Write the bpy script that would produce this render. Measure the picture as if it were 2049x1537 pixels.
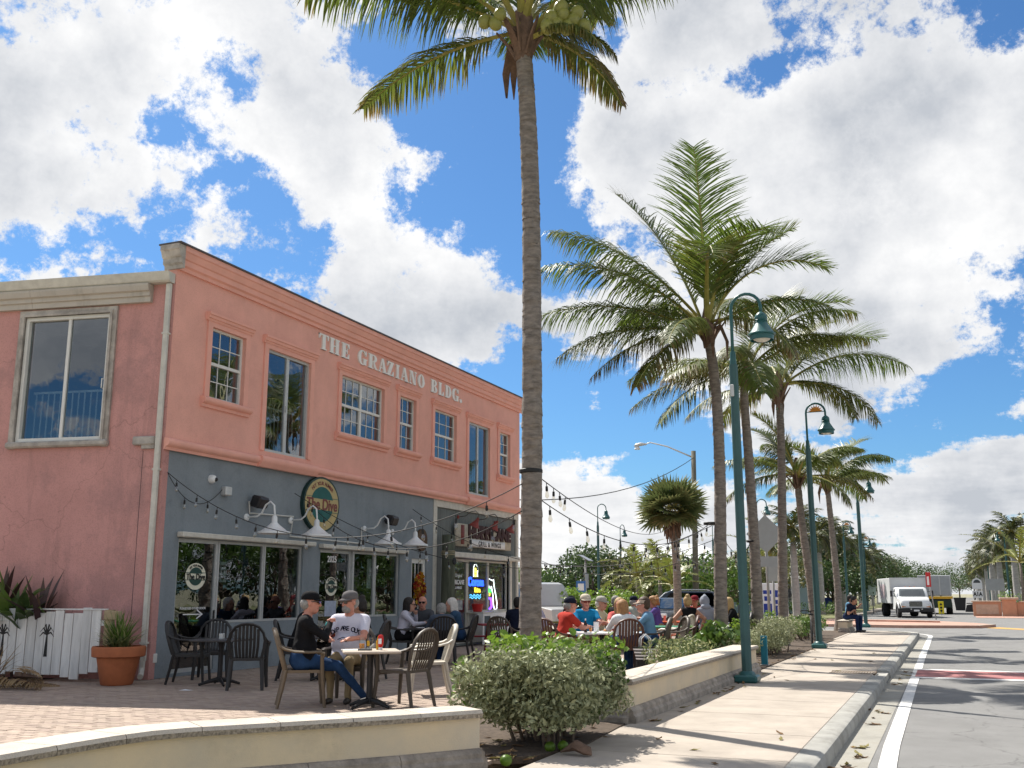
import bpy, math, random
import numpy as np
from mathutils import Vector, Matrix
R = math.radians
random.seed(7)
for o in list(bpy.data.objects): bpy.data.objects.remove(o, do_unlink=True)
SC = bpy.context.scene
COL = SC.collection

# ------------------------------------------------------------------ camera
F_PX, Y_HOR, X_VP, CAM_H = 2037.0, 1187.0, 1900.0, 1.5
PITCH = math.atan((Y_HOR - 768) / F_PX)
_a = (X_VP - 1024) / F_PX; _v = (768 - Y_HOR) / F_PX
YAW = math.atan2(_a, math.cos(PITCH) - _v * math.sin(PITCH))
cam = bpy.data.cameras.new('camera'); cam_o = bpy.data.objects.new('camera', cam); COL.objects.link(cam_o)
cam.sensor_fit = 'HORIZONTAL'; cam.sensor_width = 36.0; cam.lens = F_PX / 2049 * 36
cam_o.location = (0, 0, CAM_H); cam_o.rotation_euler = (R(90) + PITCH, 0, YAW)
cam.clip_start = 0.1; cam.clip_end = 4000
SC.camera = cam_o

# ------------------------------------------------------------------ light
SUN_EL, SUN_DIR = R(53), R(148)            # the sun stands behind the building, up the street on the left
sun = bpy.data.lights.new('sun', 'SUN'); sun.energy = 3.7; sun.angle = R(0.53); sun.color = (1.0, 0.95, 0.87)
sun_o = bpy.data.objects.new('sun', sun); COL.objects.link(sun_o)
_sd = Vector((math.cos(SUN_DIR) * math.cos(SUN_EL), math.sin(SUN_DIR) * math.cos(SUN_EL), math.sin(SUN_EL)))
sun_o.rotation_euler = _sd.to_track_quat('Z', 'Y').to_euler(); sun_o.location = (-30, 20, 40)

SC.view_settings.view_transform = 'Standard'; SC.view_settings.look = 'None'
SC.view_settings.gamma = 1.0; SC.view_settings.use_curve_mapping = False
SC.view_settings.exposure = 1.1

def pix_dir(px, py):
    u = (px - 1024) / F_PX; v = (768 - py) / F_PX
    y = math.cos(PITCH) - v * math.sin(PITCH); z = math.sin(PITCH) + v * math.cos(PITCH)
    d = Vector((u * math.cos(YAW) - y * math.sin(YAW), u * math.sin(YAW) + y * math.cos(YAW), z))
    return d.normalized()
def at_y(px, py, Y):
    d = pix_dir(px, py); t = Y / d.y; return Vector((d.x * t, Y, CAM_H + d.z * t))
def at_x(px, py, X):
    d = pix_dir(px, py); t = X / d.x; return Vector((X, d.y * t, CAM_H + d.z * t))
def at_z(px, py, Z=0.0):
    d = pix_dir(px, py); t = (Z - CAM_H) / d.z; return Vector((d.x * t, d.y * t, Z))

world = bpy.data.worlds.new('World'); SC.world = world; world.use_nodes = True
def build_sky():
    nt = world.node_tree; N = nt.nodes; L = nt.links; N.clear()
    out = N.new('ShaderNodeOutputWorld'); bg = N.new('ShaderNodeBackground'); L.new(bg.outputs[0], out.inputs[0])
    bg.inputs[1].default_value = 0.1
    sky = N.new('ShaderNodeTexSky'); sky.sky_type = 'NISHITA'; sky.sun_disc = False
    sky.sun_elevation = SUN_EL; sky.sun_rotation = R(90) - SUN_DIR
    sky.air_density = 1.0; sky.dust_density = 0.6; sky.ozone_density = 2.5
    tc = N.new('ShaderNodeTexCoord'); D = tc.outputs['Generated']
    def M(op, a, b=None, c=None, clamp=False):
        n = N.new('ShaderNodeMath'); n.operation = op; n.use_clamp = clamp
        for i, x in enumerate((a, b, c)):
            if x is None: continue
            if isinstance(x, (int, float)): n.inputs[i].default_value = x
            else: L.new(x, n.inputs[i])
        return n.outputs[0]
    sep = N.new('ShaderNodeSeparateXYZ'); L.new(D, sep.inputs[0])
    zc = M('ADD', M('MAXIMUM', sep.outputs[2], 0.0), 0.10)
    comb = N.new('ShaderNodeCombineXYZ')
    L.new(M('DIVIDE', sep.outputs[0], zc), comb.inputs[0]); L.new(M('DIVIDE', sep.outputs[1], zc), comb.inputs[1])
    P = comb.outputs[0]
    def noise(vec, scale, detail, rough=0.55, dist=0.0, w=0.0):
        n = N.new('ShaderNodeTexNoise'); n.noise_dimensions = '4D'
        n.inputs['Scale'].default_value = scale; n.inputs['Detail'].default_value = detail
        n.inputs['Roughness'].default_value = rough; n.inputs['Distortion'].default_value = dist; n.inputs['W'].default_value = w
        L.new(vec, n.inputs['Vector']); return n.outputs['Fac']
    n1 = noise(P, 1.5, 6, 0.6, 0.0, 3.1)           # cloud bodies
    n2 = noise(D, 8.0, 11, 0.72, 0.0, 1.7)               # breaks the outline up
    field = M('ADD', M('MULTIPLY', n1, 0.75), M('MULTIPLY_ADD', n2, 1.15, -0.45))
    # where the deck is open or closed over this stretch of coast (directions in the sky)
    acc = None
    holes = [(880, 330, .05, -.12), (950, 400, .06, -.14), (1010, 480, .05, -.13), (800, 100, .05, -.13), (860, 190, .05, -.12), (940, 250, .05, -.10), (1130, 430, .065, -.17), (1120, 540, .04, -.12), (1090, 690, .04, -.10), (1110, 250, .05, -.13), (1020, 330, .05, -.13),
             (1300, 185, .035, -.10), (1400, 165, .035, -.10), (1500, 160, .03, -.08), (1600, 130, .035, -.10), (1690, 110, .035, -.10), (1780, 90, .03, -.07), (1950, 40, .045, -.09), (2030, 70, .03, -.06),
             (440, 340, .03, -.10), (510, 390, .035, -.12), (340, 260, .03, -.12), (640, 465, .03, -.14), (560, 420, .025, -.07), (190, 455, .04, -.11), (90, 480, .035, -.10), (10, 510, .03, -.11), (470, 130, .03, -.10), (720, 90, .03, -.08),
             (1130, 800, .06, -.17), (1230, 870, .07, -.15), (1330, 890, .07, -.16), (1420, 850, .05, -.12), (1110, 880, .04, -.1), (1240, 690, .03, -.09), (1760, 850, .06, -.17), (1870, 840, .06, -.17), (1990, 790, .05, -.15), (1830, 900, .04, -.12), (1650, 870, .06, -.12),
             (300, 150, .14, .11), (620, 260, .07, .10), (150, 620, .2, .11), (820, 640, .09, .12), (700, 420, .05, .08), (900, 520, .04, .05), (1560, 420, .16, .13), (1900, 480, .18, .14), (1420, 50, .10, .12), (1800, 230, .08, .10),
             (1250, 330, .06, .11), (1200, 600, .05, .09), (1130, 660, .04, .11), (960, 280, .025, .08), (1960, 940, .06, .13), (1780, 980, .08, .10), (1210, 815, .03, .11), (1130, 910, .025, .09), (1180, 980, .06, .13),
             (1300, 1000, .08, .08), (1560, 1020, .10, .07), (1800, 740, .07, .10)]
    for (px, py, rad, amt) in holes:
        d = pix_dir(px, py)
        dp = N.new('ShaderNodeVectorMath'); dp.operation = 'DISTANCE'; L.new(D, dp.inputs[0]); dp.inputs[1].default_value = d
        mr = N.new('ShaderNodeMapRange'); mr.interpolation_type = 'SMOOTHSTEP'; L.new(dp.outputs['Value'], mr.inputs[0])
        mr.inputs[1].default_value = 0; mr.inputs[2].default_value = rad * 1.5; mr.inputs[3].default_value = amt * .95; mr.inputs[4].default_value = 0
        acc = mr.outputs[0] if acc is None else M('ADD', acc, mr.outputs[0])
    field = M('ADD', field, acc)
    mr = N.new('ShaderNodeMapRange'); mr.interpolation_type = 'SMOOTHSTEP'; L.new(field, mr.inputs[0])
    mr.inputs[1].default_value = 0.420; mr.inputs[2].default_value = 0.515
    cover = mr.outputs[0]
    # grey bases and bright billows
    n3 = noise(D, 4.2, 7, 0.52, 0.0, 8.3)
    off = N.new('ShaderNodeVectorMath'); off.operation = 'ADD'; L.new(D, off.inputs[0]); off.inputs[1].default_value = _sd * 0.022
    n2b = noise(off.outputs[0], 8.0, 6, 0.66, 0.0, 1.7)      # the same billows a little nearer the sun: their difference lights the cloud relief
    sh = M('ADD', M('MULTIPLY_ADD', n3, 0.75, 0.125), M('MULTIPLY', M('SUBTRACT', n2, n2b), 0.55))
    thick = N.new('ShaderNodeMapRange'); L.new(field, thick.inputs[0]); thick.inputs[1].default_value = 0.45; thick.inputs[2].default_value = 0.75
    thick.inputs[3].default_value = 0.08; thick.inputs[4].default_value = -0.07
    sh = M('ADD', sh, thick.outputs[0])
    cr = N.new('ShaderNodeValToRGB'); L.new(sh, cr.inputs[0])
    e = cr.color_ramp.elements
    e[0].position = 0.37; e[0].color = (2.6, 2.75, 3.0, 1); e[1].position = 0.63; e[1].color = (4.8, 4.8, 4.8, 1)
    m = cr.color_ramp.elements.new(0.50); m.color = (3.75, 3.82, 3.95, 1)
    mix = N.new('ShaderNodeMix'); mix.data_type = 'RGBA'
    L.new(cover, mix.inputs['Factor']); 
    tint = N.new('ShaderNodeMix'); tint.data_type = 'RGBA'; tint.blend_type = 'MULTIPLY'; tint.inputs['Factor'].default_value = 1.0
    L.new(sky.outputs[0], tint.inputs['A']); tint.inputs['B'].default_value = (0.26, 0.43, 0.58, 1)
    L.new(tint.outputs['Result'], mix.inputs['A']); L.new(cr.outputs[0], mix.inputs['B'])
    L.new(mix.outputs['Result'], bg.inputs[0])
build_sky()
world.cycles.sampling_method = 'MANUAL'; world.cycles.sample_map_resolution = 512

# ------------------------------------------------------------------ helpers
MATS = {}
def mat(name, col, rough=0.8, var=0.0, scale=6.0, bump=0.0, bscale=60.0, metal=0.0, spec=0.4, trans=0.0, col2=None, stretch=None, objvar=0.0, detail=6, emit=None, alpha=None):
    """procedural material: base colour broken up by noise, bump, optional translucency for leaves"""
    if name in MATS: return MATS[name]
    m = bpy.data.materials.new(name); m.use_nodes = True; nt = m.node_tree; N = nt.nodes; L = nt.links
    b = N['Principled BSDF']; b.inputs['Roughness'].default_value = rough; b.inputs['Metallic'].default_value = metal
    b.inputs['Specular IOR Level'].default_value = spec
    tc = N.new('ShaderNodeTexCoord'); vec = tc.outputs['Object']
    if stretch:
        mp = N.new('ShaderNodeMapping'); mp.inputs['Scale'].default_value = stretch; L.new(vec, mp.inputs[0]); vec = mp.outputs[0]
    c1 = (*col, 1); c2 = (*(col2 if col2 else [max(0, c * (1 - var)) for c in col]), 1)
    colout = None
    if var or col2:
        n = N.new('ShaderNodeTexNoise'); n.inputs['Scale'].default_value = scale; n.inputs['Detail'].default_value = detail; n.inputs['Roughness'].default_value = 0.65
        L.new(vec, n.inputs['Vector'])
        r = N.new('ShaderNodeValToRGB'); r.color_ramp.elements[0].position = 0.35; r.color_ramp.elements[1].position = 0.65
        r.color_ramp.elements[0].color = c2; r.color_ramp.elements[1].color = c1
        L.new(n.outputs['Fac'], r.inputs[0]); colout = r.outputs[0]
    if objvar:
        oi = N.new('ShaderNodeObjectInfo'); hs = N.new('ShaderNodeHueSaturation')
        mr = N.new('ShaderNodeMapRange'); mr.inputs[3].default_value = 1 - objvar; mr.inputs[4].default_value = 1 + objvar
        L.new(oi.outputs['Random'], mr.inputs[0]); L.new(mr.outputs[0], hs.inputs['Value'])
        if colout: L.new(colout, hs.inputs['Color'])
        else: hs.inputs['Color'].default_value = c1
        colout = hs.outputs[0]
    if colout: L.new(colout, b.inputs['Base Color'])
    else: b.inputs['Base Color'].default_value = c1
    if bump:
        n = N.new('ShaderNodeTexNoise'); n.inputs['Scale'].default_value = bscale; n.inputs['Detail'].default_value = 5; L.new(vec, n.inputs['Vector'])
        bp = N.new('ShaderNodeBump'); bp.inputs['Strength'].default_value = bump; bp.inputs['Distance'].default_value = 0.02
        L.new(n.outputs['Fac'], bp.inputs['Height']); L.new(bp.outputs[0], b.inputs['Normal'])
    if trans:
        t = N.new('ShaderNodeBsdfTranslucent'); mx = N.new('ShaderNodeMixShader'); mx.inputs[0].default_value = trans
        if colout: L.new(colout, t.inputs[0])
        else: t.inputs[0].default_value = c1
        L.new(b.outputs[0], mx.inputs[1]); L.new(t.outputs[0], mx.inputs[2]); L.new(mx.outputs[0], N['Material Output'].inputs[0])
    if emit:
        b.inputs['Emission Color'].default_value = (*emit[0], 1); b.inputs['Emission Strength'].default_value = emit[1]
    MATS[name] = m; return m

def tag(o, label=None, cat=None, group=None, kind=None):
    if label: o['label'] = label
    if cat: o['category'] = cat
    if group: o['group'] = group
    if kind: o['kind'] = kind
    return o
def empty(name, loc=(0, 0, 0), rz=0.0, label=None, cat=None, group=None):
    o = bpy.data.objects.new(name, None); COL.objects.link(o); o.location = loc; o.rotation_euler = (0, 0, rz)
    o.empty_display_size = 0.1
    return tag(o, label, cat, group)
def link(name, me, parent=None, loc=(0, 0, 0), rot=(0, 0, 0), scale=None):
    o = bpy.data.objects.new(name, me); COL.objects.link(o); o.parent = parent; o.location = loc; o.rotation_euler = rot
    if scale: o.scale = scale
    return o
def copy_tree(o, parent=None):
    c = o.copy(); COL.objects.link(c); c.parent = parent
    for ch in o.children: copy_tree(ch, c)
    return c

class MB:
    """mesh builder: collects shapes, build() links them as one mesh object"""
    def __init__(s): s.v = []; s.f = []; s.m = []; s.M = None
    def add(s, vs, fs, mi=0):
        b = len(s.v)
        if s.M is not None: vs = [tuple(s.M @ Vector(p)) for p in vs]
        s.v += [tuple(p) for p in vs]; s.f += [tuple(i + b for i in f) for f in fs]; s.m += [mi] * len(fs); return s
    def box(s, x0, x1, y0, y1, z0, z1, mi=0):
        vs = [(x, y, z) for z in (z0, z1) for y in (y0, y1) for x in (x0, x1)]
        return s.add(vs, [(0, 2, 3, 1), (4, 5, 7, 6), (0, 1, 5, 4), (2, 6, 7, 3), (0, 4, 6, 2), (1, 3, 7, 5)], mi)
    def bev(s, x0, x1, y0, y1, z0, z1, b=0.01, mi=0):
        """box with chamfered edges"""
        X = (x0, x0 + b, x1 - b, x1); Y = (y0, y0 + b, y1 - b, y1); Z = (z0, z0 + b, z1 - b, z1)
        vs = []; idx = {}
        for i in (0, 1):
            for j in (0, 1):
                for k in (0, 1):
                    xi, yi, zi = (1, 2)[i], (1, 2)[j], (1, 2)[k]; xo, yo, zo = (0, 3)[i], (0, 3)[j], (0, 3)[k]
                    idx[i, j, k] = len(vs); vs += [(X[xo], Y[yi], Z[zi]), (X[xi], Y[yo], Z[zi]), (X[xi], Y[yi], Z[zo])]
        q = lambda i, j, k, a: idx[i, j, k] + a
        fs = []
        fs += [(q(0,0,0,0), q(0,0,1,0), q(0,1,1,0), q(0,1,0,0)), (q(1,0,0,0), q(1,1,0,0), q(1,1,1,0), q(1,0,1,0))]
        fs += [(q(0,0,0,1), q(1,0,0,1), q(1,0,1,1), q(0,0,1,1)), (q(0,1,0,1), q(0,1,1,1), q(1,1,1,1), q(1,1,0,1))]
        fs += [(q(0,0,0,2), q(0,1,0,2), q(1,1,0,2), q(1,0,0,2)), (q(0,0,1,2), q(1,0,1,2), q(1,1,1,2), q(0,1,1,2))]
        for i in (0, 1):
            for j in (0, 1):
                fs.append((q(i,j,0,0), q(i,j,0,1), q(i,j,1,1), q(i,j,1,0)))
                fs.append((q(i,0,j,0), q(i,0,j,2), q(i,1,j,2), q(i,1,j,0)))
                fs.append((q(0,i,j,1), q(0,i,j,2), q(1,i,j,2), q(1,i,j,1)))
                for k in (0, 1): fs.append((q(i,j,k,0), q(i,j,k,1), q(i,j,k,2)))
        return s.add(vs, fs, mi)
    def quad(s, a, b, c, d, mi=0): return s.add([a, b, c, d], [(0, 1, 2, 3)], mi)
    def tube(s, pts, r, n=8, mi=0, cap=True, up=None):
        pts = [Vector(p) for p in pts]; k = len(pts)
        rs = r if isinstance(r, (list, tuple)) else [r] * k
        vs = []; prev = None
        for i, p in enumerate(pts):
            t = (pts[min(i + 1, k - 1)] - pts[max(i - 1, 0)]).normalized()
            if prev is None:
                a = Vector(up) if up else (Vector((0, 0, 1)) if abs(t.z) < 0.9 else Vector((1, 0, 0)))
                u = (a - t * a.dot(t)).normalized()
            else: u = (prev - t * prev.dot(t)).normalized()
            prev = u; w = t.cross(u)
            for j in range(n):
                an = 2 * math.pi * j / n; rr = rs[i] if not isinstance(rs[i], tuple) else None
                ra, rb = (rr, rr) if rr is not None else rs[i]
                vs.append(p + u * (ra * math.cos(an)) + w * (rb * math.sin(an)))
        fs = [(i * n + j, i * n + (j + 1) % n, (i + 1) * n + (j + 1) % n, (i + 1) * n + j) for i in range(k - 1) for j in range(n)]
        if cap: fs += [tuple(reversed(range(n))), tuple(range((k - 1) * n, k * n))]
        return s.add(vs, fs, mi)
    def lathe(s, prof, c=(0, 0, 0), n=16, mi=0, axis='z', cap=True):
        """prof = [(r, h)...] turned about an axis through c"""
        vs = []
        for (r, h) in prof:
            for j in range(n):
                a = 2 * math.pi * j / n; x, y = r * math.cos(a), r * math.sin(a)
                vs.append((c[0] + x, c[1] + y, c[2] + h) if axis == 'z' else ((c[0] + h, c[1] + x, c[2] + y) if axis == 'x' else (c[0] + y, c[1] + h, c[2] + x)))
        k = len(prof)
        fs = [(i * n + j, i * n + (j + 1) % n, (i + 1) * n + (j + 1) % n, (i + 1) * n + j) for i in range(k - 1) for j in range(n)]
        if cap: fs += [tuple(reversed(range(n))), tuple(range((k - 1) * n, k * n))]
        return s.add(vs, fs, mi)
    def ball(s, c, r, n=10, k=6, mi=0):
        rx, ry, rz = r if isinstance(r, (tuple, list)) else (r, r, r)
        vs = []
        for i in range(k + 1):
            t = math.pi * i / k
            for j in range(n):
                a = 2 * math.pi * j / n; sr = max(math.sin(t), 1e-3)
                vs.append((c[0] + rx * sr * math.cos(a), c[1] + ry * sr * math.sin(a), c[2] - rz * math.cos(t)))
        fs = [(i * n + j, i * n + (j + 1) % n, (i + 1) * n + (j + 1) % n, (i + 1) * n + j) for i in range(k) for j in range(n)]
        return s.add(vs, fs, mi)
    def prism(s, poly, a, b, axis='x', mi=0):
        """poly in the two other axes, extruded from a to b"""
        n = len(poly)
        def P(p, h): return (h, p[0], p[1]) if axis == 'x' else ((p[0], h, p[1]) if axis == 'y' else (p[0], p[1], h))
        vs = [P(p, a) for p in poly] + [P(p, b) for p in poly]
        fs = [(i, (i + 1) % n, n + (i + 1) % n, n + i) for i in range(n)] + [tuple(reversed(range(n))), tuple(range(n, 2 * n))]
        return s.add(vs, fs, mi)
    def sweep(s, prof, path, closed=False, mi=0):
        """prof = [(offset outward, height)], path = [(point, outward normal)]: mouldings along a line"""
        k = len(prof); vs = []
        for (p, nrm) in path:
            p = Vector(p); nrm = Vector(nrm)
            for (o, h) in prof: vs.append((p.x + nrm.x * o, p.y + nrm.y * o, p.z + h))
        m = len(path)
        fs = [(i * k + j, i * k + (j + 1) % k, (i + 1) * k + (j + 1) % k, (i + 1) * k + j) for i in range(m - 1) for j in range(k)]
        fs += [tuple(range(k)), tuple(reversed(range((m - 1) * k, m * k)))]
        return s.add(vs, fs, mi)
    def mesh(s, name, mats, smooth=False, fix=True):
        me = bpy.data.meshes.new(name); me.from_pydata(s.v, [], s.f)
        for m in (mats if isinstance(mats, (list, tuple)) else [mats]): me.materials.append(m)
        if any(s.m): me.polygons.foreach_set('material_index', s.m)
        if fix:
            import bmesh
            bm = bmesh.new(); bm.from_mesh(me); bmesh.ops.recalc_face_normals(bm, faces=bm.faces); bm.to_mesh(me); bm.free()
        if smooth:
            me.polygons.foreach_set('use_smooth', [True] * len(me.polygons))
            if smooth is not True: me.set_sharp_from_angle(angle=R(smooth))
        me.update(); return me
    def build(s, name, mats, parent=None, smooth=False, loc=(0, 0, 0), rot=(0, 0, 0), fix=True):
        return link(name, s.mesh(name, mats, smooth, fix), parent, loc, rot)
def text_mesh(txt, size, mat_, name='lettering', depth=0.004, bold=0.0, align='CENTER', spacing=1.0):
    c = bpy.data.curves.new(name, 'FONT'); c.body = txt; c.size = size; c.extrude = depth; c.offset = bold; c.align_x = align; c.align_y = 'CENTER'; c.space_character = spacing
    o = bpy.data.objects.new(name, c); COL.objects.link(o)
    dg = bpy.context.evaluated_depsgraph_get(); me = bpy.data.meshes.new_from_object(o.evaluated_get(dg))
    bpy.data.objects.remove(o, do_unlink=True); bpy.data.curves.remove(c)
    me.materials.clear(); me.materials.append(mat_); me.name = name; return me
FRONT = (R(90), 0, R(90))     # rotation that stands a text up on a wall facing +x
# ------------------------------------------------------------------ materials
m_stucco = None
def stucco_mat(name, col, dirty, drip=0.35, grime=(0.16, 0.11, 0.10)):
    m = mat(name, col, 0.92, 0.12, 1.3, 0.28, 90, spec=0.15)
    nt = m.node_tree; N = nt.nodes; L = nt.links; b = N['Principled BSDF']
    src = b.inputs['Base Color'].links[0].from_socket
    tc = N.new('ShaderNodeTexCoord'); mp = N.new('ShaderNodeMapping'); mp.inputs['Scale'].default_value = (1.6, 1.6, 0.22); L.new(tc.outputs['Object'], mp.inputs[0])
    n = N.new('ShaderNodeTexNoise'); n.inputs['Scale'].default_value = 1.5; n.inputs['Detail'].default_value = 8; n.inputs['Roughness'].default_value = 0.7; L.new(mp.outputs[0], n.inputs[0])
    r = N.new('ShaderNodeValToRGB'); r.color_ramp.elements[0].position = 0.52; r.color_ramp.elements[1].position = 0.78; L.new(n.outputs['Fac'], r.inputs[0])
    ml = N.new('ShaderNodeMath'); ml.operation = 'MULTIPLY'; ml.inputs[1].default_value = dirty; L.new(r.outputs[0], ml.inputs[0])
    mx = N.new('ShaderNodeMix'); mx.data_type = 'RGBA'; L.new(ml.outputs[0], mx.inputs['Factor']); L.new(src, mx.inputs['A']); mx.inputs['B'].default_value = (*grime, 1)
    L.new(mx.outputs['Result'], b.inputs['Base Color']); return m
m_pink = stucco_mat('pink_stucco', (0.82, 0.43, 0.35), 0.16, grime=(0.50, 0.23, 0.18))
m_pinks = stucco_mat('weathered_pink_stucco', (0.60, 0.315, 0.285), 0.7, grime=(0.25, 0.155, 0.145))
m_pinkt = mat('pink_trim', (0.83, 0.425, 0.34), 0.85, 0.10, 2.0, 0.15, 80, spec=0.2)
m_grey = stucco_mat('blue_grey_stucco', (0.245, 0.28, 0.305), 0.25, grime=(0.09, 0.11, 0.13))
m_shop = mat('weathered_grey_boards', (0.17, 0.19, 0.185), 0.85, 0.3, 3, 0.2, 30, stretch=(1, 6, 0.5))
m_stone = mat('weathered_limestone', (0.50, 0.46, 0.41), 0.95, 0.45, 4, 0.3, 40)
m_white = mat('white_painted_metal', (0.72, 0.72, 0.68), 0.45, 0.08, 4)
m_trimw = mat('cream_painted_trim', (0.62, 0.60, 0.53), 0.6, 0.2, 5)
m_alu = mat('pale_aluminium', (0.55, 0.56, 0.55), 0.4, 0.1, 5, metal=0.3)
m_wletter = mat('white_letter_paint', (0.80, 0.79, 0.75), 0.5, 0.08, 8)
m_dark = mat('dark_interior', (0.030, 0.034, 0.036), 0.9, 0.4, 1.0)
m_roof = mat('flat_roof', (0.35, 0.35, 0.34), 0.9, 0.3, 2)
m_black = mat('black_plastic', (0.016, 0.016, 0.018), 0.45, 0.2, 10)
m_rubber = mat('black_cable', (0.014, 0.014, 0.014), 0.6, 0.2, 30)
def glass_mat(name, tint, refl, rough=0.0):
    m = bpy.data.materials.new(name); m.use_nodes = True; nt = m.node_tree; N = nt.nodes; L = nt.links; N.remove(N['Principled BSDF'])
    t = N.new('ShaderNodeBsdfTransparent'); t.inputs[0].default_value = (*tint, 1)
    g = N.new('ShaderNodeBsdfGlossy'); g.inputs['Roughness'].default_value = rough; g.inputs[0].default_value = (0.9, 0.95, 1, 1)
    fr = N.new('ShaderNodeFresnel'); fr.inputs[0].default_value = 1.5
    tc = N.new('ShaderNodeTexCoord'); n = N.new('ShaderNodeTexNoise'); n.inputs['Scale'].default_value = 1.7; L.new(tc.outputs['Object'], n.inputs[0])
    bp = N.new('ShaderNodeBump'); bp.inputs['Strength'].default_value = 0.05; bp.inputs['Distance'].default_value = 0.05; L.new(n.outputs['Fac'], bp.inputs['Height']); L.new(bp.outputs[0], g.inputs['Normal'])
    a = N.new('ShaderNodeMath'); a.operation = 'ADD'; a.inputs[1].default_value = refl; L.new(fr.outputs[0], a.inputs[0]); a.use_clamp = True
    gm = N.new('ShaderNodeNewGeometry'); iv = N.new('ShaderNodeMath'); iv.operation = 'SUBTRACT'; iv.inputs[0].default_value = 1.0; L.new(gm.outputs['Backfacing'], iv.inputs[1]); ml = N.new('ShaderNodeMath'); ml.operation = 'MULTIPLY'; L.new(a.outputs[0], ml.inputs[0]); L.new(iv.outputs[0], ml.inputs[1]); a = ml
    mx = N.new('ShaderNodeMixShader'); L.new(a.outputs[0], mx.inputs[0]); L.new(t.outputs[0], mx.inputs[1]); L.new(g.outputs[0], mx.inputs[2]); L.new(mx.outputs[0], N['Material Output'].inputs[0])
    MATS[name] = m; return m
m_glass = glass_mat('window_glass', (0.66, 0.70, 0.70), 0.14)
m_shopglass = glass_mat('shopfront_glass', (0.62, 0.66, 0.66), 0.10)
m_autoglass = glass_mat('vehicle_glass', (0.10, 0.13, 0.14), 0.12)
m_clear = glass_mat('clear_glass', (0.93, 0.95, 0.95), 0.03)

# ------------------------------------------------------------------ ground, road, pavement
m_sand = mat('sandy_ground', (0.33, 0.29, 0.22), 0.95, 0.35, 0.6, 0.2, 30, col2=(0.16, 0.17, 0.08))
m_asph = mat('sunbleached_asphalt', (0.24, 0.237, 0.23), 0.9, 0.16, 1.1, 0.35, 160, spec=0.2, detail=10)
m_conc = mat('pale_concrete', (0.455, 0.40, 0.34), 0.93, 0.22, 1.6, 0.2, 120, objvar=0.05, spec=0.2, detail=9)
m_kerb = mat('grey_kerb_concrete', (0.43, 0.42, 0.385), 0.93, 0.28, 2.2, 0.25, 90, objvar=0.06, spec=0.2)
m_gut = mat('gutter_concrete', (0.40, 0.385, 0.34), 0.93, 0.35, 1.2, 0.2, 80, spec=0.2)
m_paint = mat('white_road_paint', (0.76, 0.75, 0.72), 0.8, 0.25, 9, 0.1, 80)
m_yel = mat('yellow_road_paint', (0.62, 0.36, 0.09), 0.8, 0.3, 8)
m_redbr = mat('red_brick_crossing', (0.42, 0.17, 0.165), 0.9, 0.3, 10, 0.2, 40)
m_pinkc = mat('pink_island_paving', (0.50, 0.30, 0.23), 0.92, 0.25, 2, 0.15, 60)
m_paver = mat('buff_paver', (0.44, 0.345, 0.275), 0.92, 0.2, 3, 0.2, 80, objvar=0.14)
m_paver2 = mat('brown_paver', (0.39, 0.30, 0.245), 0.92, 0.2, 3, 0.2, 80, objvar=0.14)
m_cap = mat('cast_stone_cap', (0.57, 0.51, 0.43), 0.93, 0.18, 3, 0.3, 110, objvar=0.06)
m_capedge = mat('pitted_stone', (0.40, 0.345, 0.28), 0.95, 0.65, 38, 0.6, 60)
m_cream = mat('cream_stucco', (0.66, 0.545, 0.375), 0.93, 0.12, 1.0, 0.2, 90, col2=(0.52, 0.46, 0.36))
m_base = mat('grey_base_stone', (0.40, 0.355, 0.305), 0.95, 0.5, 5, 0.4, 50, objvar=0.06)
m_soil = mat('planter_soil', (0.115, 0.085, 0.062), 1.0, 0.5, 12, 0.6, 30)

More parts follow.
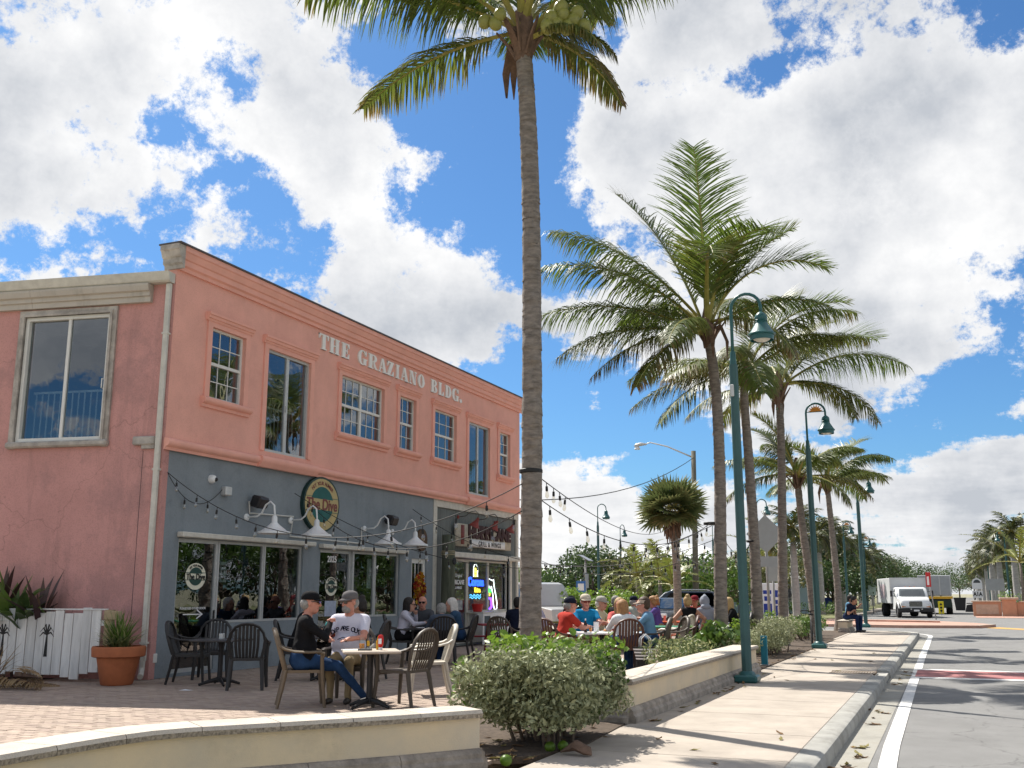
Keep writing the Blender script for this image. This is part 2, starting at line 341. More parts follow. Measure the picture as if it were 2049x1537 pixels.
def weather(m, scale, thr, amt, col, grain=0.0, gscale=300, crack=0.0):
    """stains, grit and hairline cracks laid over a material's own colour"""
    nt = m.node_tree; N = nt.nodes; L = nt.links; b = N['Principled BSDF']; src = b.inputs['Base Color'].links[0].from_socket
    tc = N.new('ShaderNodeTexCoord'); geo = N.new('ShaderNodeNewGeometry'); vec = geo.outputs['Position']
    def mixin(fac, c, src):
        mx = N.new('ShaderNodeMix'); mx.data_type = 'RGBA'; L.new(fac, mx.inputs['Factor']); L.new(src, mx.inputs['A']); mx.inputs['B'].default_value = (*c, 1); return mx.outputs['Result']
    def ramp(v, a, b_, top):
        r = N.new('ShaderNodeMapRange'); r.interpolation_type = 'SMOOTHSTEP'; L.new(v, r.inputs[0]); r.inputs[1].default_value = a; r.inputs[2].default_value = b_; r.inputs[4].default_value = top; return r.outputs[0]
    n = N.new('ShaderNodeTexNoise'); n.inputs['Scale'].default_value = scale; n.inputs['Detail'].default_value = 9; n.inputs['Roughness'].default_value = .72; L.new(vec, n.inputs['Vector'])
    src = mixin(ramp(n.outputs['Fac'], thr, thr + .14, amt), col, src)
    if grain:
        n = N.new('ShaderNodeTexNoise'); n.inputs['Scale'].default_value = gscale; n.inputs['Detail'].default_value = 2; L.new(vec, n.inputs['Vector']); src = mixin(ramp(n.outputs['Fac'], .5, .62, grain), [c * .4 for c in col], src)
    if crack:
        v = N.new('ShaderNodeTexVoronoi'); v.feature = 'DISTANCE_TO_EDGE'; v.inputs['Scale'].default_value = .42
        d = N.new('ShaderNodeTexNoise'); d.inputs['Scale'].default_value = 2.5; d.inputs['Detail'].default_value = 6; L.new(vec, d.inputs['Vector']); vm = N.new('ShaderNodeVectorMath'); vm.operation = 'MULTIPLY_ADD'; L.new(d.outputs['Color'], vm.inputs[0]); vm.inputs[1].default_value = (.7, .7, .7); L.new(vec, vm.inputs[2]); L.new(vm.outputs[0], v.inputs['Vector'])
        r = N.new('ShaderNodeMapRange'); L.new(v.outputs['Distance'], r.inputs[0]); r.inputs[1].default_value = 0; r.inputs[2].default_value = .006; r.inputs[3].default_value = crack; r.inputs[4].default_value = 0; src = mixin(r.outputs[0], [c * .3 for c in col], src)
    L.new(src, b.inputs['Base Color'])
weather(m_asph, .7, .52, .35, (.13, .128, .125), .45, 220, .5)
weather(m_conc, 1.1, .55, .35, (.27, .235, .20), .18, 160, .0)
weather(m_kerb, 2.0, .5, .5, (.22, .21, .185), .25, 160)
weather(m_gut, 1.2, .5, .5, (.23, .21, .17), .3, 200)
weather(m_paint, 3.0, .56, .5, (.36, .355, .34), .2, 200)
weather(m_redbr, 2.0, .5, .4, (.22, .14, .13), .2, 120)
weather(m_cream, 1.3, .54, .35, (.42, .36, .26), .0)
weather(m_cap, 2.2, .53, .4, (.36, .31, .25), .2, 90)
weather(m_paver, 1.2, .5, .4, (.30, .24, .20), .15, 120); weather(m_paver2, 1.2, .5, .4, (.27, .215, .18), .15, 120)
weather(m_pink, 1.2, .55, .22, (.55, .26, .21), .10, 40); weather(m_pinks, 1.0, .5, .5, (.36, .21, .20), .15, 40, .35); weather(m_grey, 1.3, .54, .3, (.14, .165, .185), .10, 40)

g = MB(); g.quad((-1500, -1500, -0.36), (1500, -1500, -0.36), (1500, 2500, -0.36), (-1500, 2500, -0.36)); tag(g.build('ground', m_sand), kind='structure')
g = MB()
g.quad((-1.25, -60, -0.15), (11, -60, -0.15), (11, 46, -0.15), (-1.25, 46, -0.15))
g.quad((-90, 46, -0.15), (80, 46, -0.15), (80, 72, -0.15), (-90, 72, -0.15))
g.quad((-6.2, 72, -0.15), (9, 72, -0.15), (9, 460, -0.15), (-6.2, 460, -0.15))
road = tag(g.build('road', m_asph), kind='structure')
g = MB()                                                   # concrete gutter pan and its far strip
g.quad((-1.22, -60, -0.146), (-0.86, -60, -0.146), (-0.86, 43.2, -0.146), (-1.22, 43.2, -0.146)); tag(g.build('gutter', m_gut), kind='structure')
def strip(pts, w, z):
    q = MB(); L_, R_ = [], []
    for i, p in enumerate(pts):
        a = Vector(pts[max(i - 1, 0)]); b = Vector(pts[min(i + 1, len(pts) - 1)]); t = (b - a).normalized(); n = Vector((-t.y, t.x)); p = Vector(p)
        L_.append((*(p + n * w / 2), z)); R_.append((*(p - n * w / 2), z))
    k = len(pts); q.add(L_ + R_, [(i, i + 1, k + i + 1, k + i) for i in range(k - 1)]); return q
edge = [(-0.70, -60), (-0.70, 9), (-0.69, 10), (-0.66, 10.4), (-0.69, 11), (-0.72, 12.5), (-0.76, 20), (-0.80, 30), (-0.82, 41)] + [(-2.6 + 1.78 * math.cos(a), 44.0 + 3.6 * math.sin(a)) for a in [i * R(90) / 9 for i in range(10)]] + [(-14, 47.6), (-40, 47.6)]
ln = strip(edge, 0.17, -0.1415).build('edge_line', m_paint, road)
xw = MB(); xw.box(-0.78, 11, 22.75, 24.75, -0.1465, -0.1405); xo = xw.build('brick_crossing', m_redbr, road)
for (a, b) in ((22.42, 22.73), (24.77, 25.05)):
    q = MB(); q.box(-0.78, 11, a, b, -0.1465, -0.1395); q.build('crossing_line', m_paint, road)
# the island in the mouth of the side street, and yellow nose marking
isl = MB(); ip = [(-9, 55.5), (-2.2, 54.2), (1.2, 55.2), (2.0, 57.6), (1.0, 60.5), (-2, 65.5), (-9, 66.5)]
isl.prism(ip, -0.15, -0.02, 'z'); io = tag(isl.build('traffic_island', m_pinkc), kind='structure')
isl = MB(); cx = sum(p[0] for p in ip) / 7; cy = sum(p[1] for p in ip) / 7
for i in range(7):
    a = Vector(ip[i]); b = Vector(ip[(i + 1) % 7]); ca = a + (Vector((cx, cy)) - a) * 0.05; cb = b + (Vector((cx, cy)) - b) * 0.05
    isl.add([(*a, -0.016), (*b, -0.016), (*cb, -0.016), (*ca, -0.016)], [(0, 1, 2, 3)])
isl.build('kerb_edge', m_conc, io)
q = MB(); q.prism([(-5.5, 61.5), (-0.6, 60.0), (-0.6, 60.6), (-5.5, 62.2)], -0.02, 0.06, 'z'); q.build('ramp_lip', m_pinkc, io)
q = MB(); q.prism([(1.5, 55.6), (4.2, 51.6), (4.6, 52.2), (2.1, 57.0)], -0.1465, -0.1405, 'z'); q.build('yellow_hatch', m_yel, road)
q = strip([(8.3, 60), (8.0, 76), (7.6, 120), (7.6, 300)], 0.15, -0.1415); q.build('edge_line', m_paint, road)
# pavement slabs
swb = MB(); swb.box(-3.62, -1.45, -12, 43.4, -0.36, -0.02); swb.box(-60, -3.62, 36.5, 46.2, -0.36, -0.02)
sw = tag(swb.build('sidewalk', m_conc), kind='structure')
ys = [-12]
while ys[-1] < 40.5: ys.append(ys[-1] + 1.83)
for i in range(len(ys) - 1):
    if 20.6 < ys[i + 1] < 22.3: pass
    s_ = MB(); s_.bev(-3.60, -1.462, ys[i] + 0.009, ys[i + 1] - 0.009, -0.03, 0.0, 0.008); s_.build('slab', m_conc, sw)
def corner_piece(name, r0, r1, z0, z1, m, parent, a0=0, a1=90, n=8, cx=-2.6, cy=43.0):
    q = MB(); P = []
    for i in range(n + 1):
        a = R(a0 + (a1 - a0) * i / n); P.append((cx + r1 * math.cos(a), cy + r1 * math.sin(a) * 1.9))
    for i in range(n, -1, -1):
        a = R(a0 + (a1 - a0) * i / n); P.append((cx + r0 * math.cos(a), cy + r0 * math.sin(a) * 1.9))
    q.prism(P, z0, z1, 'z'); return q.build(name, m, parent)
q = MB(); q.prism([(-3.6, ys[-1] + .006), (-1.46, ys[-1] + .006), (-1.46, 43.0), (-2.6, 45.1), (-3.6, 45.1)], -0.03, 0.0, 'z'); q.build('slab', m_conc, sw)
x = -3.62
while x > -24:
    s_ = MB(); s_.bev(x - 2.2, x - 0.012, 36.6, 45.1, -0.03, -0.001, 0.006); s_.build('slab', m_conc, sw); x -= 2.2
kb = MB(); kb.box(-1.44, -1.24, -12, 43, -0.36, -0.04); kerb = tag(kb.build('kerb', m_kerb), kind='structure')
y = -12.0
while y < 42.9:
    y1 = min(y + 3.05, 43.0)
    if y < 20.75 < y1: segs = [(y, 20.75)]
    elif y < 22.2 < y1: segs = [(22.2, y1)]
    elif 20.75 <= y and y1 <= 22.2: segs = []
    else: segs = [(y, y1)]
    for (a, b) in segs:
        q = MB(); P = [(-1.455, -0.2), (-1.455, 0.002), (-1.275, 0.0), (-1.235, -0.02), (-1.215, -0.06), (-1.20, -0.2)]
        q.add([(p[0], yy, p[1]) for yy in (a + 0.004, b - 0.004) for p in P], [(i, (i + 1) % 6, 6 + (i + 1) % 6, 6 + i) for i in range(6)] + [tuple(range(6)), tuple(range(11, 5, -1))])
        q.build('kerb_stone', m_kerb, kerb, smooth=35)
    y = y1
corner_piece('kerb_stone', 1.14, 1.40, -0.2, 0.0, m_kerb, kerb)
q = MB(); q.box(-60, -2.6, 45.17, 45.66, -0.2, 0.0); q.build('kerb_stone', m_kerb, kerb)
# iron grating across the pavement where the kerb is cut for drainage
m_iron = mat('rusty_iron_grating', (0.20, 0.145, 0.10), 0.8, 0.5, 9, 0.3, 60, metal=0.2)
gr = empty('drain_grate', (-1.85, 21.45, 0), 0, 'rusty iron drain grating set across the pale pavement', 'drain grate')
for z_ in (-.32, .27): q = MB(); q.box(-0.42, 0.42, z_, z_ + .05, -0.02, 0.006); q.build('frame_rail', m_iron, gr)
for i in range(17):
    q = MB(); q.box(-0.40 + i * 0.05, -0.375 + i * 0.05, -0.265, 0.265, -0.012, 0.005); q.build('bar', m_iron, gr)

# ------------------------------------------------------------------ terrace of pavers
tb = MB(); tb.prism([(-30, 5.0), (-5.9, 2.0), (-5.9, 6.4), (-4.2, 8.8), (-3.66, 11.6), (-3.66, 36.5), (-40, 36.5), (-40, 16)], -0.36, -0.028, 'z')
ter = tag(tb.build('terrace', m_paver2), kind='structure')
pm = MB(); pm.bev(-0.1, 0.1, -0.05, 0.05, -0.04, 0.0, 0.006); 
pmesh = [pm.mesh('paver', m) for m in (m_paver, m_paver2, m_paver)]
rest = MB(); cand = []
row = 0; yy = 5.2
while yy < 24:
    xx = -15.0 + (0.1 if row % 2 else 0)
    while xx < -4.0:
        xc = xx + 0.1; yc = yy + 0.05
        front = -5.9 if yc < 6.5 else -5.9 + (yc - 6.5) * 0.76
        front = min(front, -3.9)
        if xc < front and not (xc < -13.2 and yc > 14.6): cand.append((xc, yc))
        xx += 0.206
    row += 1; yy += 0.106
_rn = random.Random(5)
def vis_key(c):
    return c[0] * math.sin(YAW) * -1 + c[1] * math.cos(YAW) + (100 if (c[1] < 8.2 or c[0] > -6.2 + (c[1] - 9) * .4) else 0) + max(0, -c[0] - 12) * 4
cand.sort(key=vis_key)
for i, (xc, yc) in enumerate(cand):
    dz = _rn.uniform(-0.003, 0.002)
    if i < 290: link('paver', pmesh[_rn.randrange(3)], ter, (xc, yc, dz), (0, 0, _rn.uniform(-.012, .012)))
    else: rest.box(xc - 0.1, xc + 0.1, yc - 0.0495, yc + 0.0495, -0.03, dz, _rn.choice((0, 0, 1)))
ro = rest.build('paver_field', [m_paver, m_paver2], ter, fix=False); tag(ro, kind='stuff')

# ------------------------------------------------------------------ low cream walls with stone caps
def low_wall(name, pts, label, closed_ends=True, w=0.42, height=0.5, cap_len=1.1, group='low cream seat walls along the pavement'):
    """pts = front edge of the cap, polyline; wall body set back 5 cm, base moulding at the foot"""
    root = empty(name, (pts[0][0], pts[0][1], 0), 0, label, 'wall')
    o0 = Vector(pts[0])
    P = [Vector(p) - o0 for p in pts]; nrm = []
    for i in range(len(P)):
        t = (P[min(i + 1, len(P) - 1)] - P[max(i - 1, 0)]).normalized(); nrm.append(Vector((t.y, -t.x)))   # outward = right of the travel direction
    def off(d): return [p + n * d for p, n in zip(P, nrm)]
    f, bk = off(-0.05), off(-w + 0.05)
    q = MB(); k = len(P); vs = [(*p, 0.0) for p in f] + [(*p, height - 0.068) for p in f] + [(*p, height - 0.068) for p in bk] + [(*p, 0.0) for p in bk]
    fs = []
    for r in range(3): fs += [(r * k + i, r * k + i + 1, (r + 1) * k + i + 1, (r + 1) * k + i) for i in range(k - 1)]
    fs += [(0, k, 2 * k, 3 * k), (k - 1, 4 * k - 1, 3 * k - 1, 2 * k - 1)]
    q.add(vs, fs); q.build('body', m_cream, root, smooth=30)
    # caps: cut the polyline into stones
    L_ = [0.0]
    for i in range(1, k): L_.append(L_[-1] + (P[i] - P[i - 1]).length)
    def at(poly, s):
        for i in range(k - 1):
            if s <= L_[i + 1] + 1e-6: return poly[i].lerp(poly[i + 1], (s - L_[i]) / max(L_[i + 1] - L_[i], 1e-6))
        return poly[-1]
    n = max(1, round(L_[-1] / cap_len)); cf, cb = off(0.0), off(-w)
    for i in range(n):
        s0, s1 = L_[-1] * i / n + (0.003 if i else 0), L_[-1] * (i + 1) / n - (0.003 if i < n - 1 else 0)
        ss = [s0] + [x for x in L_ if s0 < x < s1] + [s1]; q = MB(); m_ = len(ss)
        prof = [(cf, 0.0, height - 0.068), (cf, 0.006, height - 0.03), (cf, -0.012, height), (cb, 0.0, height), (cb, 0.0, height - 0.068)]
        vs = []
        for (pl, d, z) in prof:
            for s in ss:
                p = at(pl, s); nn = (at(cf, s) - at(cb, s)).normalized(); p = p + nn * d; vs.append((p.x, p.y, z))
        K = len(prof)
        fs = [(r * m_ + j, r * m_ + j + 1, ((r + 1) % K) * m_ + j + 1, ((r + 1) % K) * m_ + j) for r in range(K) for j in range(m_ - 1)]
        fs += [tuple(r * m_ for r in range(K)), tuple(r * m_ + m_ - 1 for r in reversed(range(K)))]
        mi = [0] * len(fs)
        q.add(vs, fs)
        for j in range(len(fs)):
            if j < 1 * (m_ - 1) or j >= (m_ - 1) * K: q.m[j] = 1
        q.build('cap_stone', [m_cap, m_capedge], root)
    # base moulding stones
    pr = [(0.0, 0.0), (0.085, 0.0), (0.085, 0.07), (0.055, 0.10), (0.055, 0.135), (0.02, 0.17), (0.0, 0.175)]
    nb = max(1, round(L_[-1] / 0.8))
    for i in range(nb):
        s0, s1 = L_[-1] * i / nb + 0.003, L_[-1] * (i + 1) / nb - 0.003
        ss = [s0] + [x for x in L_ if s0 < x < s1] + [s1]; q = MB(); path = []
        for s in ss:
            p = at(f, s); nn = (at(cf, s) - at(cb, s)).normalized(); path.append(((p.x, p.y, 0.0), (nn.x, nn.y, 0)))
        q.sweep(pr, path); q.build('base_stone', m_base, root)
    for e in (0, k - 1):
        t = (P[1] - P[0]).normalized() if e == 0 else (P[-1] - P[-2]).normalized()
        o = -t if e == 0 else t; a, b = f[e], bk[e]; q = MB()
        q.sweep(pr, [((*a, 0), (*o, 0)), ((*b, 0), (*o, 0))]); q.build('base_stone', m_base, root)
    return root
near_pts = [(-5.6, 1.2), (-5.6, 4.98), (-5.6, 5.57), (-5.585, 5.95), (-5.53, 6.26), (-5.40, 6.52), (-5.04, 6.95), (-4.32, 7.84), (-3.86, 8.50)]
low_wall('low_wall', near_pts, 'cream low wall bending toward the shrub, its pale stone cap cut in short pieces', cap_len=0.62)
low_wall('low_wall', [(-3.55, 12.1), (-3.55, 20.9)], 'straight cream low wall behind the foot of the big teal lamp post', w=0.5, cap_len=2.2)
low_wall('low_wall', [(-3.72, 42.6), (-3.72, 45.0)], 'short cream bench wall that a couple sits on by the corner', w=0.45, height=0.46, cap_len=1.2)
# planting beds
for nm, P in (('planter_bed', [(-5.9, 9.2), (-4.35, 8.75), (-3.7, 9.3), (-3.5, 10.3), (-3.62, 12.0), (-4.1, 12.1), (-4.1, 14.5), (-6.4, 14.2)]),
              ('planter_bed', [(-5.6, 21.3), (-3.62, 21.3), (-3.62, 36.0), (-5.6, 36.0)]), ('planter_bed', [(-6.4, 36.4), (-3.75, 36.4), (-3.75, 44.5), (-6.4, 44.5)])):
    q = MB(); q.prism(P, -0.05, 0.012, 'z'); tag(q.build(nm, m_soil), kind='structure')
# ------------------------------------------------------------------ the pink corner building
XF = -13.2; Y0, Y1 = 14.75, 32.0
bld = empty('corner_building', (XF, Y0, 0), 0, 'two-storey pink stucco corner building with white lettering and blue-grey ground floor', 'building')
BO = Vector((XF, Y0, 0))
class WB(MB):      # world-space builder whose objects are children of the building
    def go(s, name, mats, parent=None, smooth=False):
        o = Vector(BO); s.v = [tuple(Vector(p) - o) for p in s.v]; return s.build(name, mats, parent or bld, smooth)
def wall_grid(q, u0, u1, z0, z1, holes, put):
    us = sorted({u0, u1, *[h[0] for h in holes], *[h[1] for h in holes]}); zs = sorted({z0, z1, *[h[2] for h in holes], *[h[3] for h in holes]})
    us = [u for u in us if u0 <= u <= u1]; zs = [z for z in zs if z0 <= z <= z1]
    for i in range(len(us) - 1):
        run = None
        for j in range(len(zs) - 1):
            cu, cz = (us[i] + us[i + 1]) / 2, (zs[j] + zs[j + 1]) / 2
            if any(h[0] < cu < h[1] and h[2] < cz < h[3] for h in holes):
                if run: put(q, us[i], us[i + 1], *run); run = None
            else: run = (run[0], zs[j + 1]) if run else (zs[j], zs[j + 1])
        if run: put(q, us[i], us[i + 1], *run)
W = dict(W1=(15.86, 16.93, 5.29, 6.73), W2=(20.67, 22.72, 5.29, 6.71), W3=(23.56, 24.47, 5.28, 6.71), W4=(25.6, 27.02, 5.28, 6.69), W5=(30.24, 31.12, 5.28, 6.70))
Dd = dict(D1=(17.72, 19.34, 4.47, 6.70), D2=(27.9, 29.46, 4.47, 6.68))
holes = list(W.values()) + list(Dd.values())
q = WB(); wall_grid(q, Y0, Y1, 4.2, 7.62, holes, lambda q, a, b, c, d: q.box(XF - 0.28, XF, a, b, c, d)); q.go('upper_wall', m_pink)
S1 = (15.34, 19.42, 0.06, 2.52); S2 = (20.10, 23.85, 0.06, 2.5); S3 = (24.5, 25.36, 0.0, 2.42); S4 = (26.78, 31.3, 0.06, 2.52)
q = WB(); wall_grid(q, Y0 + 0.02, 25.72, 0, 4.2, [S1, S2, S3], lambda q, a, b, c, d: q.box(XF - 0.30, XF - 0.04, a, b, c, d)); q.go('lower_wall', m_grey)
q = WB(); wall_grid(q, 25.72, Y1 - 0.02, 0, 4.2, [S4], lambda q, a, b, c, d: q.box(XF - 0.34, XF - 0.10, a, b, c, d)); q.go('shop_wall', m_shop)
# vertical boards on the right shopfront
y = 25.98
while y < 31.75:
    if not (26.6 < y < 31.4):
        q = WB(); q.box(XF - 0.098, XF - 0.078, y, y + 0.13, 0.02, 3.9); q.go('board', m_shop)
    else:
        q = WB(); q.box(XF - 0.098, XF - 0.08, y, y + 0.13, 2.75, 3.9); q.go('board', m_shop)
    y += 0.14
q = WB(); q.box(XF - 0.10, XF - 0.02, 25.72, 31.95, 3.92, 4.12); q.box(XF - 0.10, XF - 0.022, 25.72, 25.93, 0.0, 3.918); q.box(XF - 0.10, XF - 0.022, 31.78, 31.95, 0.0, 3.918); q.go('shopfront_trim', m_trimw)
# the body: side wall (not square to the front), end wall, back, roof, floors
DS = Vector((-0.981, -0.193)); NS = Vector((0.193, -0.981)); SA = math.atan2(DS.y, DS.x)
MS = Matrix.Translation((XF, Y0, 0)) @ Matrix.Rotation(SA, 4, 'Z')
SL = 13.0
q = WB(); q.M = MS
sw_hole = (1.30, 3.16, 4.33, 6.80)
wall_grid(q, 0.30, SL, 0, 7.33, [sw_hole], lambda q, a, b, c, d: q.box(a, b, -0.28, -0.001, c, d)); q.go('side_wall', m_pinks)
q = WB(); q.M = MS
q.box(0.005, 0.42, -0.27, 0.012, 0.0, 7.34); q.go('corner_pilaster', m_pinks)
back = MS @ Vector((SL, 0, 0))
q = WB(); q.box(XF - 12, XF - 0.29, Y1 - 0.28, Y1, 0, 7.62); q.go('end_wall', m_pink)
q = WB(); q.prism([(XF - 0.15, Y0 + 0.1), (XF - 0.15, Y1 - 0.1), (XF - 12, Y1 - 0.1), (back.x + .1, back.y + .2)], 7.2, 7.3, 'z'); q.go('roof', m_roof)
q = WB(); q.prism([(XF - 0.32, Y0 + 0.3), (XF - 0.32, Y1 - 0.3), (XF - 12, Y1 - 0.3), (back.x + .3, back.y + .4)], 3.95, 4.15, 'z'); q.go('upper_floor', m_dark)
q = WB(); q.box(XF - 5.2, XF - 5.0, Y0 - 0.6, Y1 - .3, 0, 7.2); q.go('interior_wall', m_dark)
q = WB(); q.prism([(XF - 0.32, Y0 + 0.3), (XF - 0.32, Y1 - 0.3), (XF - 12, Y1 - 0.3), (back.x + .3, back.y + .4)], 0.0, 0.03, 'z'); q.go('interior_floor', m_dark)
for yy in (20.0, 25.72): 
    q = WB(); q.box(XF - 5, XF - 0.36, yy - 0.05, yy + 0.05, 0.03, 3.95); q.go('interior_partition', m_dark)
q = WB(); q.box(back.x, XF - 12, back.y, Y1, 0, 7.2); 
q = WB(); q.prism([(back.x, back.y), (back.x + .25, back.y), (XF - 11.75, Y1), (XF - 12, Y1)], 0, 7.3, 'z'); q.go('back_wall', m_pinks)
# parapet with stepped cornice
q = WB(); q.box(XF - 0.26, XF - 0.001, Y0, Y1, 7.62, 8.03); q.go('parapet', m_pink)
cor = [(0.0, 0.0), (0.05, 0.0), (0.055, 0.07), (0.10, 0.10), (0.105, 0.20), (0.135, 0.22), (0.175, 0.33), (0.20, 0.35), (0.20, 0.45), (0.0, 0.45)]
q = WB(); q.sweep(cor, [((XF, Y0 - 0.001, 7.60), (1, 0, 0)), ((XF, Y1 + 0.14, 7.60), (1, 0, 0))]); q.go('cornice', m_pinkt)
q = WB(); q.sweep([(0.0, 0.0), (0.05, 0.0), (0.055, 0.07), (0.10, 0.10), (0.105, 0.20), (0.135, 0.22), (0.175, 0.33), (0.20, 0.35), (0.20, 0.448), (0.0, 0.448)], [((XF + .19, Y0, 7.60), (0, -1, 0)), ((XF - 0.26, Y0, 7.60), (0, -1, 0))]); q.go('cornice_return', m_stone)
q = WB(); q.box(XF - 0.30, XF + 0.23, Y0 - 0.2, Y1 + 0.18, 8.052, 8.085); q.go('coping', mat('dark_metal_coping', (0.10, 0.09, 0.09), 0.6, 0.3, 5))
q = WB(); q.sweep([(0, 0), (0.035, 0.0), (0.045, 0.05), (0.06, 0.06), (0.10, 0.075), (0.125, 0.11), (0.13, 0.15), (0.115, 0.19), (0.08, 0.215), (0, 0.22)], [((XF, Y0 - 0.03, 4.115), (1, 0, 0)), ((XF, Y1 + 0.08, 4.115), (1, 0, 0))]); q.go('band_course', m_pinkt, smooth=40)
for k, (a, b, c, d) in Dd.items():      # the band swells into a sill under the tall doors
    q = WB(); q.sweep([(0, 0), (0.10, 0.0), (0.145, 0.07), (0.165, 0.09), (0.185, 0.15), (0.17, 0.20), (0.14, 0.228), (0, 0.23)], [((XF, a - .22, 4.108), (1, 0, 0)), ((XF, b + .28, 4.108), (1, 0, 0))]); q.go('door_sill', m_pinkt, smooth=40)
def surround(a, b, c, d, door=False):
    """raised plaster frame, moulded head and rounded sill of one opening"""
    q = WB(); w = 0.14
    q.box(XF - .001, XF + 0.035, a - w, a, c, d + w); q.box(XF - .001, XF + 0.035, b, b + w, c, d + w); q.box(XF - .001, XF + 0.034, a, b, d, d + w)
    q.go('surround', m_pinkt)
    q = WB(); q.sweep([(0, 0), (0.05, 0.0), (0.06, 0.04), (0.085, 0.05), (0.095, 0.10), (0.12, 0.115), (0.12, 0.16), (0, 0.17)], [((XF, a - 0.2, d + 0.10), (1, 0, 0)), ((XF, b + 0.2, d + 0.10), (1, 0, 0))]); q.go('window_head', m_pinkt, smooth=40)
    if not door:
        q = WB(); q.sweep([(0, -0.13), (0.045, -0.13), (0.05, -0.07), (0.09, -0.06), (0.125, -0.03), (0.135, 0.01), (0.12, 0.05), (0.08, 0.07), (0, 0.075)], [((XF, a - 0.22, c - 0.075), (1, 0, 0)), ((XF, b + 0.22, c - 0.075), (1, 0, 0))]); q.go('window_sill', m_pinkt, smooth=40)
def sash_window(a, b, c, d, units=1, cols=3):
    """double-hung window: frame > glass pane, glazing bars"""
    x = XF - 0.09; q = WB(); t = 0.045
    q.box(x - .04, x + .03, a, a + t, c, d); q.box(x - .04, x + .03, b - t, b, c, d); q.box(x - .04, x + .03, a + t, b - t, d - t, d); q.box(x - .04, x + .03, a + t, b - t, c, c + t)
    mid = (c + d) / 2
    wu = (b - a) / units
    for u in range(1, units): q.box(x - .04, x + .028, a + u * wu - .04, a + u * wu + .04, c + t, d - t)
    fr = q.go('window', m_white)
    for u in range(units):
        ya, yb = a + u * wu + (t if u == 0 else .04), a + (u + 1) * wu - (t if u == units - 1 else .04)
        q = WB(); q.box(x - .03, x + .022, ya, yb, mid - .03, mid + .03); q.go('meeting_rail', m_white, fr)
        for (za, zb, xo) in ((mid + .03, d - t, 0.0), (c + t, mid - .03, -0.018)):
            q = WB(); q.box(x + xo - .008, x + xo - .002, ya, yb, za, zb); q.go('pane', m_glass, fr)
            for i in range(1, cols):
                y_ = ya + (yb - ya) * i / cols; q = WB(); q.box(x + xo, x + xo + .012, y_ - .009, y_ + .009, za, zb); q.go('glazing_bar', m_white, fr)
            q = WB(); z_ = (za + zb) / 2; q.box(x + xo + .0005, x + xo + .0125, ya, yb, z_ - .009, z_ + .009); q.go('glazing_bar', m_white, fr)
    q = WB(); q.box(x - .16, x - .15, a + .05, b - .05, c + .05, c + (d - c) * .93); q.go('blind', mat('dark_blind', (0.06, 0.063, 0.062), 0.9, 0.4, 2, stretch=(1, 1, 40)), fr)
for k, v in W.items():
    surround(*v); sash_window(*v, units=2 if k == 'W2' else 1)
m_rail = mat('white_railing_paint', (0.62, 0.66, 0.64), 0.5, 0.1, 5)
for k, (a, b, c, d) in Dd.items():
    surround(a, b, c, d, True)
    x = XF - 0.06; q = WB(); t = 0.06; md = (a + b) / 2
    q.box(x - .05, x + .03, a, a + t, c, d); q.box(x - .05, x + .03, b - t, b, c, d); q.box(x - .05, x + .03, a + t, b - t, d - t, d); q.box(x - .05, x + .06, a + t, b - t, c, c + .05)
    fr = q.go('sliding_door', m_alu)
    q = WB(); q.box(x - .04, x + .022, md - .055, md, c + .05, d - t); q.go('stile', m_alu, fr)
    q = WB(); q.box(x - .055, x + .012, md, md + .06, c + .05, d - t); q.go('stile', m_alu, fr)
    q = WB(); q.box(x - .012, x - .006, a + t, md - .055, c + .05, d - t); q.go('pane', m_glass, fr)
    q = WB(); q.box(x - .032, x - .026, md + .06, b - t, c + .05, d - t); q.go('pane', m_glass, fr)
    q = WB(); q.box(x + .022, x + .05, md - .04, md - .02, c + .95, c + 1.1); q.go('handle', m_alu, fr)
    for z_ in (1.02, .1): q = WB(); q.box(x - .30, x - .26, a + t, b - t, c + z_, c + z_ + .04); q.go('guard_rail', m_rail, fr)
    n = int((b - a) / .13)
    for i in range(1, n): q = WB(); y_ = a + (b - a) * i / n; q.box(x - .29, x - .27, y_ - .011, y_ + .011, c + .14, c + 1.02); q.go('baluster', m_rail, fr)
# side window with its stone surround
a, b, c, d = sw_hole
def SB(): q = WB(); q.M = MS; return q
q = SB()
for (o, h, w0, w1) in ((0.05, 0, 0.0, 0.13), (0.085, 0, 0.0, 0.05)):
    q.box(a - w1, a - w0, -0.02, o, c - w1 + w0, d + w1); q.box(b + w0, b + w1, -0.02, o, c - w1 + w0, d + w1); q.box(a - w0, b + w0, -0.02, o - .001, d + w0, d + w1)
q.go('stone_surround', m_stone)
q = SB(); q.bev(a - .15, b + .15, -0.02, 0.12, c - .12, c - .001, 0.03); q.go('stone_sill', m_stone)
q = SB(); t = .07; md = (a + b) / 2
q.box(a, a + t, -.12, .01, c, d); q.box(b - t, b, -.12, .01, c, d); q.box(a + t, b - t, -.12, .01, d - t, d); q.box(a + t, b - t, -.12, .02, c, c + t)
fr = q.go('sliding_window', m_white)
q = SB(); q.box(md - .05, md + .01, -.09, -.01, c + t, d - t); q.go('stile', m_white, fr)
q = SB(); q.box(a + t, md - .05, -.05, -.044, c + t, d - t); q.go('pane', m_glass, fr)
q = SB(); q.box(md + .01, b - t, -.075, -.069, c + t, d - t); q.go('pane', m_glass, fr)
q = SB(); q.tube([(a + t + .02, -.01, c + 1.0), (a + t + .02, .035, c + 1.0), (a + t + .02, .035, c + 1.18), (a + t + .02, -.01, c + 1.18)], .012, 6); q.go('handle', m_white, fr)
for z_ in (1.0, .06): q = SB(); q.box(a + t, b - t, -.34, -.30, c + z_, c + z_ + .04); q.go('guard_rail', m_rail, fr)
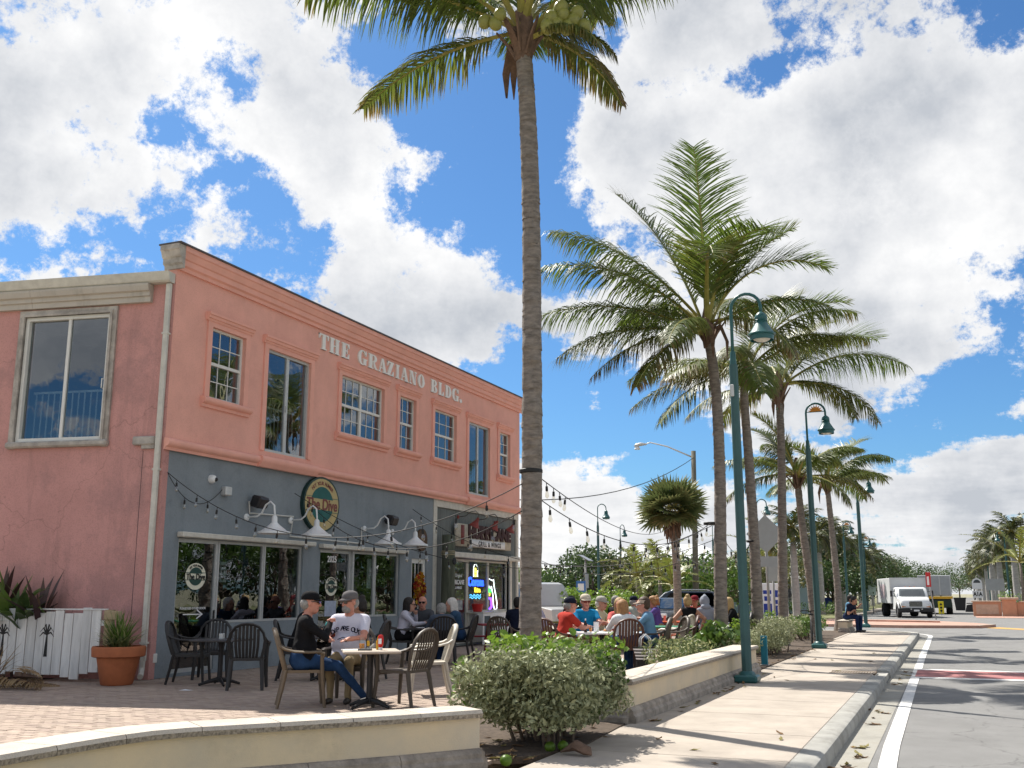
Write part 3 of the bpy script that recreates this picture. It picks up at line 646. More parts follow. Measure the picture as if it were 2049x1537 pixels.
for i in range(1, 14): q = SB(); y_ = a + (b - a) * i / 14; q.box(y_ - .011, y_ + .011, -.33, -.31, c + .1, c + 1.0); q.go('baluster', m_rail, fr)
# side cornice, fascia gutter and downspout
m_corn = stucco_mat('weathered_cornice', (0.52, 0.48, 0.42), 0.6, grime=(0.20, 0.18, 0.15))
scor = [(0.0, 0.0), (0.09, 0.0), (0.09, 0.10), (0.13, 0.115), (0.13, 0.19), (0.18, 0.21), (0.21, 0.30), (0.21, 0.34), (0.0, 0.34)]
q = SB()
for (s0, s1) in ((0.46, 3.0), (3.006, 6.0), (6.006, 9.0)):
    q = SB(); q.add([(s, o, 6.96 + h) for s in (s0, s1) for (o, h) in scor], [(i, (i + 1) % 9, 9 + (i + 1) % 9, 9 + i) for i in range(9)] + [tuple(range(9)), tuple(range(17, 8, -1))]); q.go('side_cornice', m_corn)
q = SB(); q.add([(s, o, 7.31 + h) for s in (0.02, SL) for (o, h) in ((0.0, 0), (0.16, 0.0), (0.20, 0.03), (0.24, 0.13), (0.26, 0.19), (0.0, 0.19))], [(i, (i + 1) % 6, 6 + (i + 1) % 6, 6 + i) for i in range(6)] + [tuple(range(6)), tuple(range(11, 5, -1))]); q.go('gutter', m_trimw)
q = SB(); q.bev(0.045, 0.145, 0.03, 0.11, 0.32, 7.30, .012); q.tube([(0.095, 0.07, 0.36), (0.10, 0.075, 0.2), (0.06, 0.16, 0.10), (0.0, 0.28, 0.07)], .05, 8); ds = q.go('downspout', m_trimw, smooth=40)
for z in (0.62, 3.72, 6.3): q = SB(); q.box(0.03, 0.16, 0.012, 0.116, z, z + .035); q.go('strap', m_trimw, ds)
q = SB(); q.bev(0.16, 0.62, 0.0, .10, 4.20, 4.36, .02); q.box(0.18, 0.44, 0.0, .07, 4.13, 4.20); q.go('ledge_stub', m_stone)
q = SB(); q.box(0.421, 0.435, -.02, 0.004, 1.0, 4.1); q.go('wall_joint', m_dark)

# ------------------------------------------------------------------ white letters on the front (fat-face capitals)
def arc(cx, cz, rx, rz, a0, a1, n=10): return [(cx + rx * math.cos(R(a0 + (a1 - a0) * i / n)), cz + rz * math.sin(R(a0 + (a1 - a0) * i / n))) for i in range(n + 1)]
def ring(cx, cz, rx, rz, tx, tz, a0, a1, n=12):
    o = arc(cx, cz, rx, rz, a0, a1, n); i_ = arc(cx, cz, rx - tx, rz - tz, a0, a1, n); return [[o[k], o[k + 1], i_[k + 1], i_[k]] for k in range(n)]
def rc(x0, x1, z0, z1): return [(x0, z0), (x1, z0), (x1, z1), (x0, z1)]
s_ = .08
G = {
 'T': [rc(.36, .68, 0, 1), rc(.26, .78, 0, s_), rc(0, 1, 1 - s_, 1), [(0, 1), (0, .68), (.05, .68), (.16, .93), (.16, 1)], [(1, 1), (.84, 1), (.84, .93), (.95, .68), (1, .68)]],
 'H': [rc(.08, .38, 0, 1), rc(.64, .94, 0, 1), rc(.38, .64, .47, .54), rc(0, .46, 0, s_), rc(.56, 1.02, 0, s_), rc(0, .46, 1 - s_, 1), rc(.56, 1.02, 1 - s_, 1)],
 'E': [rc(.1, .44, 0, 1), rc(0, .9, 0, s_), rc(0, .88, 1 - s_, 1), rc(.44, .66, .47, .54), rc(.62, .68, .32, .69), [(.9, 0), (.9, .33), (.85, .33), (.70, .08), (.7, 0)], [(.88, 1), (.7, 1), (.70, .92), (.82, .69), (.88, .69)]],
 'G': ring(.5, .5, .5, .52, .33, .08, 75, 285) + ring(.5, .5, .46, .52, .12, .08, 285, 320, 4) + ring(.5, .5, .46, .52, .12, .08, 30, 75, 5) + [rc(.62, .93, .02, .42), rc(.54, 1.02, .38, .45), [(.86, 1), (.82, .8), (.9, .66), (.94, .66), (.94, 1)]],
 'R': [rc(.1, .42, 0, 1), rc(0, .54, 0, s_), rc(0, .55, 1 - s_, 1), rc(.42, .55, .46, .53)] + ring(.52, .735, .4, .27, .27, .07, -90, 90, 8) + [[(.52, .5), (.66, .47), (.92, .06), (1.05, .08), (1.05, 0), (.76, 0), (.62, .12)]],
 'A': [[(.38, 1), (.6, 1), (1.0, 0), (.64, 0)], [(.38, 1), (.46, .86), (.16, 0), (.09, 0)], rc(.2, .68, .28, .35), rc(0, .3, 0, s_), rc(.52, 1.06, 0, s_)],
 'Z': [[(.52, 1), (.9, 1), (.38, 0), (0, 0)], rc(.05, .9, 1 - s_, 1), rc(0, .9, 0, s_), [(.05, 1), (.05, .66), (.1, .66), (.26, .95), (.26, 1)], [(.9, 0), (.9, .34), (.85, .34), (.66, .06), (.66, 0)]],
 'I': [rc(.2, .8, 0, 1), rc(0, 1, 0, s_), rc(0, 1, 1 - s_, 1)],
 'N': [rc(.1, .17, 0, 1), rc(.83, .9, 0, 1), [(.1, 1), (.42, 1), (.9, 0), (.6, 0)], rc(0, .3, 0, s_), rc(0, .3, 1 - s_, 1), rc(.7, 1.02, 1 - s_, 1)],
 'O': ring(.5, .5, .5, .52, .32, .07, 0, 360, 24),
 'B': [rc(.1, .42, 0, 1), rc(0, .5, 0, s_), rc(0, .5, 1 - s_, 1), rc(.42, .5, .48, .54)] + ring(.48, .755, .4, .25, .27, .07, -90, 90, 8) + ring(.48, .26, .48, .27, .32, .07, -90, 90, 8),
 'L': [rc(.1, .46, 0, 1), rc(0, .9, 0, s_), rc(0, .56, 1 - s_, 1), [(.92, 0), (.92, .36), (.86, .36), (.66, .08), (.66, 0)]],
 'D': [rc(.1, .42, 0, 1), rc(0, .42, 0, s_), rc(0, .42, 1 - s_, 1)] + ring(.4, .5, .6, .5, .33, .08, -90, 90, 12),
 '.': [arc(.5, .16, .5, .16, 0, 360, 10)[:-1]]}
for ch, a, b in (('T', 525, 590), ('H', 600, 665), ('E', 683, 740), ('G', 797, 855), ('R', 868, 930), ('A', 940, 993), ('Z', 997, 1047), ('I', 1058, 1082), ('A', 1093, 1142), ('N', 1153, 1199), ('O', 1210, 1254), ('B', 1300, 1343), ('L', 1352, 1390), ('D', 1398, 1437), ('G', 1445, 1488), ('.', 1497, 1511)):
    ya = at_x(480 + a / 3.415, 745, XF).y; yb = at_x(480 + b / 3.415, 745, XF).y
    q = WB()
    for i, poly in enumerate(G[ch]): q.prism([(ya + p[0] * (yb - ya), 7.135 + p[1] * 0.37) for p in poly], XF - .002, XF + 0.035 + i * 0.0004, 'x')
    q.go('letter', m_wletter)
# ------------------------------------------------------------------ plants
def leafmat(name, col, tip, rough=0.45, trans=0.35, var=0.3, spec=0.5, objvar=0.12):
    """leaf colour runs to the tip colour along the point attribute 'tip' (dry leaf ends), with clump variation"""
    m = mat(name, col, rough, var, 3.0, spec=spec, trans=trans, objvar=objvar, detail=3)
    nt = m.node_tree; N = nt.nodes; L = nt.links; b = N['Principled BSDF']; src = b.inputs['Base Color'].links[0].from_socket
    at = N.new('ShaderNodeAttribute'); at.attribute_name = 'tip'; mx = N.new('ShaderNodeMix'); mx.data_type = 'RGBA'
    L.new(at.outputs['Fac'], mx.inputs['Factor']); L.new(src, mx.inputs['A']); mx.inputs['B'].default_value = (*tip, 1)
    L.new(mx.outputs['Result'], b.inputs['Base Color'])
    for n in N:
        if n.type == 'BSDF_TRANSLUCENT': L.new(mx.outputs['Result'], n.inputs[0])
    return m
m_frond = leafmat('coconut_frond', (0.115, 0.18, 0.024), (0.27, 0.17, 0.06), trans=0.42)
m_rach = mat('frond_stalk', (0.30, 0.27, 0.06), 0.5, 0.3, 4, spec=0.4)
m_dry = leafmat('dry_frond', (0.26, 0.17, 0.085), (0.35, 0.25, 0.14), 0.8, 0.15, 0.5, 0.2)
m_sabal = leafmat('fan_palm_leaf', (0.12, 0.165, 0.055), (0.32, 0.25, 0.12), trans=0.25)
m_royal = leafmat('royal_palm_frond', (0.065, 0.095, 0.03), (0.15, 0.12, 0.06), trans=0.25)
m_silver = leafmat('silver_buttonwood_leaf', (0.33, 0.36, 0.19), (0.48, 0.50, 0.30), 0.6, 0.2, 0.45, 0.3)
m_lime = leafmat('bright_green_leaf', (0.15, 0.27, 0.028), (0.24, 0.34, 0.05), 0.4, 0.4, 0.35)
m_green = leafmat('mid_green_leaf', (0.085, 0.165, 0.026), (0.16, 0.25, 0.05), 0.45, 0.3, 0.45)
m_deep = leafmat('deep_green_leaf', (0.052, 0.10, 0.028), (0.10, 0.15, 0.045), 0.5, 0.25, 0.4)
m_olive = leafmat('olive_leaf', (0.135, 0.155, 0.05), (0.24, 0.22, 0.1), 0.6, 0.25, 0.4)
m_varieg = leafmat('variegated_leaf', (0.10, 0.165, 0.05), (0.50, 0.50, 0.24), 0.5, 0.3, 0.4)
m_purple = leafmat('purple_leaf', (0.060, 0.028, 0.040), (0.10, 0.06, 0.03), 0.5, 0.15, 0.5)
m_trunk = mat('coconut_trunk', (0.29, 0.25, 0.215), 0.95, 0.5, 3.0, 0.6, 24, stretch=(2.2, 2.2, 7))
m_trunk2 = mat('royal_palm_trunk', (0.42, 0.40, 0.37), 0.9, 0.3, 3, 0.2, 20, stretch=(1, 1, 4))
m_husk = mat('palm_husk_fibre', (0.20, 0.125, 0.085), 0.95, 0.5, 8, 0.5, 40)
m_coco = mat('green_coconut', (0.26, 0.26, 0.055), 0.4, 0.35, 5, spec=0.5)
m_bark = mat('shrub_bark', (0.17, 0.13, 0.10), 0.95, 0.4, 14, 0.5, 40)

def attr_mesh(name, V, Fc, tipv, mats, mi=None, smooth=False):
    me = bpy.data.meshes.new(name); me.from_pydata(V, [], Fc)
    for m in mats: me.materials.append(m)
    if mi is not None: me.polygons.foreach_set('material_index', mi)
    a = me.attributes.new('tip', 'FLOAT', 'POINT'); a.data.foreach_set('value', tipv)
    if smooth: me.polygons.foreach_set('use_smooth', [True] * len(Fc))
    me.update(); return me
def frond_mesh(L_, el, droop, rnd, leaf=0.85, pairs=92, hang=0.75, width=0.040, brown=0.25, mats=None, bare=0.16, seg=3, twist=0.0):
    """one feather leaf: arched stalk in the local xz plane, leaflets both sides that hang under their weight"""
    V, Fc, T, MI = [], [], [], []
    n = 16; pts = []; p = Vector((0, 0, 0)); sw = rnd.uniform(-.12, .12)
    for i in range(n + 1):
        s = i / n; pts.append(p.copy()); th = R(el - droop * s ** 1.35); p = p + Vector((math.cos(th), sw * s, math.sin(th))) * (L_ / n)
    def at(s):
        f = s * n; i = min(int(f), n - 1); return pts[i].lerp(pts[i + 1], f - i), (pts[i + 1] - pts[i]).normalized()
    for i in range(n + 1):      # stalk
        s = i / n; c, t = at(min(s, .999)); sd = t.cross(Vector((0, 0, 1))); sd = sd.normalized() if sd.length > .05 else Vector((0, 1, 0)); u = sd.cross(t)
        r = 0.045 * (1 - s) ** 1.2 + 0.006
        for (a, b) in ((1.3, 0), (0, .8), (-1.3, 0), (0, -.8)): V.append(c + sd * r * a + u * r * b); T.append(brown * s * .5)
    for i in range(n):
        for j in range(4): Fc.append((i * 4 + j, i * 4 + (j + 1) % 4, i * 4 + 4 + (j + 1) % 4, i * 4 + 4 + j)); MI.append(1)
    for k in range(pairs):
        s = bare + (1 - bare) * (k + rnd.uniform(-.3, .3)) / pairs; s = min(max(s, bare), .995)
        c, t = at(s); sd = t.cross(Vector((0, 0, 1))); sd = sd.normalized() if sd.length > .05 else Vector((0, 1, 0)); u = sd.cross(t)
        prof = min(1, (s - bare) / .18 + .35) * (1 - max(0, (s - .5) / .5) ** 1.7 * .72)
        for side in (-1, 1):
            if rnd.random() < .04: continue
            ll = leaf * prof * rnd.uniform(.8, 1.1); d = (sd * side * rnd.uniform(.8, 1.0) + t * rnd.uniform(.5, .95) + u * (rnd.uniform(.05, .40) if hang < .9 else rnd.uniform(-.25, .12))).normalized()
            h = hang * rnd.uniform(.6, 1.25); q = c.copy(); w0 = width * rnd.uniform(.8, 1.15); b0 = len(V)
            dry = brown * rnd.uniform(.3, 1.6) + (.5 if s > .88 and rnd.random() < brown * 2 else 0)
            for g in range(seg + 1):
                f = g / seg; wv = (d.cross(u if abs(d.dot(u)) < .9 else t)).normalized()
                ww = w0 * (.75 + .8 * f) * (1 - f ** 1.8) + .004
                V.append(q + wv * ww / 2); V.append(q - wv * ww / 2); tv = min(1, dry * f * 1.3); T += [tv, tv]
                q = q + d * ll / seg; d = (d + Vector((0, 0, -1)) * h * (.42 if hang < .9 else .62)).normalized()
            for g in range(seg): Fc.append((b0 + 2 * g, b0 + 2 * g + 1, b0 + 2 * g + 3, b0 + 2 * g + 2)); MI.append(0)
    return attr_mesh('frond', [tuple(v) for v in V], Fc, T, mats or [m_frond, m_rach], MI)
def trunk_mesh(path, r0, r1, ring=0.13, n=12, rnd=None, m=None, flare=1.35):
    rnd = rnd or random.Random(1); q = MB(); pts = [Vector(p) for p in path]; L_ = [0]
    for i in range(1, len(pts)): L_.append(L_[-1] + (pts[i] - pts[i - 1]).length)
    def at(s):
        for i in range(len(pts) - 1):
            if s <= L_[i + 1]:
                f = (s - L_[i]) / (L_[i + 1] - L_[i]); p0 = pts[max(i - 1, 0)]; p1, p2 = pts[i], pts[i + 1]; p3 = pts[min(i + 2, len(pts) - 1)]
                return 0.5 * ((2 * p1) + (p2 - p0) * f + (2 * p0 - 5 * p1 + 4 * p2 - p3) * f * f + (3 * p1 - p0 - 3 * p2 + p3) * f ** 3)
        return pts[-1]
    s = 0; P, RR = [], []
    while s < L_[-1]:
        f = s / L_[-1]; r = r0 + (r1 - r0) * f; r *= 1 + (flare - 1) * max(0, 1 - s / .8) ** 2
        st = ring * rnd.uniform(.45, 1.7); jx = rnd.uniform(.98, 1.02)
        for (d, k) in ((0, 1.02 * jx), (.35, .995 * jx), (.97, .985 * jx)): P.append(at(min(s + st * d, L_[-1]))); RR.append(r * k)
        s += st
    q.tube(P, RR, n); 
    # a little raggedness
    q.v = [(v[0] + rnd.uniform(-.006, .006) * r0 * 6, v[1] + rnd.uniform(-.006, .006) * r0 * 6, v[2] + rnd.uniform(-.012, .012)) for v in q.v]
    return q.mesh('trunk', m or m_trunk, smooth=50)
def coconut_palm(base, crown, path, r0, r1, fronds, label, group=None, coconuts=(), seed=1, name='coconut_palm', fill=0, flen=3.4, cat='palm tree', leaf=0.8, boots=9):
    rnd = random.Random(seed); B = Vector(base); root = empty(name, base, 0, label, cat, group)
    link('trunk', trunk_mesh([Vector(p) - B for p in path], r0, r1, rnd=rnd), root)
    C = Vector(crown) - B; fl = list(fronds)
    for i in range(fill): fl.append((i * 137.5 + rnd.uniform(-15, 15), rnd.uniform(-15, 80), flen * rnd.uniform(.85, 1.05), rnd.uniform(45, 95)))
    q = MB()
    for i in range(boots):
        a = i * 2.4; e = rnd.uniform(.9, 1.3); d = Vector((math.cos(a) * .5, math.sin(a) * .5, e)).normalized(); b0 = C + Vector((math.cos(a), math.sin(a), 0)) * r1 * .8 + Vector((0, 0, -.35 + rnd.uniform(-.1, .1)))
        q.tube([b0, b0 + d * .25, b0 + d * .55 + Vector((math.cos(a), math.sin(a), 0)) * .06], [(.03, .085), (.028, .075), (.018, .03)], 6)
    q.tube([C + Vector((0, 0, -.45)), C + Vector((0, 0, -.15)), C + Vector((0, 0, .25)), C + Vector((0, 0, .6))], [r1 * 1.02, r1 * 1.4, r1 * 1.25, .05], 10)
    q.build('leaf_bases', m_husk, root, smooth=40)
    for i in range(2 + seed % 2):      # hanging dry spathes and fibre
        a = rnd.uniform(0, 6.28); d = Vector((math.cos(a), math.sin(a), 0)); qq = MB(); c0 = C + d * r1 + Vector((0, 0, -.05))
        qq.tube([c0, c0 + d * .25 + Vector((0, 0, .05)), c0 + d * .42 + Vector((0, 0, -.35)), c0 + d * .40 + Vector((0, 0, -.75))], [(.02, .03), (.025, .07), (.02, .06), .008], 6); qq.build('dry_spathe', m_husk, root, smooth=40)
    for (az, el, ln_, dr) in fl:
        br = rnd.choice((.12, .22, .35, .55)) if el < 20 else rnd.choice((.05, .12, .25))
        me = frond_mesh(ln_, el, dr, rnd, leaf=leaf * rnd.uniform(.9, 1.1) * ln_ / 3.4, brown=br, hang=rnd.uniform(.2, .4) if el > 58 else rnd.uniform(.95, 1.5), pairs=112, width=.031)
        link('frond', me, root, C + Vector((math.cos(R(az) + YAW) * .05, math.sin(R(az) + YAW) * .05, rnd.uniform(-.15, .2))), (0, 0, R(az) + YAW))
    for (dx, dy, dz, r) in coconuts:
        qq = MB(); qq.ball((0, 0, 0), (r, r, r * 1.18), 12, 8)
        w = Vector((dx * math.cos(YAW) - dy * math.sin(YAW), dx * math.sin(YAW) + dy * math.cos(YAW), dz)); qq.build('coconut', m_coco, root, True, C + w, (rnd.uniform(-.4, .4), rnd.uniform(-.4, .4), 0))
    return root
# tall palm in the planter in front of the terrace
yb = 13.0; Pm = [at_y(px, py, yb) for (px, py) in ((1060, 1365), (1061, 1200), (1064, 900), (1064, 650), (1062, 420), (1055, 220), (1047, 100))]
Pm[0].z = 0.0
cc = []
for (dx, dz) in ((.36, .15), (.55, .22), (.72, .12), (.45, .02), (.62, -.02), (.78, .28), (.30, -.03), (.52, .36), (.9, .0)): cc.append((dx * .9 + .08, -.5 + dx * .1, -.12 + dz * .8, .11))
cc += [(-.42, -.35, -.02, .10), (-.58, -.3, .04, .10), (-.35, -.4, .10, .095)]
coconut_palm(Pm[0], Pm[-1] + Vector((0, 0, .25)), Pm, 0.155, 0.125,
    [(183, 38, 4.3, 42), (150, 6, 3.1, 40), (35, 6, 2.1, 70), (170, 34, 3.8, 44), (338, -2, 1.6, 60), (318, 8, 1.6, 80), (8, 44, 3.4, 42), (20, 58, 3.6, 60), (150, 55, 3.6, 50), (230, 45, 3.4, 60), (290, 50, 3.4, 55), (60, 60, 3.6, 45), (100, 70, 3.4, 40), (345, 52, 3.4, 50), (195, 70, 3.3, 45), (120, 52, 3.2, 50), (60, 52, 3.3, 55), (255, 72, 3.2, 40), (85, 45, 2.6, 50)],
    'tall coconut palm with a bunch of green coconuts rising from the silvery shrub', 'coconut palms along the pavement', cc, seed=3, leaf=1.0)
GP = 'coconut palms along the pavement'
def rowpalm(y, pts, fr, lab, seed, r0=.155, r1=.105, fill=6, flen=3.2, leaf=1.1):
    P = [at_y(px, py, y) for (px, py) in pts]; P[0].z = 0; coconut_palm(P[0], P[-1] + Vector((0, 0, .15)), P, r0, r1, fr, lab, GP, seed=seed, fill=fill, flen=flen, leaf=leaf, boots=8)
rowpalm(22.4, [(1443, 1285), (1441, 1150), (1440, 950), (1432, 780), (1416, 670)],
    [(88, 88, 4.6, 14), (150, 72, 4.4, 30), (172, 52, 4.4, 42), (180, 46, 4.2, 62), (183, 24, 4.0, 48), (190, 8, 3.7, 50), (200, -10, 3.2, 40), (5, 62, 3.5, 95), (20, 72, 3.3, 55), (290, 74, 3.6, 120), (260, 66, 3.3, 130), (340, 30, 3.1, 75), (215, -20, 2.8, 40), (60, 45, 3.2, 60), (120, 40, 3.4, 60), (240, 10, 2.7, 70), (310, 0, 2.6, 70)],
    'leafiest coconut palm with a plume of upright fronds, directly behind the straight low wall', 11, fill=2)
rowpalm(27.0, [(1517, 1295), (1512, 1150), (1500, 950), (1490, 820), (1487, 755)],
    [(10, 55, 4.0, 72), (5, 38, 3.8, 55), (180, 0, 3.2, 45), (195, -15, 3.0, 45), (250, 25, 2.8, 70), (40, 70, 3.6, 60), (215, 15, 2.9, 60), (350, 65, 3.6, 80), (165, 20, 3.2, 60)],
    'coconut palm with a strap round its trunk, beside the back of a diamond road sign', 12, fill=3)
rowpalm(31.3, [(1566, 1270), (1565, 1100), (1563, 900), (1558, 790)],
    [(2, 38, 4.4, 70), (8, 60, 4.2, 80), (358, 10, 3.4, 80), (30, 55, 3.6, 60), (185, 5, 3.2, 60), (80, 40, 3.3, 60), (160, 40, 3.3, 70), (20, 75, 3.6, 70)],
    'coconut palm with a long frond sweeping out above the second teal lamp', 13, fill=2)
rowpalm(35.0, [(1632, 1250), (1622, 1170), (1606, 1060), (1595, 960)],
    [(180, 30, 2.9, 60), (190, 0, 2.8, 50), (10, 50, 2.8, 70), (350, 10, 2.6, 70), (120, 60, 2.8, 50)],
    'leaning coconut palm whose trunk bends toward the street corner', 14, fill=7, flen=2.6, leaf=1.0)
rowpalm(45.0, [(1678, 1262), (1676, 1180), (1664, 1060), (1655, 975)],
    [(12, 52, 3.6, 80), (25, 34, 3.4, 75), (45, 20, 3.2, 80), (180, 35, 3.2, 60), (200, 10, 3.0, 60), (20, 65, 3.2, 60)],
    'slim coconut palm standing just behind the couple on the bench wall', 15, fill=6, flen=3.1, leaf=1.0)

# cabbage palm with a round head of fan leaves
def fan_mesh(rnd, r=0.86, blades=22, brown=.2):
    V, Fc, T, MI = [], [], [], []; b = len(V); pl = rnd.uniform(.55, .8)
    for i, s in enumerate((0, 1)):
        c = Vector((pl * s, 0, -.05 * s))
        for (a, bb) in ((.02, 0), (0, .012), (-.02, 0), (0, -.012)): V.append(c + Vector((0, a, bb))); T.append(0)
    for j in range(4): Fc.append((j, (j + 1) % 4, 4 + (j + 1) % 4, 4 + j)); MI.append(1)
    for k in range(blades):
        a = R(-125 + 250 * k / (blades - 1) + rnd.uniform(-3, 3)); d = Vector((math.cos(a), math.sin(a) * .95, .12 * abs(math.sin(a)))).normalized(); ln_ = r * rnd.uniform(.85, 1.1) * (1 - .18 * abs(a) / 2.2)
        q = Vector((pl, 0, -.05)); b0 = len(V); ud = Vector((0, 0, 1)); dry = brown * rnd.uniform(.4, 1.8)
        for g in range(4):
            f = g / 3; wv = d.cross(ud).normalized(); w = (.02 + .085 * math.sin(math.pi * min(1, f * .9 + .12))) * (1 if g < 3 else .08)
            V += [q + wv * w / 2, q - wv * w / 2]; T += [min(1, dry * f)] * 2; q = q + d * ln_ / 3; d = (d + Vector((0, 0, -1)) * rnd.uniform(.05, .16) * (.4 + f)).normalized()
        for g in range(3): Fc.append((b0 + 2 * g, b0 + 2 * g + 1, b0 + 2 * g + 3, b0 + 2 * g + 2)); MI.append(0)
    return attr_mesh('fan_leaf', [tuple(v) for v in V], Fc, T, [m_sabal, m_rach], MI)
_r = random.Random(21); sb = at_y(1355, 1225, 40.0); sb.z = 0; sc_ = at_y(1344, 1022, 40.0)
sab = empty('cabbage_palm', sb, 0, 'fan-leaved cabbage palm with a shaggy round head behind the diners', 'palm tree')
link('trunk', trunk_mesh([(0, 0, 0), (sc_.x - sb.x + .12, .0, 2.4), (sc_.x - sb.x, 0, sc_.z)], .17, .14, rnd=_r), sab)
fans = [fan_mesh(_r, brown=b) for b in (.05, .1, .15, .2, .3, .9)]
for i in range(52):
    u = 1 - 1.75 * (i + .5) / 52; el = math.asin(max(-1, min(1, u))); az = i * 2.39996
    link('fan_leaf', fans[5] if el < -.55 and _r.random() < .6 else fans[i % 5], sab, (sc_.x - sb.x + .05 * math.cos(az), .05 * math.sin(az), sc_.z + .1), (_r.uniform(-1.2, 1.2), -el - .1, az))
q = MB()
for i in range(16):
    a = i * 2.4; q.tube([(sc_.x - sb.x, 0, sc_.z - .2), (sc_.x - sb.x + math.cos(a) * .3, math.sin(a) * .3, sc_.z - .5 - .2 * (i % 3)), (sc_.x - sb.x + math.cos(a) * .32, math.sin(a) * .32, sc_.z - 1.0 - .1 * (i % 4))], [.06, .05, .02], 5)
q.build('dead_leaf_skirt', m_husk, sab, smooth=40)

# royal palms lining the street beyond the junction, small coconut palms, background trees
def royal(seed, h=5.6, shaft=True, n=19, fl=2.3):
    rnd = random.Random(seed); root = empty('royal_palm', (0, 0, 0)); q = MB()
    q.tube([(0, 0, -.3), (0, 0, .3), (0, 0, h * .4), (0, 0, h * .75), (0, 0, h - .8)], [.30, .24, .25, .20, .15], 10); q.build('trunk', m_trunk2, root, True)
    q = MB(); q.tube([(0, 0, h - .8), (0, 0, h - .3), (0, 0, h + .35)], [.16, .15, .06], 8); q.build('crownshaft', mat('crownshaft_green', (0.13, 0.19, 0.05), .5, .3, 3), root, True)
    for i in range(n):
        el = 78 - 105 * (i / n); me = frond_mesh(fl * rnd.uniform(.85, 1.1), el, rnd.uniform(60, 110), rnd, leaf=.8, pairs=30, hang=.95, width=.085, brown=.3 if el > 0 else .7, mats=[m_royal, m_rach], bare=.12, seg=2)
        link('frond', me, root, (0, 0, h + .1), (0, 0, i * 2.39996 + rnd.uniform(-.3, .3)))
    return root
RP = [royal(31, 5.6), royal(32, 5.9), royal(33, 5.3)]
used = [False] * 3
def place_royal(x, y, k, s, lab, grp, rz, z=-.15):
    if used[k]: o = copy_tree(RP[k])
    else: o = RP[k]; used[k] = True
    o.location = (x, y, z); o.scale = (s, s, s); o.rotation_euler = (0, 0, rz); tag(o, lab, 'palm tree', grp)
_r = random.Random(5)
pr_ = at_y(1594, 1230, 66.0); place_royal(pr_.x, 66, 0, 1.0, 'single royal palm with smooth pale grey trunk behind the leaning coconut palm', None, .3)
for i in range(15):
    place_royal(-9.4 + _r.uniform(-.6, .6), 84 + i * 8.5, i % 3, _r.uniform(.98, 1.12), 'royal palm with pale trunk in the row on the truck side of the street', 'royal palms on the truck side of the far street', i * 1.3)
for i in range(13):
    place_royal(4.6 + _r.uniform(-.6, .6), 96 + i * 8, (i + 1) % 3, _r.uniform(.98, 1.14), 'royal palm with pale trunk in the row behind the coral roundabout wall', 'royal palms behind the coral wall', i * 1.7)
# ------------------------------------------------------------------ leafy shrubs and trees
def leaves(rng, P, size, up=0.4, aspect=0.5, out=None):
    """P (n,3) leaf centres -> rhombic leaves folded at the midrib; normals random, biased up/outward"""
    n = len(P); nr = rng.normal(size=(n, 3)); nr[:, 2] += up
    if out is not None: nr += out * 0.9
    nr /= np.linalg.norm(nr, axis=1)[:, None]
    a = rng.normal(size=(n, 3)); a -= nr * (a * nr).sum(1)[:, None]; a /= np.linalg.norm(a, axis=1)[:, None]; b = np.cross(nr, a)
    s = size * rng.uniform(.6, 1.25, n)[:, None]
    v0 = P - a * s * .5; v2 = P + a * s * .5; v1 = P + b * s * aspect * .5 + nr * s * .10; v3 = P - b * s * aspect * .5 + nr * s * .10
    V = np.stack([v0, v1, v2, v3], 1).reshape(-1, 3)
    i = np.arange(n) * 4; F_ = np.stack([np.stack([i, i + 1, i + 2], 1), np.stack([i, i + 2, i + 3], 1)], 1).reshape(-1, 3)
    T = np.repeat(rng.uniform(0, 1, n) ** 2.0, 4); return V, F_, T
def leaf_obj(name, V, F_, T, m, parent, kind=None):
    me = bpy.data.meshes.new(name); me.vertices.add(len(V)); me.vertices.foreach_set('co', V.astype(np.float32).ravel())
    me.loops.add(F_.size); me.loops.foreach_set('vertex_index', F_.astype(np.int32).ravel()); me.polygons.add(len(F_))
    me.polygons.foreach_set('loop_start', np.arange(len(F_), dtype=np.int32) * 3); me.polygons.foreach_set('loop_total', np.full(len(F_), 3, dtype=np.int32))
    me.materials.append(m); a = me.attributes.new('tip', 'FLOAT', 'POINT'); a.data.foreach_set('value', T.astype(np.float32)); me.update(); me.validate()
    o = link(name, me, parent)
    if kind: o['kind'] = kind
    return o
def clump_points(rng, blobs, n, shell=0.55):
    """points in the outer shell of ellipsoid clumps; returns points and outward directions"""
    vol = np.array([b[3] * b[4] * b[5] for b in blobs]) ** .67; pick = rng.choice(len(blobs), n, p=vol / vol.sum()); B = np.array(blobs)[pick]
    d = rng.normal(size=(n, 3)); d /= np.linalg.norm(d, axis=1)[:, None]; r = (shell + (1 - shell) * rng.uniform(0, 1, n) ** .6)
    r *= rng.uniform(.92, 1.07, n); return B[:, :3] + d * B[:, 3:6] * r[:, None], d
def blob_field(rng, x0, x1, y0, y1, z0, z1, n, r):
    out = []
    for _ in range(n):
        rr = min(r * rng.uniform(.7, 1.3), (x1 - x0) * .45, (y1 - y0) * .45, (z1 - z0) * .6); out.append((rng.uniform(x0 + rr, x1 - rr), rng.uniform(y0 + rr, y1 - rr), rng.uniform(z0 + rr * .8, z1 - rr * .7), rr, rr, rr * .85))
    return out
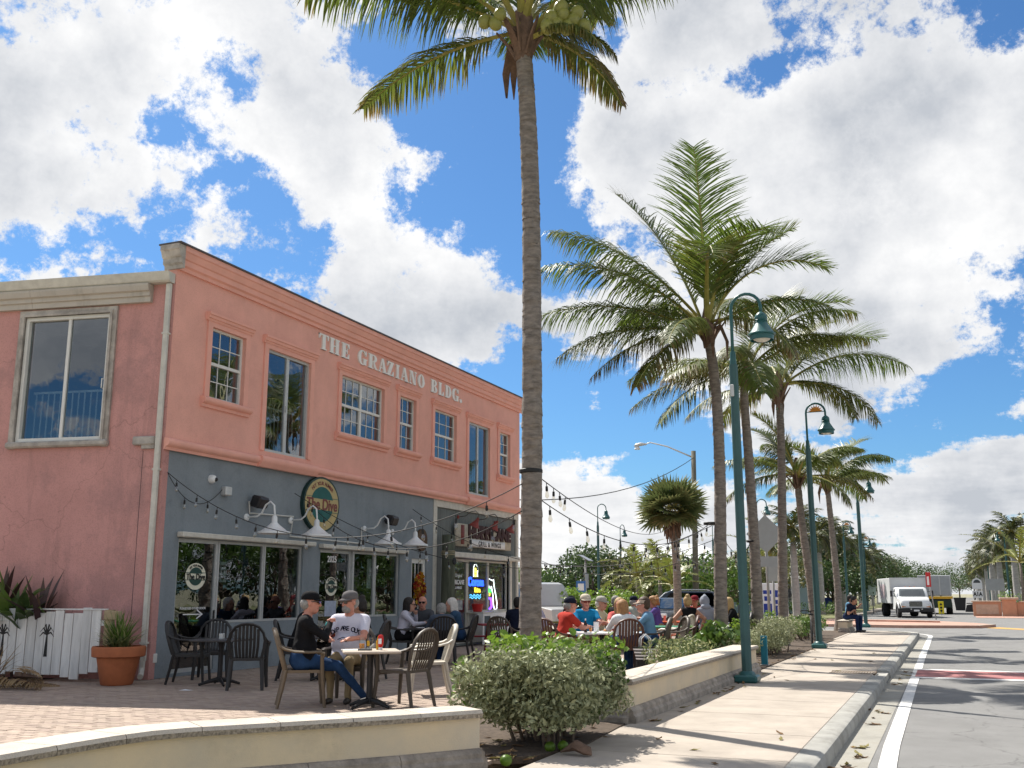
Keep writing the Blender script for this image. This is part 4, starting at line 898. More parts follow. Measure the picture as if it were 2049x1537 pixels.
def stems(q, rng, blobs, base, r=.012, n=None):
    for b in blobs[:n]:
        p0 = Vector((base[0] + rng.uniform(-.25, .25) * (b[0] - base[0] + .2), base[1] + rng.uniform(-.25, .25) * (b[1] - base[1] + .2), base[2])); p0.x += (b[0] - p0.x) * .55; p0.y += (b[1] - p0.y) * .55
        m_ = Vector((p0.x + (b[0] - p0.x) * .3 + rng.uniform(-.08, .08), p0.y + (b[1] - p0.y) * .3 + rng.uniform(-.08, .08), base[2] + (b[2] - base[2]) * .5))
        q.tube([p0, m_, Vector(b[:3])], [r * 1.5, r, r * .4], 5)
def shrub(name, box, nblob, rblob, nleaf, size, m, label, seed, cat='shrub', group=None, aspect=.5, shell=.5, extra=None, stem=.014, up=.4):
    rng = np.random.default_rng(seed); x0, x1, y0, y1, z1 = box; cx, cy = (x0 + x1) / 2, (y0 + y1) / 2
    root = empty(name, (cx, cy, 0), 0, label, cat, group)
    bl = blob_field(rng, x0 - cx, x1 - cx, y0 - cy, y1 - cy, .12, z1, nblob, rblob)
    P, d = clump_points(rng, bl, nleaf, shell); P[:, 2] = np.maximum(P[:, 2], .04)
    leaf_obj('foliage', *leaves(rng, P, size, up, aspect, d), m, root, 'stuff')
    if extra:
        for (bx, n2, s2, m2, asp) in extra:
            b2 = blob_field(rng, bx[0] - cx, bx[1] - cx, bx[2] - cy, bx[3] - cy, bx[4], bx[5], max(3, int(nblob / 5)), rblob * .8)
            P, d = clump_points(rng, b2, n2, .4); leaf_obj('foliage', *leaves(rng, P, s2, .5, asp, d), m2, root, 'stuff')
    q = MB(); stems(q, rng, bl, (0, 0, 0), stem, 26); so = q.build('stem', m_bark, root); so['kind'] = 'stuff'
    return root
# the big silvery shrub at the foot of the tall palm
GS = 'silvery shrubs along the pavement'
bush = shrub('buttonwood_shrub', (-4.72, -3.2, 9.25, 11.4, 0.99), 190, .21, 38000, .072, m_silver, 'big silvery-leaved shrub between the ends of the two low cream walls', 41, aspect=.42, shell=.35,
      extra=[((-3.95, -3.2, 9.9, 11.3, .15, .95), 1300, .085, m_green, .6), ((-4.7, -3.2, 9.6, 11.6, .78, 1.06), 800, .085, m_lime, .65)])
_r = random.Random(8)
for i in range(46):      # large round sea-grape leaves poking out on the terrace side
    q = MB(); s = _r.uniform(.045, .065); n = 8
    vs = [(0, 0, 0)] + [(math.cos(a) * s, math.sin(a) * s * .85, .012 + .008 * math.sin(2 * a)) for a in [k * 2 * math.pi / n for k in range(n)]]
    if i == 0:
        q.add(vs, [(0, 1 + k, 1 + (k + 1) % n) for k in range(n)]); lm = q.mesh('leaf', m_lime, fix=False)
    side = i < 26
    p = tuple(at_y(918 + _r.uniform(-14, 26), 1370 + _r.uniform(-50, 50), 10.0 + _r.uniform(-.15, .15))) if side else (_r.uniform(-4.7, -3.5), _r.uniform(10.2, 11.3), _r.uniform(.95, 1.08))
    link('leaf', lm, bush, (p[0] + 3.96, p[1] - 10.375, p[2]), (_r.uniform(.2, 1.3), _r.uniform(-.6, .6), _r.uniform(0, 6.28)), (_r.uniform(.8, 1.3),) * 3)
shrub('buttonwood_shrub', (-4.75, -3.65, 24.6, 29.6, 0.92), 46, .26, 6500, .075, m_silver, 'long silvery shrub with dry stems beside the second teal lamp post', 42, group=GS, aspect=.42,
      extra=[((-5.1, -4.3, 24.8, 29.5, .4, 1.05), 900, .10, m_lime, .55)])
shrub('buttonwood_shrub', (-4.6, -3.65, 21.4, 23.4, 0.72), 20, .22, 2200, .07, m_silver, 'small silvery shrub at the far end of the straight low wall', 43, group=GS, aspect=.42)
shrub('variegated_shrub', (-5.2, -4.1, 17.4, 20.6, 0.72), 22, .24, 2600, .11, m_varieg, 'cream-striped leafy plants behind the straight low wall', 44, aspect=.28)
shrub('philodendron', (-5.4, -4.0, 20.8, 22.6, 0.92), 12, .28, 420, .20, m_green, 'dark glossy big-leaved plant between two palm trunks beside the low wall', 45, cat='plant', aspect=.65)
shrub('corner_shrub', (-5.4, -3.9, 33.0, 40.5, 0.78), 30, .3, 2600, .09, m_green, 'green shrub next to the bench wall where the couple sits', 46, aspect=.5)
shrub('sea_grape_hedge', (-17.8, -11.9, 40.5, 43.2, 1.75), 60, .55, 6500, .15, m_lime, 'bright glossy sea grape hedge behind the diners, in front of the parked SUV', 47, cat='hedge', aspect=.75)
shrub('clipped_hedge', (-11.5, -6.8, 70.5, 72.5, 1.0), 26, .4, 1500, .13, m_green, 'low clipped green hedge across the side street beside the royal palm', 48, cat='hedge')
shrub('roundabout_hedge', (3.2, 16.0, 84.5, 90.0, 1.75), 60, .6, 4200, .17, m_lime, 'trimmed bright green hedge on top of the coral roundabout wall', 49, cat='hedge')
# small street trees and background greenery: trunk, limbs, clumped crown
def tree(pos, h, w, m, label, seed, group, nleaf=2600, size=.22, trunk_h=.35, name='broadleaf_tree'):
    rng = np.random.default_rng(seed); root = empty(name, pos, 0, label, 'tree', group); bl = []
    for i in range(13):
        a = i * 2.4; f = rng.uniform(.15, 1) ** .6; r = w * rng.uniform(.20, .32)
        bl.append((math.cos(a) * w * .62 * f, math.sin(a) * w * .62 * f, h * rng.uniform(trunk_h + .12, .9), r, r, r * .8))
    P, d = clump_points(rng, bl, nleaf, .45); leaf_obj('crown', *leaves(rng, P, size, .4, .5, d), m, root, 'stuff')
    q = MB(); q.tube([(0, 0, -.3), (.05, .03, h * trunk_h), (0, 0, h * .75)], [h * .03, h * .022, h * .008], 7)
    for b in bl[:8]: q.tube([(.04, .02, h * trunk_h * rng.uniform(.7, 1.2)), (b[0] * .5, b[1] * .5, h * trunk_h + (b[2] - h * trunk_h) * .55), b[:3]], [h * .016, h * .01, h * .004], 5)
    q.build('trunk', m_bark, root, smooth=True); return root
GB = 'background trees beyond the car park'
def bt(px, y, ht_px, w, m, lab, seed, n=2400, size=.24):
    p = at_y(px, 1187, y); z = 1.5 + (1187 - ht_px) / F_PX * (y / math.cos(YAW)) * .98; tree((p.x, y, -.15), z, w, m, lab, seed, GB, n, size)
L1, L2, L3 = 'mid green background tree beyond the parked cars', 'dark green bushy background tree beyond the parked cars', 'olive thin-crowned background tree beyond the parked cars'
for i, (px, y, t, w, k) in enumerate([(1095, 72, 1125, 4.5, 0), (1135, 78, 1140, 4.5, 1), (1185, 70, 1100, 5, 1), (1235, 76, 1118, 5, 0), (1290, 68, 1115, 4.5, 2), (1330, 80, 1120, 5, 0), (1395, 66, 1122, 4.5, 0), (1430, 78, 1130, 5, 1), (1478, 72, 1118, 5, 2), (1520, 84, 1120, 5.5, 2), (1545, 92, 1108, 6, 1), (1610, 96, 1100, 6, 2), (1645, 105, 1110, 7, 2), (1665, 90, 1125, 5, 1)]):
    bt(px, y, t, w, (m_green, m_deep, m_olive)[k], (L1, L2, L3)[k], 60 + i, 3200, .32)
GF = 'trees along the far street'
for i, (x, y, h, w) in enumerate([(-12.5, 120, 6.5, 6), (-12, 150, 7, 7), (-13, 180, 7.5, 8), (-11, 215, 8, 9), (-9, 260, 8, 10), (-12.5, 92, 5.5, 6), (-13.5, 104, 6, 7), (-12.5, 135, 6.5, 7), (-12, 168, 7, 8), (-7, 330, 9, 12), (-3, 400, 9, 12), (-14, 240, 9, 10)]):
    tree((x, y, -.15), h, w, m_deep, 'dark tree behind the royal palms on the truck side', 80 + i, GF, 2400, .5)
for i, (x, y, h, w) in enumerate([(11, 112, 5.2, 6), (15, 106, 5.5, 7), (19, 118, 6, 8), (13, 135, 6, 8), (9.5, 160, 6.5, 8), (8.5, 200, 7, 9), (7.5, 240, 8, 10), (6, 300, 9, 12), (24, 112, 6, 8), (3, 380, 9, 12), (10, 360, 11, 14), (14, 280, 10, 12)]):
    tree((x, y, -.15), h, w, m_olive if i % 3 == 2 else m_deep, 'dark tree behind the royal palms on the roundabout side', 90 + i, GF, 2400, .5)
# two young coconut palms among the background trees
def young(px, y, ht_px, seed, lab):
    rnd = random.Random(seed); p = at_y(px, 1187, y); z = 1.5 + (1187 - ht_px) / F_PX * y / math.cos(YAW); root = empty('young_palm', (p.x, y, -.15), 0, lab, 'palm tree', 'young coconut palms beyond the car park')
    q = MB(); q.tube([(0, 0, -.1), (.05, 0, z * .3), (0, 0, z * .55)], [.16, .13, .1], 8); q.build('trunk', m_trunk, root, True)
    for i in range(11):
        me = frond_mesh(z * .62 * rnd.uniform(.85, 1.1), 80 - 8 * i, rnd.uniform(40, 80), rnd, leaf=.6, pairs=26, width=.09, brown=.2, mats=[YL, m_rach], seg=2); link('frond', me, root, (0, 0, z * .55), (0, 0, i * 2.4))
YL = leafmat('yellow_green_frond', (0.19, 0.23, 0.04), (0.3, 0.24, 0.08), trans=.35)
for a in ((1275, 60, 1085, 5, 'yellow-green young palm behind the lamp posts of the car park'), (1320, 62, 1088, 6, 'yellow-green young palm half hidden by the cabbage palm trunk'), (1345, 58, 1110, 7, 'short young palm next to the cabbage palm trunk'), (1545, 66, 1040, 8, 'scruffy young palm behind the diamond sign'), (2046, 88, 1065, 9, 'palm with drooping fronds beside the roundabout hedge')): young(*a)
# Norfolk pines
def norfolk(x, y, h, seed, lab):
    rnd = random.Random(seed); root = empty('norfolk_pine', (x, y, -.15), 0, lab, 'pine tree', 'Norfolk pines far behind'); q = MB(); q.tube([(0, 0, 0), (0, 0, h)], [.28, .03], 7); q.build('trunk', m_bark, root)
    V, Fc, T = [], [], []
    for k in range(24):
        z = h * (.28 + .72 * k / 24); rr = h * .16 * (1 - k / 25) + .15
        for j in range(6):
            a = j * 1.047 + k * .5; d = Vector((math.cos(a), math.sin(a), .18)); sd = Vector((-math.sin(a), math.cos(a), 0))
            for g in range(7):
                f = (g + .5) / 7; c = Vector((0, 0, z)) + d * rr * f; b = len(V); w = .16 * (1 - .4 * f) + .05
                V += [tuple(c + sd * w), tuple(c + d * .22 * rr + Vector((0, 0, .08))), tuple(c - sd * w), tuple(c + Vector((0, 0, .14)))]; Fc += [(b, b + 1, b + 2), (b, b + 3, b + 2)]; T += [rnd.random() * .3] * 4
    link('crown', attr_mesh('crown', V, Fc, T, [m_deep]), root)['kind'] = 'stuff'
norfolk(10.2, 165, 13.2, 3, 'taller Norfolk pine behind the royal palms of the roundabout side'); norfolk(12.6, 172, 12.8, 4, 'Norfolk pine rising just right of the taller pine, behind the royal palms')
norfolk(-11.5, 190, 10.5, 5, 'Norfolk pine tip above the royal palms of the truck side')
# ------------------------------------------------------------------ shopfront: frames, panes, doors
XG = XF - 0.12
def ypx(px, x=XG, py=1180): return at_x(px, py, x).y
m_frame = mat('silver_shopfront_frame', (0.50, 0.51, 0.50), 0.4, 0.12, 5, metal=0.25)
def bay(name, a, b, c, d, x=XG, mt=None, t=.05, glass=None, parent=None):
    q = WB(); mt = mt or m_frame
    q.box(x - .03, x + .03, a, a + t, c, d); q.box(x - .03, x + .03, b - t, b, c, d); q.box(x - .03, x + .03, a + t, b - t, d - t, d); q.box(x - .03, x + .03, a + t, b - t, c, c + t)
    o = q.go(name, mt, parent); q = WB(); q.box(x - .008, x - .002, a + t, b - t, c + t, d - t); q.go('pane', glass or m_shopglass, o); return o
def wall_text(txt, y, z, size, m, x, parent=None, bold=0.0, name='lettering', spacing=1.0):
    me = text_mesh(txt, size, m, name, .003, bold, spacing=spacing); o = link(name, me, parent, (0, 0, 0), FRONT)
    o.location = Vector((x, y, z)) - BO if parent else (x, y, z); return o
m_stk = mat('cream_sticker', (0.72, 0.70, 0.56), 0.6); m_stkg = mat('dark_green_print', (0.02, 0.06, 0.05), 0.6); m_brown = mat('brown_print', (0.16, 0.06, 0.045), 0.6); m_wp = mat('white_print', (0.78, 0.78, 0.78), 0.6); m_bp = mat('black_print', (0.015, 0.015, 0.015), 0.6)
def oval(q, y, z, ry, rz, x0, x1, n=32, a0=0, a1=360, mi=0): q.prism([(y + ry * math.cos(R(a0 + (a1 - a0) * i / n)), z + rz * math.sin(R(a0 + (a1 - a0) * i / n))) for i in range(n + (0 if a1 - a0 == 360 else 1))], x0, x1, 'x', mi)
def dive_logo(parent, y, z, k, x, face, green, brown):
    """oval badge: cream face, green half-moons, cream band with the script name"""
    q = WB(); oval(q, y, z, .70 * k, .60 * k, x, x + .004); q.go('badge_face', face, parent)
    q = WB(); oval(q, y, z + .0 * k, .47 * k, .41 * k, x + .0045, x + .007, a0=18, a1=162); q.go('badge_arc', green, parent)
    q = WB(); oval(q, y, z + .0 * k, .47 * k, .41 * k, x + .0045, x + .007, a0=198, a1=342); q.go('badge_arc', green, parent)
    for s in (1, -1):
        q = WB(); q.box(x + .0045, x + .0075, y - .68 * k, y + .68 * k, z + s * .165 * k - .006, z + s * .165 * k + .006); q.go('badge_rule', green, parent)
    o = wall_text('The Dive', y, z - .01, .36 * k, brown, x + .012, parent, .008 * k); o.rotation_euler = (R(90) , 0, R(90)); o.scale = (.95, 1, 1)
    me = text_mesh('HIT YOUR NUMBER', .09 * k, brown, 'lettering', .003, .002)
    for ch, an in zip('HIT YOUR NUMBER', [i * 6.2 for i in range(7, -8, -1)]):
        if ch == ' ': continue
        o = link('lettering', text_mesh(ch, .115 * k, brown, 'lettering', .002, .003), parent, Vector((x + .008, y - math.sin(R(an)) * .58 * k, z + math.cos(R(an)) * .49 * k)) - BO, (R(90), 0, R(90))); o.rotation_euler = (Matrix.Rotation(R(90), 3, 'Z') @ Matrix.Rotation(R(90), 3, 'X') @ Matrix.Rotation(R(an), 3, 'Z')).to_euler()
y1, y2, y3, y4 = ypx(429), ypx(522), ypx(602), S1[1]
dr = bay('glass_door', S1[0], y1, .06, 2.52, t=.07)
q = WB(); q.box(XG + .03, XG + .045, y1 - .055, y1 - .02, 1.0, 1.18); q.go('lock', m_black, dr)
dive_logo(dr, (S1[0] + y1) / 2 + .02, 1.82, .42, XG + .001, m_stk, m_stkg, m_bp)
wall_text('PLEASE USE OTHER DOOR', (S1[0] + y1) / 2, 1.22, .062, m_wp, XG + .003, dr)
q = WB(); yc = (S1[0] + y1) / 2; q.box(XG + .001, XG + .003, yc - .27, yc + .22, 1.10, 1.118); q.prism([(yc + .10, 1.19), (yc + .125, 1.2), (yc + .29, 1.109), (yc + .125, 1.02), (yc + .10, 1.03), (yc + .235, 1.109)], XG + .0032, XG + .005, 'x'); q.go('arrow', m_wp, dr)
bay('shop_window', y1 + .01, y2, .93, 2.52); w2 = bay('shop_window', y2 + .01, y4, .93, 2.52)
q = WB(); q.box(XG - .10, XG + .06, y1 + .01, y4, 0.06, .925); q.go('stall_riser', m_grey)
q = WB(); yy = y1 + .16; q.box(XG - .03, XG - .012, yy, yy + .17, 1.72, 2.12); sgn = q.go('sign_reflection', m_wp); wall_text('ENTER', yy + .085, 2.03, .065, m_bp, XG - .008, sgn); wall_text('HERE', yy + .085, 1.93, .065, m_bp, XG - .008, sgn)  # board behind the pane stands in for a street sign's reflection
q = WB(); q.prism([(yy + .02, 1.80), (yy + .08, 1.86), (yy + .08, 1.82), (yy + .15, 1.82), (yy + .15, 1.78), (yy + .08, 1.78), (yy + .08, 1.74)], XG - .012, XG - .009, 'x'); q.go('arrow', m_bp, sgn)
a1_, a2_, a3_ = ypx(698), ypx(746), ypx(794)
dr2 = bay('glass_door', S2[0], a1_ - .02, .06, 2.5, t=.07)
wall_text('2025', S2[0] + .62, 2.28, .20, m_wp, XG + .003, dr2, .004); dive_logo(dr2, S2[0] + .62, 1.66, .36, XG + .001, m_stk, m_stkg, m_bp)
q = WB(); q.box(XG + .001, XG + .004, S2[0] + .38, S2[0] + .86, .98, 1.33); q.go('notice', mat('notice_paper', (.45, .5, .62), .8, .25, 12), dr2)
q = WB(); q.box(XG - .04, XG + .09, a1_ - .02, a1_ + .05, .06, 2.5); q.go('door_post', m_frame)
bay('shop_window', a1_ + .05, a2_, .93, 2.5); bay('shop_window', a2_ + .01, S2[1], .93, 2.5)
q = WB(); q.box(XG - .10, XG + .06, a1_ + .05, S2[1], 0.06, .925); q.go('stall_riser', m_grey)
q = WB(); yy = a2_ - .30; q.box(XG - .02, XG - .011, yy, yy + .2, 1.62, 2.35); q.go('paper_strip', m_wp)
for (a, b, z) in ((S1[0] - .06, S1[1] + .30, 2.535), (S2[0] - .08, S2[1] + .22, 2.515)):
    q = WB(); q.bev(XF - .042, XF + .11, a, b, z, z + .10, .015); q.go('shade_box', m_trimw)
dr3 = bay('white_door', S3[0], S3[1], 0.03, 2.42, mt=m_white, t=.12)
for i in range(1, 3): q = WB(); yy = S3[0] + .12 + (S3[1] - S3[0] - .24) * i / 3; q.box(XG - .002, XG + .014, yy - .015, yy + .015, .15, 2.3); q.go('glazing_bar', m_white, dr3)
q = WB(); q.box(XG - .0005, XG + .013, S3[0] + .12, S3[1] - .12, .98, 1.05); q.go('lock_rail', m_white, dr3)
# right shop: door, windows, neon, lettering
b1, b2, b3 = ypx(938), ypx(979), S4[1]
XS = XF - .2
dr4 = bay('glass_door', S4[0] + .1, b1, .06, 2.5, x=XS, mt=m_trimw, t=.09)
yc = (S4[0] + .1 + b1) / 2
wall_text('The Original', yc, 2.02, .15, m_wp, XS + .003, dr4); wall_text('HURRICANE', yc, 1.82, .19, m_wp, XS + .003, dr4, .004); wall_text('GRILL & WINGS', yc, 1.66, .10, m_wp, XS + .003, dr4, .002)
q = WB(); q.box(XS + .001, XS + .003, S4[0] + .22, S4[0] + .32, 1.6, 1.94); q.go('red_stripe', mat('red_print', (.4, .03, .03), .6), dr4)
q = WB(); q.box(XS + .001, XS + .004, yc - .42, yc + .42, 1.02, 1.30); q.go('lower_decal', mat('white_decal', (.5, .52, .52), .7, .7, 9), dr4)
bay('shop_window', b1 + .01, b2, .95, 2.5, x=XS, mt=m_trimw); bay('shop_window', b2 + .01, S4[1], .95, 2.5, x=XS, mt=m_trimw)
q = WB(); q.box(XS - .1, XS + .08, b1 + .01, S4[1], .06, .945); q.go('stall_riser', m_trimw)
q = WB(); q.bev(XF - .099, XF + .16, S4[0] - .16, S4[1] + .34, 2.53, 2.68, .015); q.go('shade_box', m_trimw)
q = WB(); q.box(XF - .31, XF - .05, S4[1], S4[1] + .16, .06, 2.53); q.go('jamb', m_trimw)
for k_, (c_, s_e) in dict(b=((.02, .08, 1.0), 5), y=((1, .75, .05), 3), g=((.05, 1, .12), 4), w=((1, 1, 1), 3.2), p=((.18, .04, 1), 6), c=((.1, .5, 1), 3)).items(): mat('neon_' + k_, c_, .3, emit=(c_, s_e))
def NM(k): return MATS['neon_' + k]
XN = XS - .06
nb = empty('neon_sign', (XN, (b1 + b2) / 2, 1.9), 0, 'glowing beer neon with yellow bottle and blue script in the right shop window', 'neon sign'); bo_ = Vector(nb.location)
def nbuild(q, name, m, par): q.v = [tuple(Vector(p) - Vector(par.location)) for p in q.v]; return q.build(name, m, par, True)
yc = (b1 + b2) / 2
o = link('lettering', text_mesh('Corona', .36, NM('b'), 'lettering', .012, .012), nb, (.02, 0, -.06), FRONT); o = link('lettering', text_mesh('Extra', .19, NM('y'), 'lettering', .012, .008), nb, (.02, .1, -.30), FRONT)
q = MB(); q.tube([(XN, yc - .14, 2.0), (XN, yc - .14, 2.28), (XN, yc - .06, 2.38), (XN, yc + .08, 2.38), (XN, yc + .16, 2.28), (XN, yc + .16, 2.0)], .014, 6); nbuild(q, 'bottle_outline', NM('w'), nb)
q = MB(); q.box(XN - .02, XN - .01, yc - .11, yc + .13, 2.0, 2.27); nbuild(q, 'bottle_fill', NM('y'), nb)
for z in (1.44, 1.37): q = MB(); q.tube([(XN, yc - .4 + i * .05, z + .03 * math.sin(i * 1.25)) for i in range(17)], .012, 6); nbuild(q, 'wave_tube', NM('c'), nb)
fl = empty('neon_sign', (XN, b2 + .7, 1.35), 0, 'white neon peninsula outline with green palm and purple glow in the shop window', 'neon sign')
q = MB(); q.tube([(XN, b2 + y_, z_) for (y_, z_) in ((.08, 1.93), (.3, 1.95), (.55, 1.90), (.62, 1.94), (.66, 1.75), (.80, 1.45), (.90, 1.2), (.88, 1.02), (.72, .98), (.62, 1.15), (.58, 1.45), (.45, 1.72), (.34, 1.62), (.2, 1.8), (.08, 1.86))], .016, 6); nbuild(q, 'outline_tube', NM('w'), fl)
for i in range(7): a = R(20 + i * 24); q = MB(); q.tube([(XN + .02, b2 + .25, 1.52), (XN + .02, b2 + .25 + math.cos(a) * .13, 1.54 + math.sin(a) * .12), (XN + .02, b2 + .25 + math.cos(a) * .24, 1.5 + math.sin(a) * .09)], .016, 5); nbuild(q, 'palm_leaf_tube', NM('g'), fl)
for dy in (0, .09): q = MB(); q.tube([(XN + .02, b2 + .2 + dy, 1.42), (XN + .02, b2 + .22 + dy, 1.52)], .014, 5); nbuild(q, 'palm_trunk_tube', NM('y'), fl)
q = MB(); q.tube([(XN + .01, b2 + .08, 1.36), (XN + .01, b2 + .42, 1.34), (XN + .01, b2 + .46, 1.1), (XN + .01, b2 + .3, 1.0), (XN + .01, b2 + .1, 1.02), (XN + .01, b2 + .08, 1.36)], .035, 6); nbuild(q, 'glow_tube', NM('p'), fl)
q = MB(); q.lathe([(.17, 0), (.2, .02), (.25, .3), (.27, .31), (.27, .34), (.23, .34), (.19, .05)], n=16); bk = q.build('bucket', mat('red_bucket_plastic', (.5, .02, .02), .4), smooth=40, loc=(XS + .25, b1 + .25, .955)); bk.scale = (.7,) * 3; tag(bk, 'red bucket standing below the beer neon', 'bucket')
q = WB(); q.box(XS + .05, XS + .6, b1 - .1, b1 + .6, .92, .95); q.go('shelf', m_trimw)
# HURRICANE board with its red gooseneck lamps
hs_root = empty('shop_sign', (XF + .12, 29.0, 3.0), 0, 'weathered wooden sign board with maroon HURRICANE letters above the right shop', 'sign')
HY0, HY1, HZ0, HZ1 = 26.95, 31.0, 2.86, 3.52
q = MB(); q.box(XF + .02, XF + .10, HY0, HY1, HZ0, HZ1); nbuild(q, 'board', mat('cream_sign_board', (.55, .50, .40), .8, .35, 4), hs_root)
m_mar = mat('maroon_sign_letters', (.05, .012, .012), .6, .3, 9)
o = link('lettering', text_mesh('HURRICANE', .52, m_mar, 'lettering', .02, .03, spacing=1.02), hs_root, (0, .32, .30), FRONT); o.scale = (1.10, 1, 1)
o = link('lettering', text_mesh('GRILL & WINGS', .2, m_bp, 'lettering', .006, .004, spacing=1.25), hs_root, (-.01, .30, -.03), FRONT)
q = MB(); q.box(XF + .102, XF + .11, HY0 + .9, HY1 - .5, HZ0 + .02, HZ0 + .24); nbuild(q, 'lower_panel', m_wp, hs_root)
q = MB(); q.box(XF + .102, XF + .112, HY0 + .28, HY0 + .50, HZ0 + .06, HZ1 - .04); nbuild(q, 'storm_flag', mat('flag_red_print', (.22, .05, .045), .7, .4, 6), hs_root)
m_redl = mat('faded_red_lamp', (.26, .045, .035), .5, .3, 6)
m_gn = mat('grey_gooseneck', (.10, .10, .09), .5)
for i, yy in enumerate((27.35, 28.75, 30.05)):
    r_ = empty('gooseneck_lamp', (XF - .06, yy, 3.72), 0, 'faded red gooseneck lamp above the maroon-lettered sign board', 'wall lamp', 'red gooseneck lamps over the right shop sign')
    q = MB(); q.lathe([(.055, 0), (.055, .03), (.02, .04)], (0, 0, 0), 10, axis='x'); q.build('wall_plate', m_redl, r_)
    q = MB(); q.tube([(0, 0, 0), (.25, .0, .02), (.42, 0, .14), (.58, 0, .16), (.68, 0, .06), (.66, 0, -.06)], .014, 7); q.build('arm', m_gn, r_, True)
    q = MB(); q.M = Matrix.Translation((.66, 0, -.06)) @ Matrix.Rotation(R(28), 4, 'Y'); q.lathe([(.03, .02), (.05, -.06), (.07, -.12), (.155, -.26), (.145, -.27), (.06, -.13)], n=14, cap=False); q.build('shade', m_redl, r_, smooth=40)

# round badge sign over the middle of the grey front
gy = mat('dark_green_sign_edge', (.015, .05, .045), .5, .3, 6); m_gold = mat('gold_sign_face', (.50, .40, .19), .7, .18, 6, .15, 60); m_teal = mat('teal_sign_paint', (.015, .115, .105), .6, .2, 5)
sr = empty('oval_sign', (XF, 19.95, 3.5), 0, 'oval cream and green bar sign high on the blue-grey wall', 'sign')
_bo = BO.copy(); BO = Vector(sr.location)
q = WB(); oval(q, 19.95, 3.5, .74, .635, XF - .04, XF + .055); q.go('board', gy, sr)
dive_logo(sr, 19.95, 3.5, .985, XF + .056, m_gold, m_teal, mat('maroon_script', (.20, .06, .05), .6)); BO = _bo
# white barn lamps and conduit
def wpt(cx, cy, x=XF - .01): return at_x(320 + cx / 3.66, 900 + cy / 3.66, x)
m_lampw = mat('white_enamel', (.74, .76, .76), .35, .06, 3, spec=.5); m_pipe = mat('white_conduit', (.62, .62, .58), .5, .1, 8)
for i, ((mx_, my_), (sx_, sy_)) in enumerate((((638, 492), (845, 610)), ((960, 515), (1155, 630)), ((1500, 578), (1680, 690)), ((1705, 600), (1878, 700)))):
    mp_ = wpt(mx_, my_); spx = (320 + sx_ / 3.66, 900 + sy_ / 3.66); yy = mp_.y
    d_ = at_y(*spx, yy); off_ = min(max(d_.x - XF, .55), 1.0)
    r_ = empty('barn_lamp', (XF - .04, yy, mp_.z), 0, 'white gooseneck barn lamp on the blue-grey wall', 'wall lamp', 'white barn lamps on the blue-grey front')
    zt = d_.z - mp_.z
    q = MB(); q.lathe([(.075, 0), (.075, .03), (.03, .05)], n=14, axis='x'); q.build('wall_plate', m_lampw, r_, smooth=40)
    q = MB(); q.tube([(.03, 0, 0), (off_ * .4, 0, .01), (off_ * .55, 0, .08), (off_ * .68, 0, .24), (off_ * .84, 0, .30), (off_ * .97, 0, .22), (off_, 0, .05), (off_, 0, zt + .28)], .019, 8); q.build('arm', m_lampw, r_, True)
    q = MB(); q.lathe([(.03, .36), (.055, .33), (.06, .22), (.085, .19), (.12, .16), (.26, .05), (.325, .03), (.33, -.01), (.30, .0), (.24, .04), (.10, .15)], (off_, 0, zt), 24, cap=False); q.build('shade', m_lampw, r_, smooth=50)
    q = MB(); q.ball((off_, 0, zt + .09), .05, 8, 6); q.build('bulb', m_wp, r_, True)
q = MB(); P = [wpt(*p) for p in ((652, 375), (655, 462), (975, 488), (952, 632), (1474, 685), (1475, 565))]; q.tube(P, .018, 6); cd = q.build('conduit', m_pipe); tag(cd, 'white electrical conduit zigzagging between the barn lamps', 'conduit')
for (cx, cy, lb) in ((722, 382, 'black wall speaker beside the first barn lamp'), (1690, 515, 'black wall speaker above the far barn lamps')):
    p = wpt(cx, cy, XF + .15); r_ = empty('wall_speaker', (XF - .04, p.y, p.z), 0, lb, 'speaker'); q = MB(); q.M = Matrix.Translation((.22, 0, 0)) @ Matrix.Rotation(R(18), 4, 'Y'); q.bev(-.13, .12, -.17, .17, -.12, .12, .04); q.build('cabinet', m_black, r_, smooth=30)
    q = MB(); q.tube([(0, 0, 0), (.12, 0, 0)], .02, 6); q.build('bracket', m_black, r_)
p = wpt(380, 213); cr_ = empty('security_camera', (XF - .04, p.y, p.z), 0, 'small white dome security camera high on the blue-grey wall', 'camera'); q = MB(); q.lathe([(.085, 0), (.085, .05), (.07, .09), (.03, .12)], n=14, axis='x'); q.build('housing', m_lampw, cr_, smooth=40); q = MB(); q.ball((.105, .02, -.01), .045, 10, 6); q.build('lens', m_black, cr_, True)
p = wpt(478, 303); q = MB(); q.bev(-.02, .12, -.10, .10, -.09, .09, .02); jb = q.build('junction_box', m_alu, loc=(XF - .03, p.y, p.z)); tag(jb, 'small grey junction box with a light string running into it', 'box')
q = MB(); q.bev(-.01, .03, -.05, .05, -.08, .08, .01); ob = q.build('outlet_box', m_white, loc=(XF - .045, at_x(312, 1316, XF).y, .36)); tag(ob, 'white outlet box low on the blue-grey wall beside the flower pot', 'box')
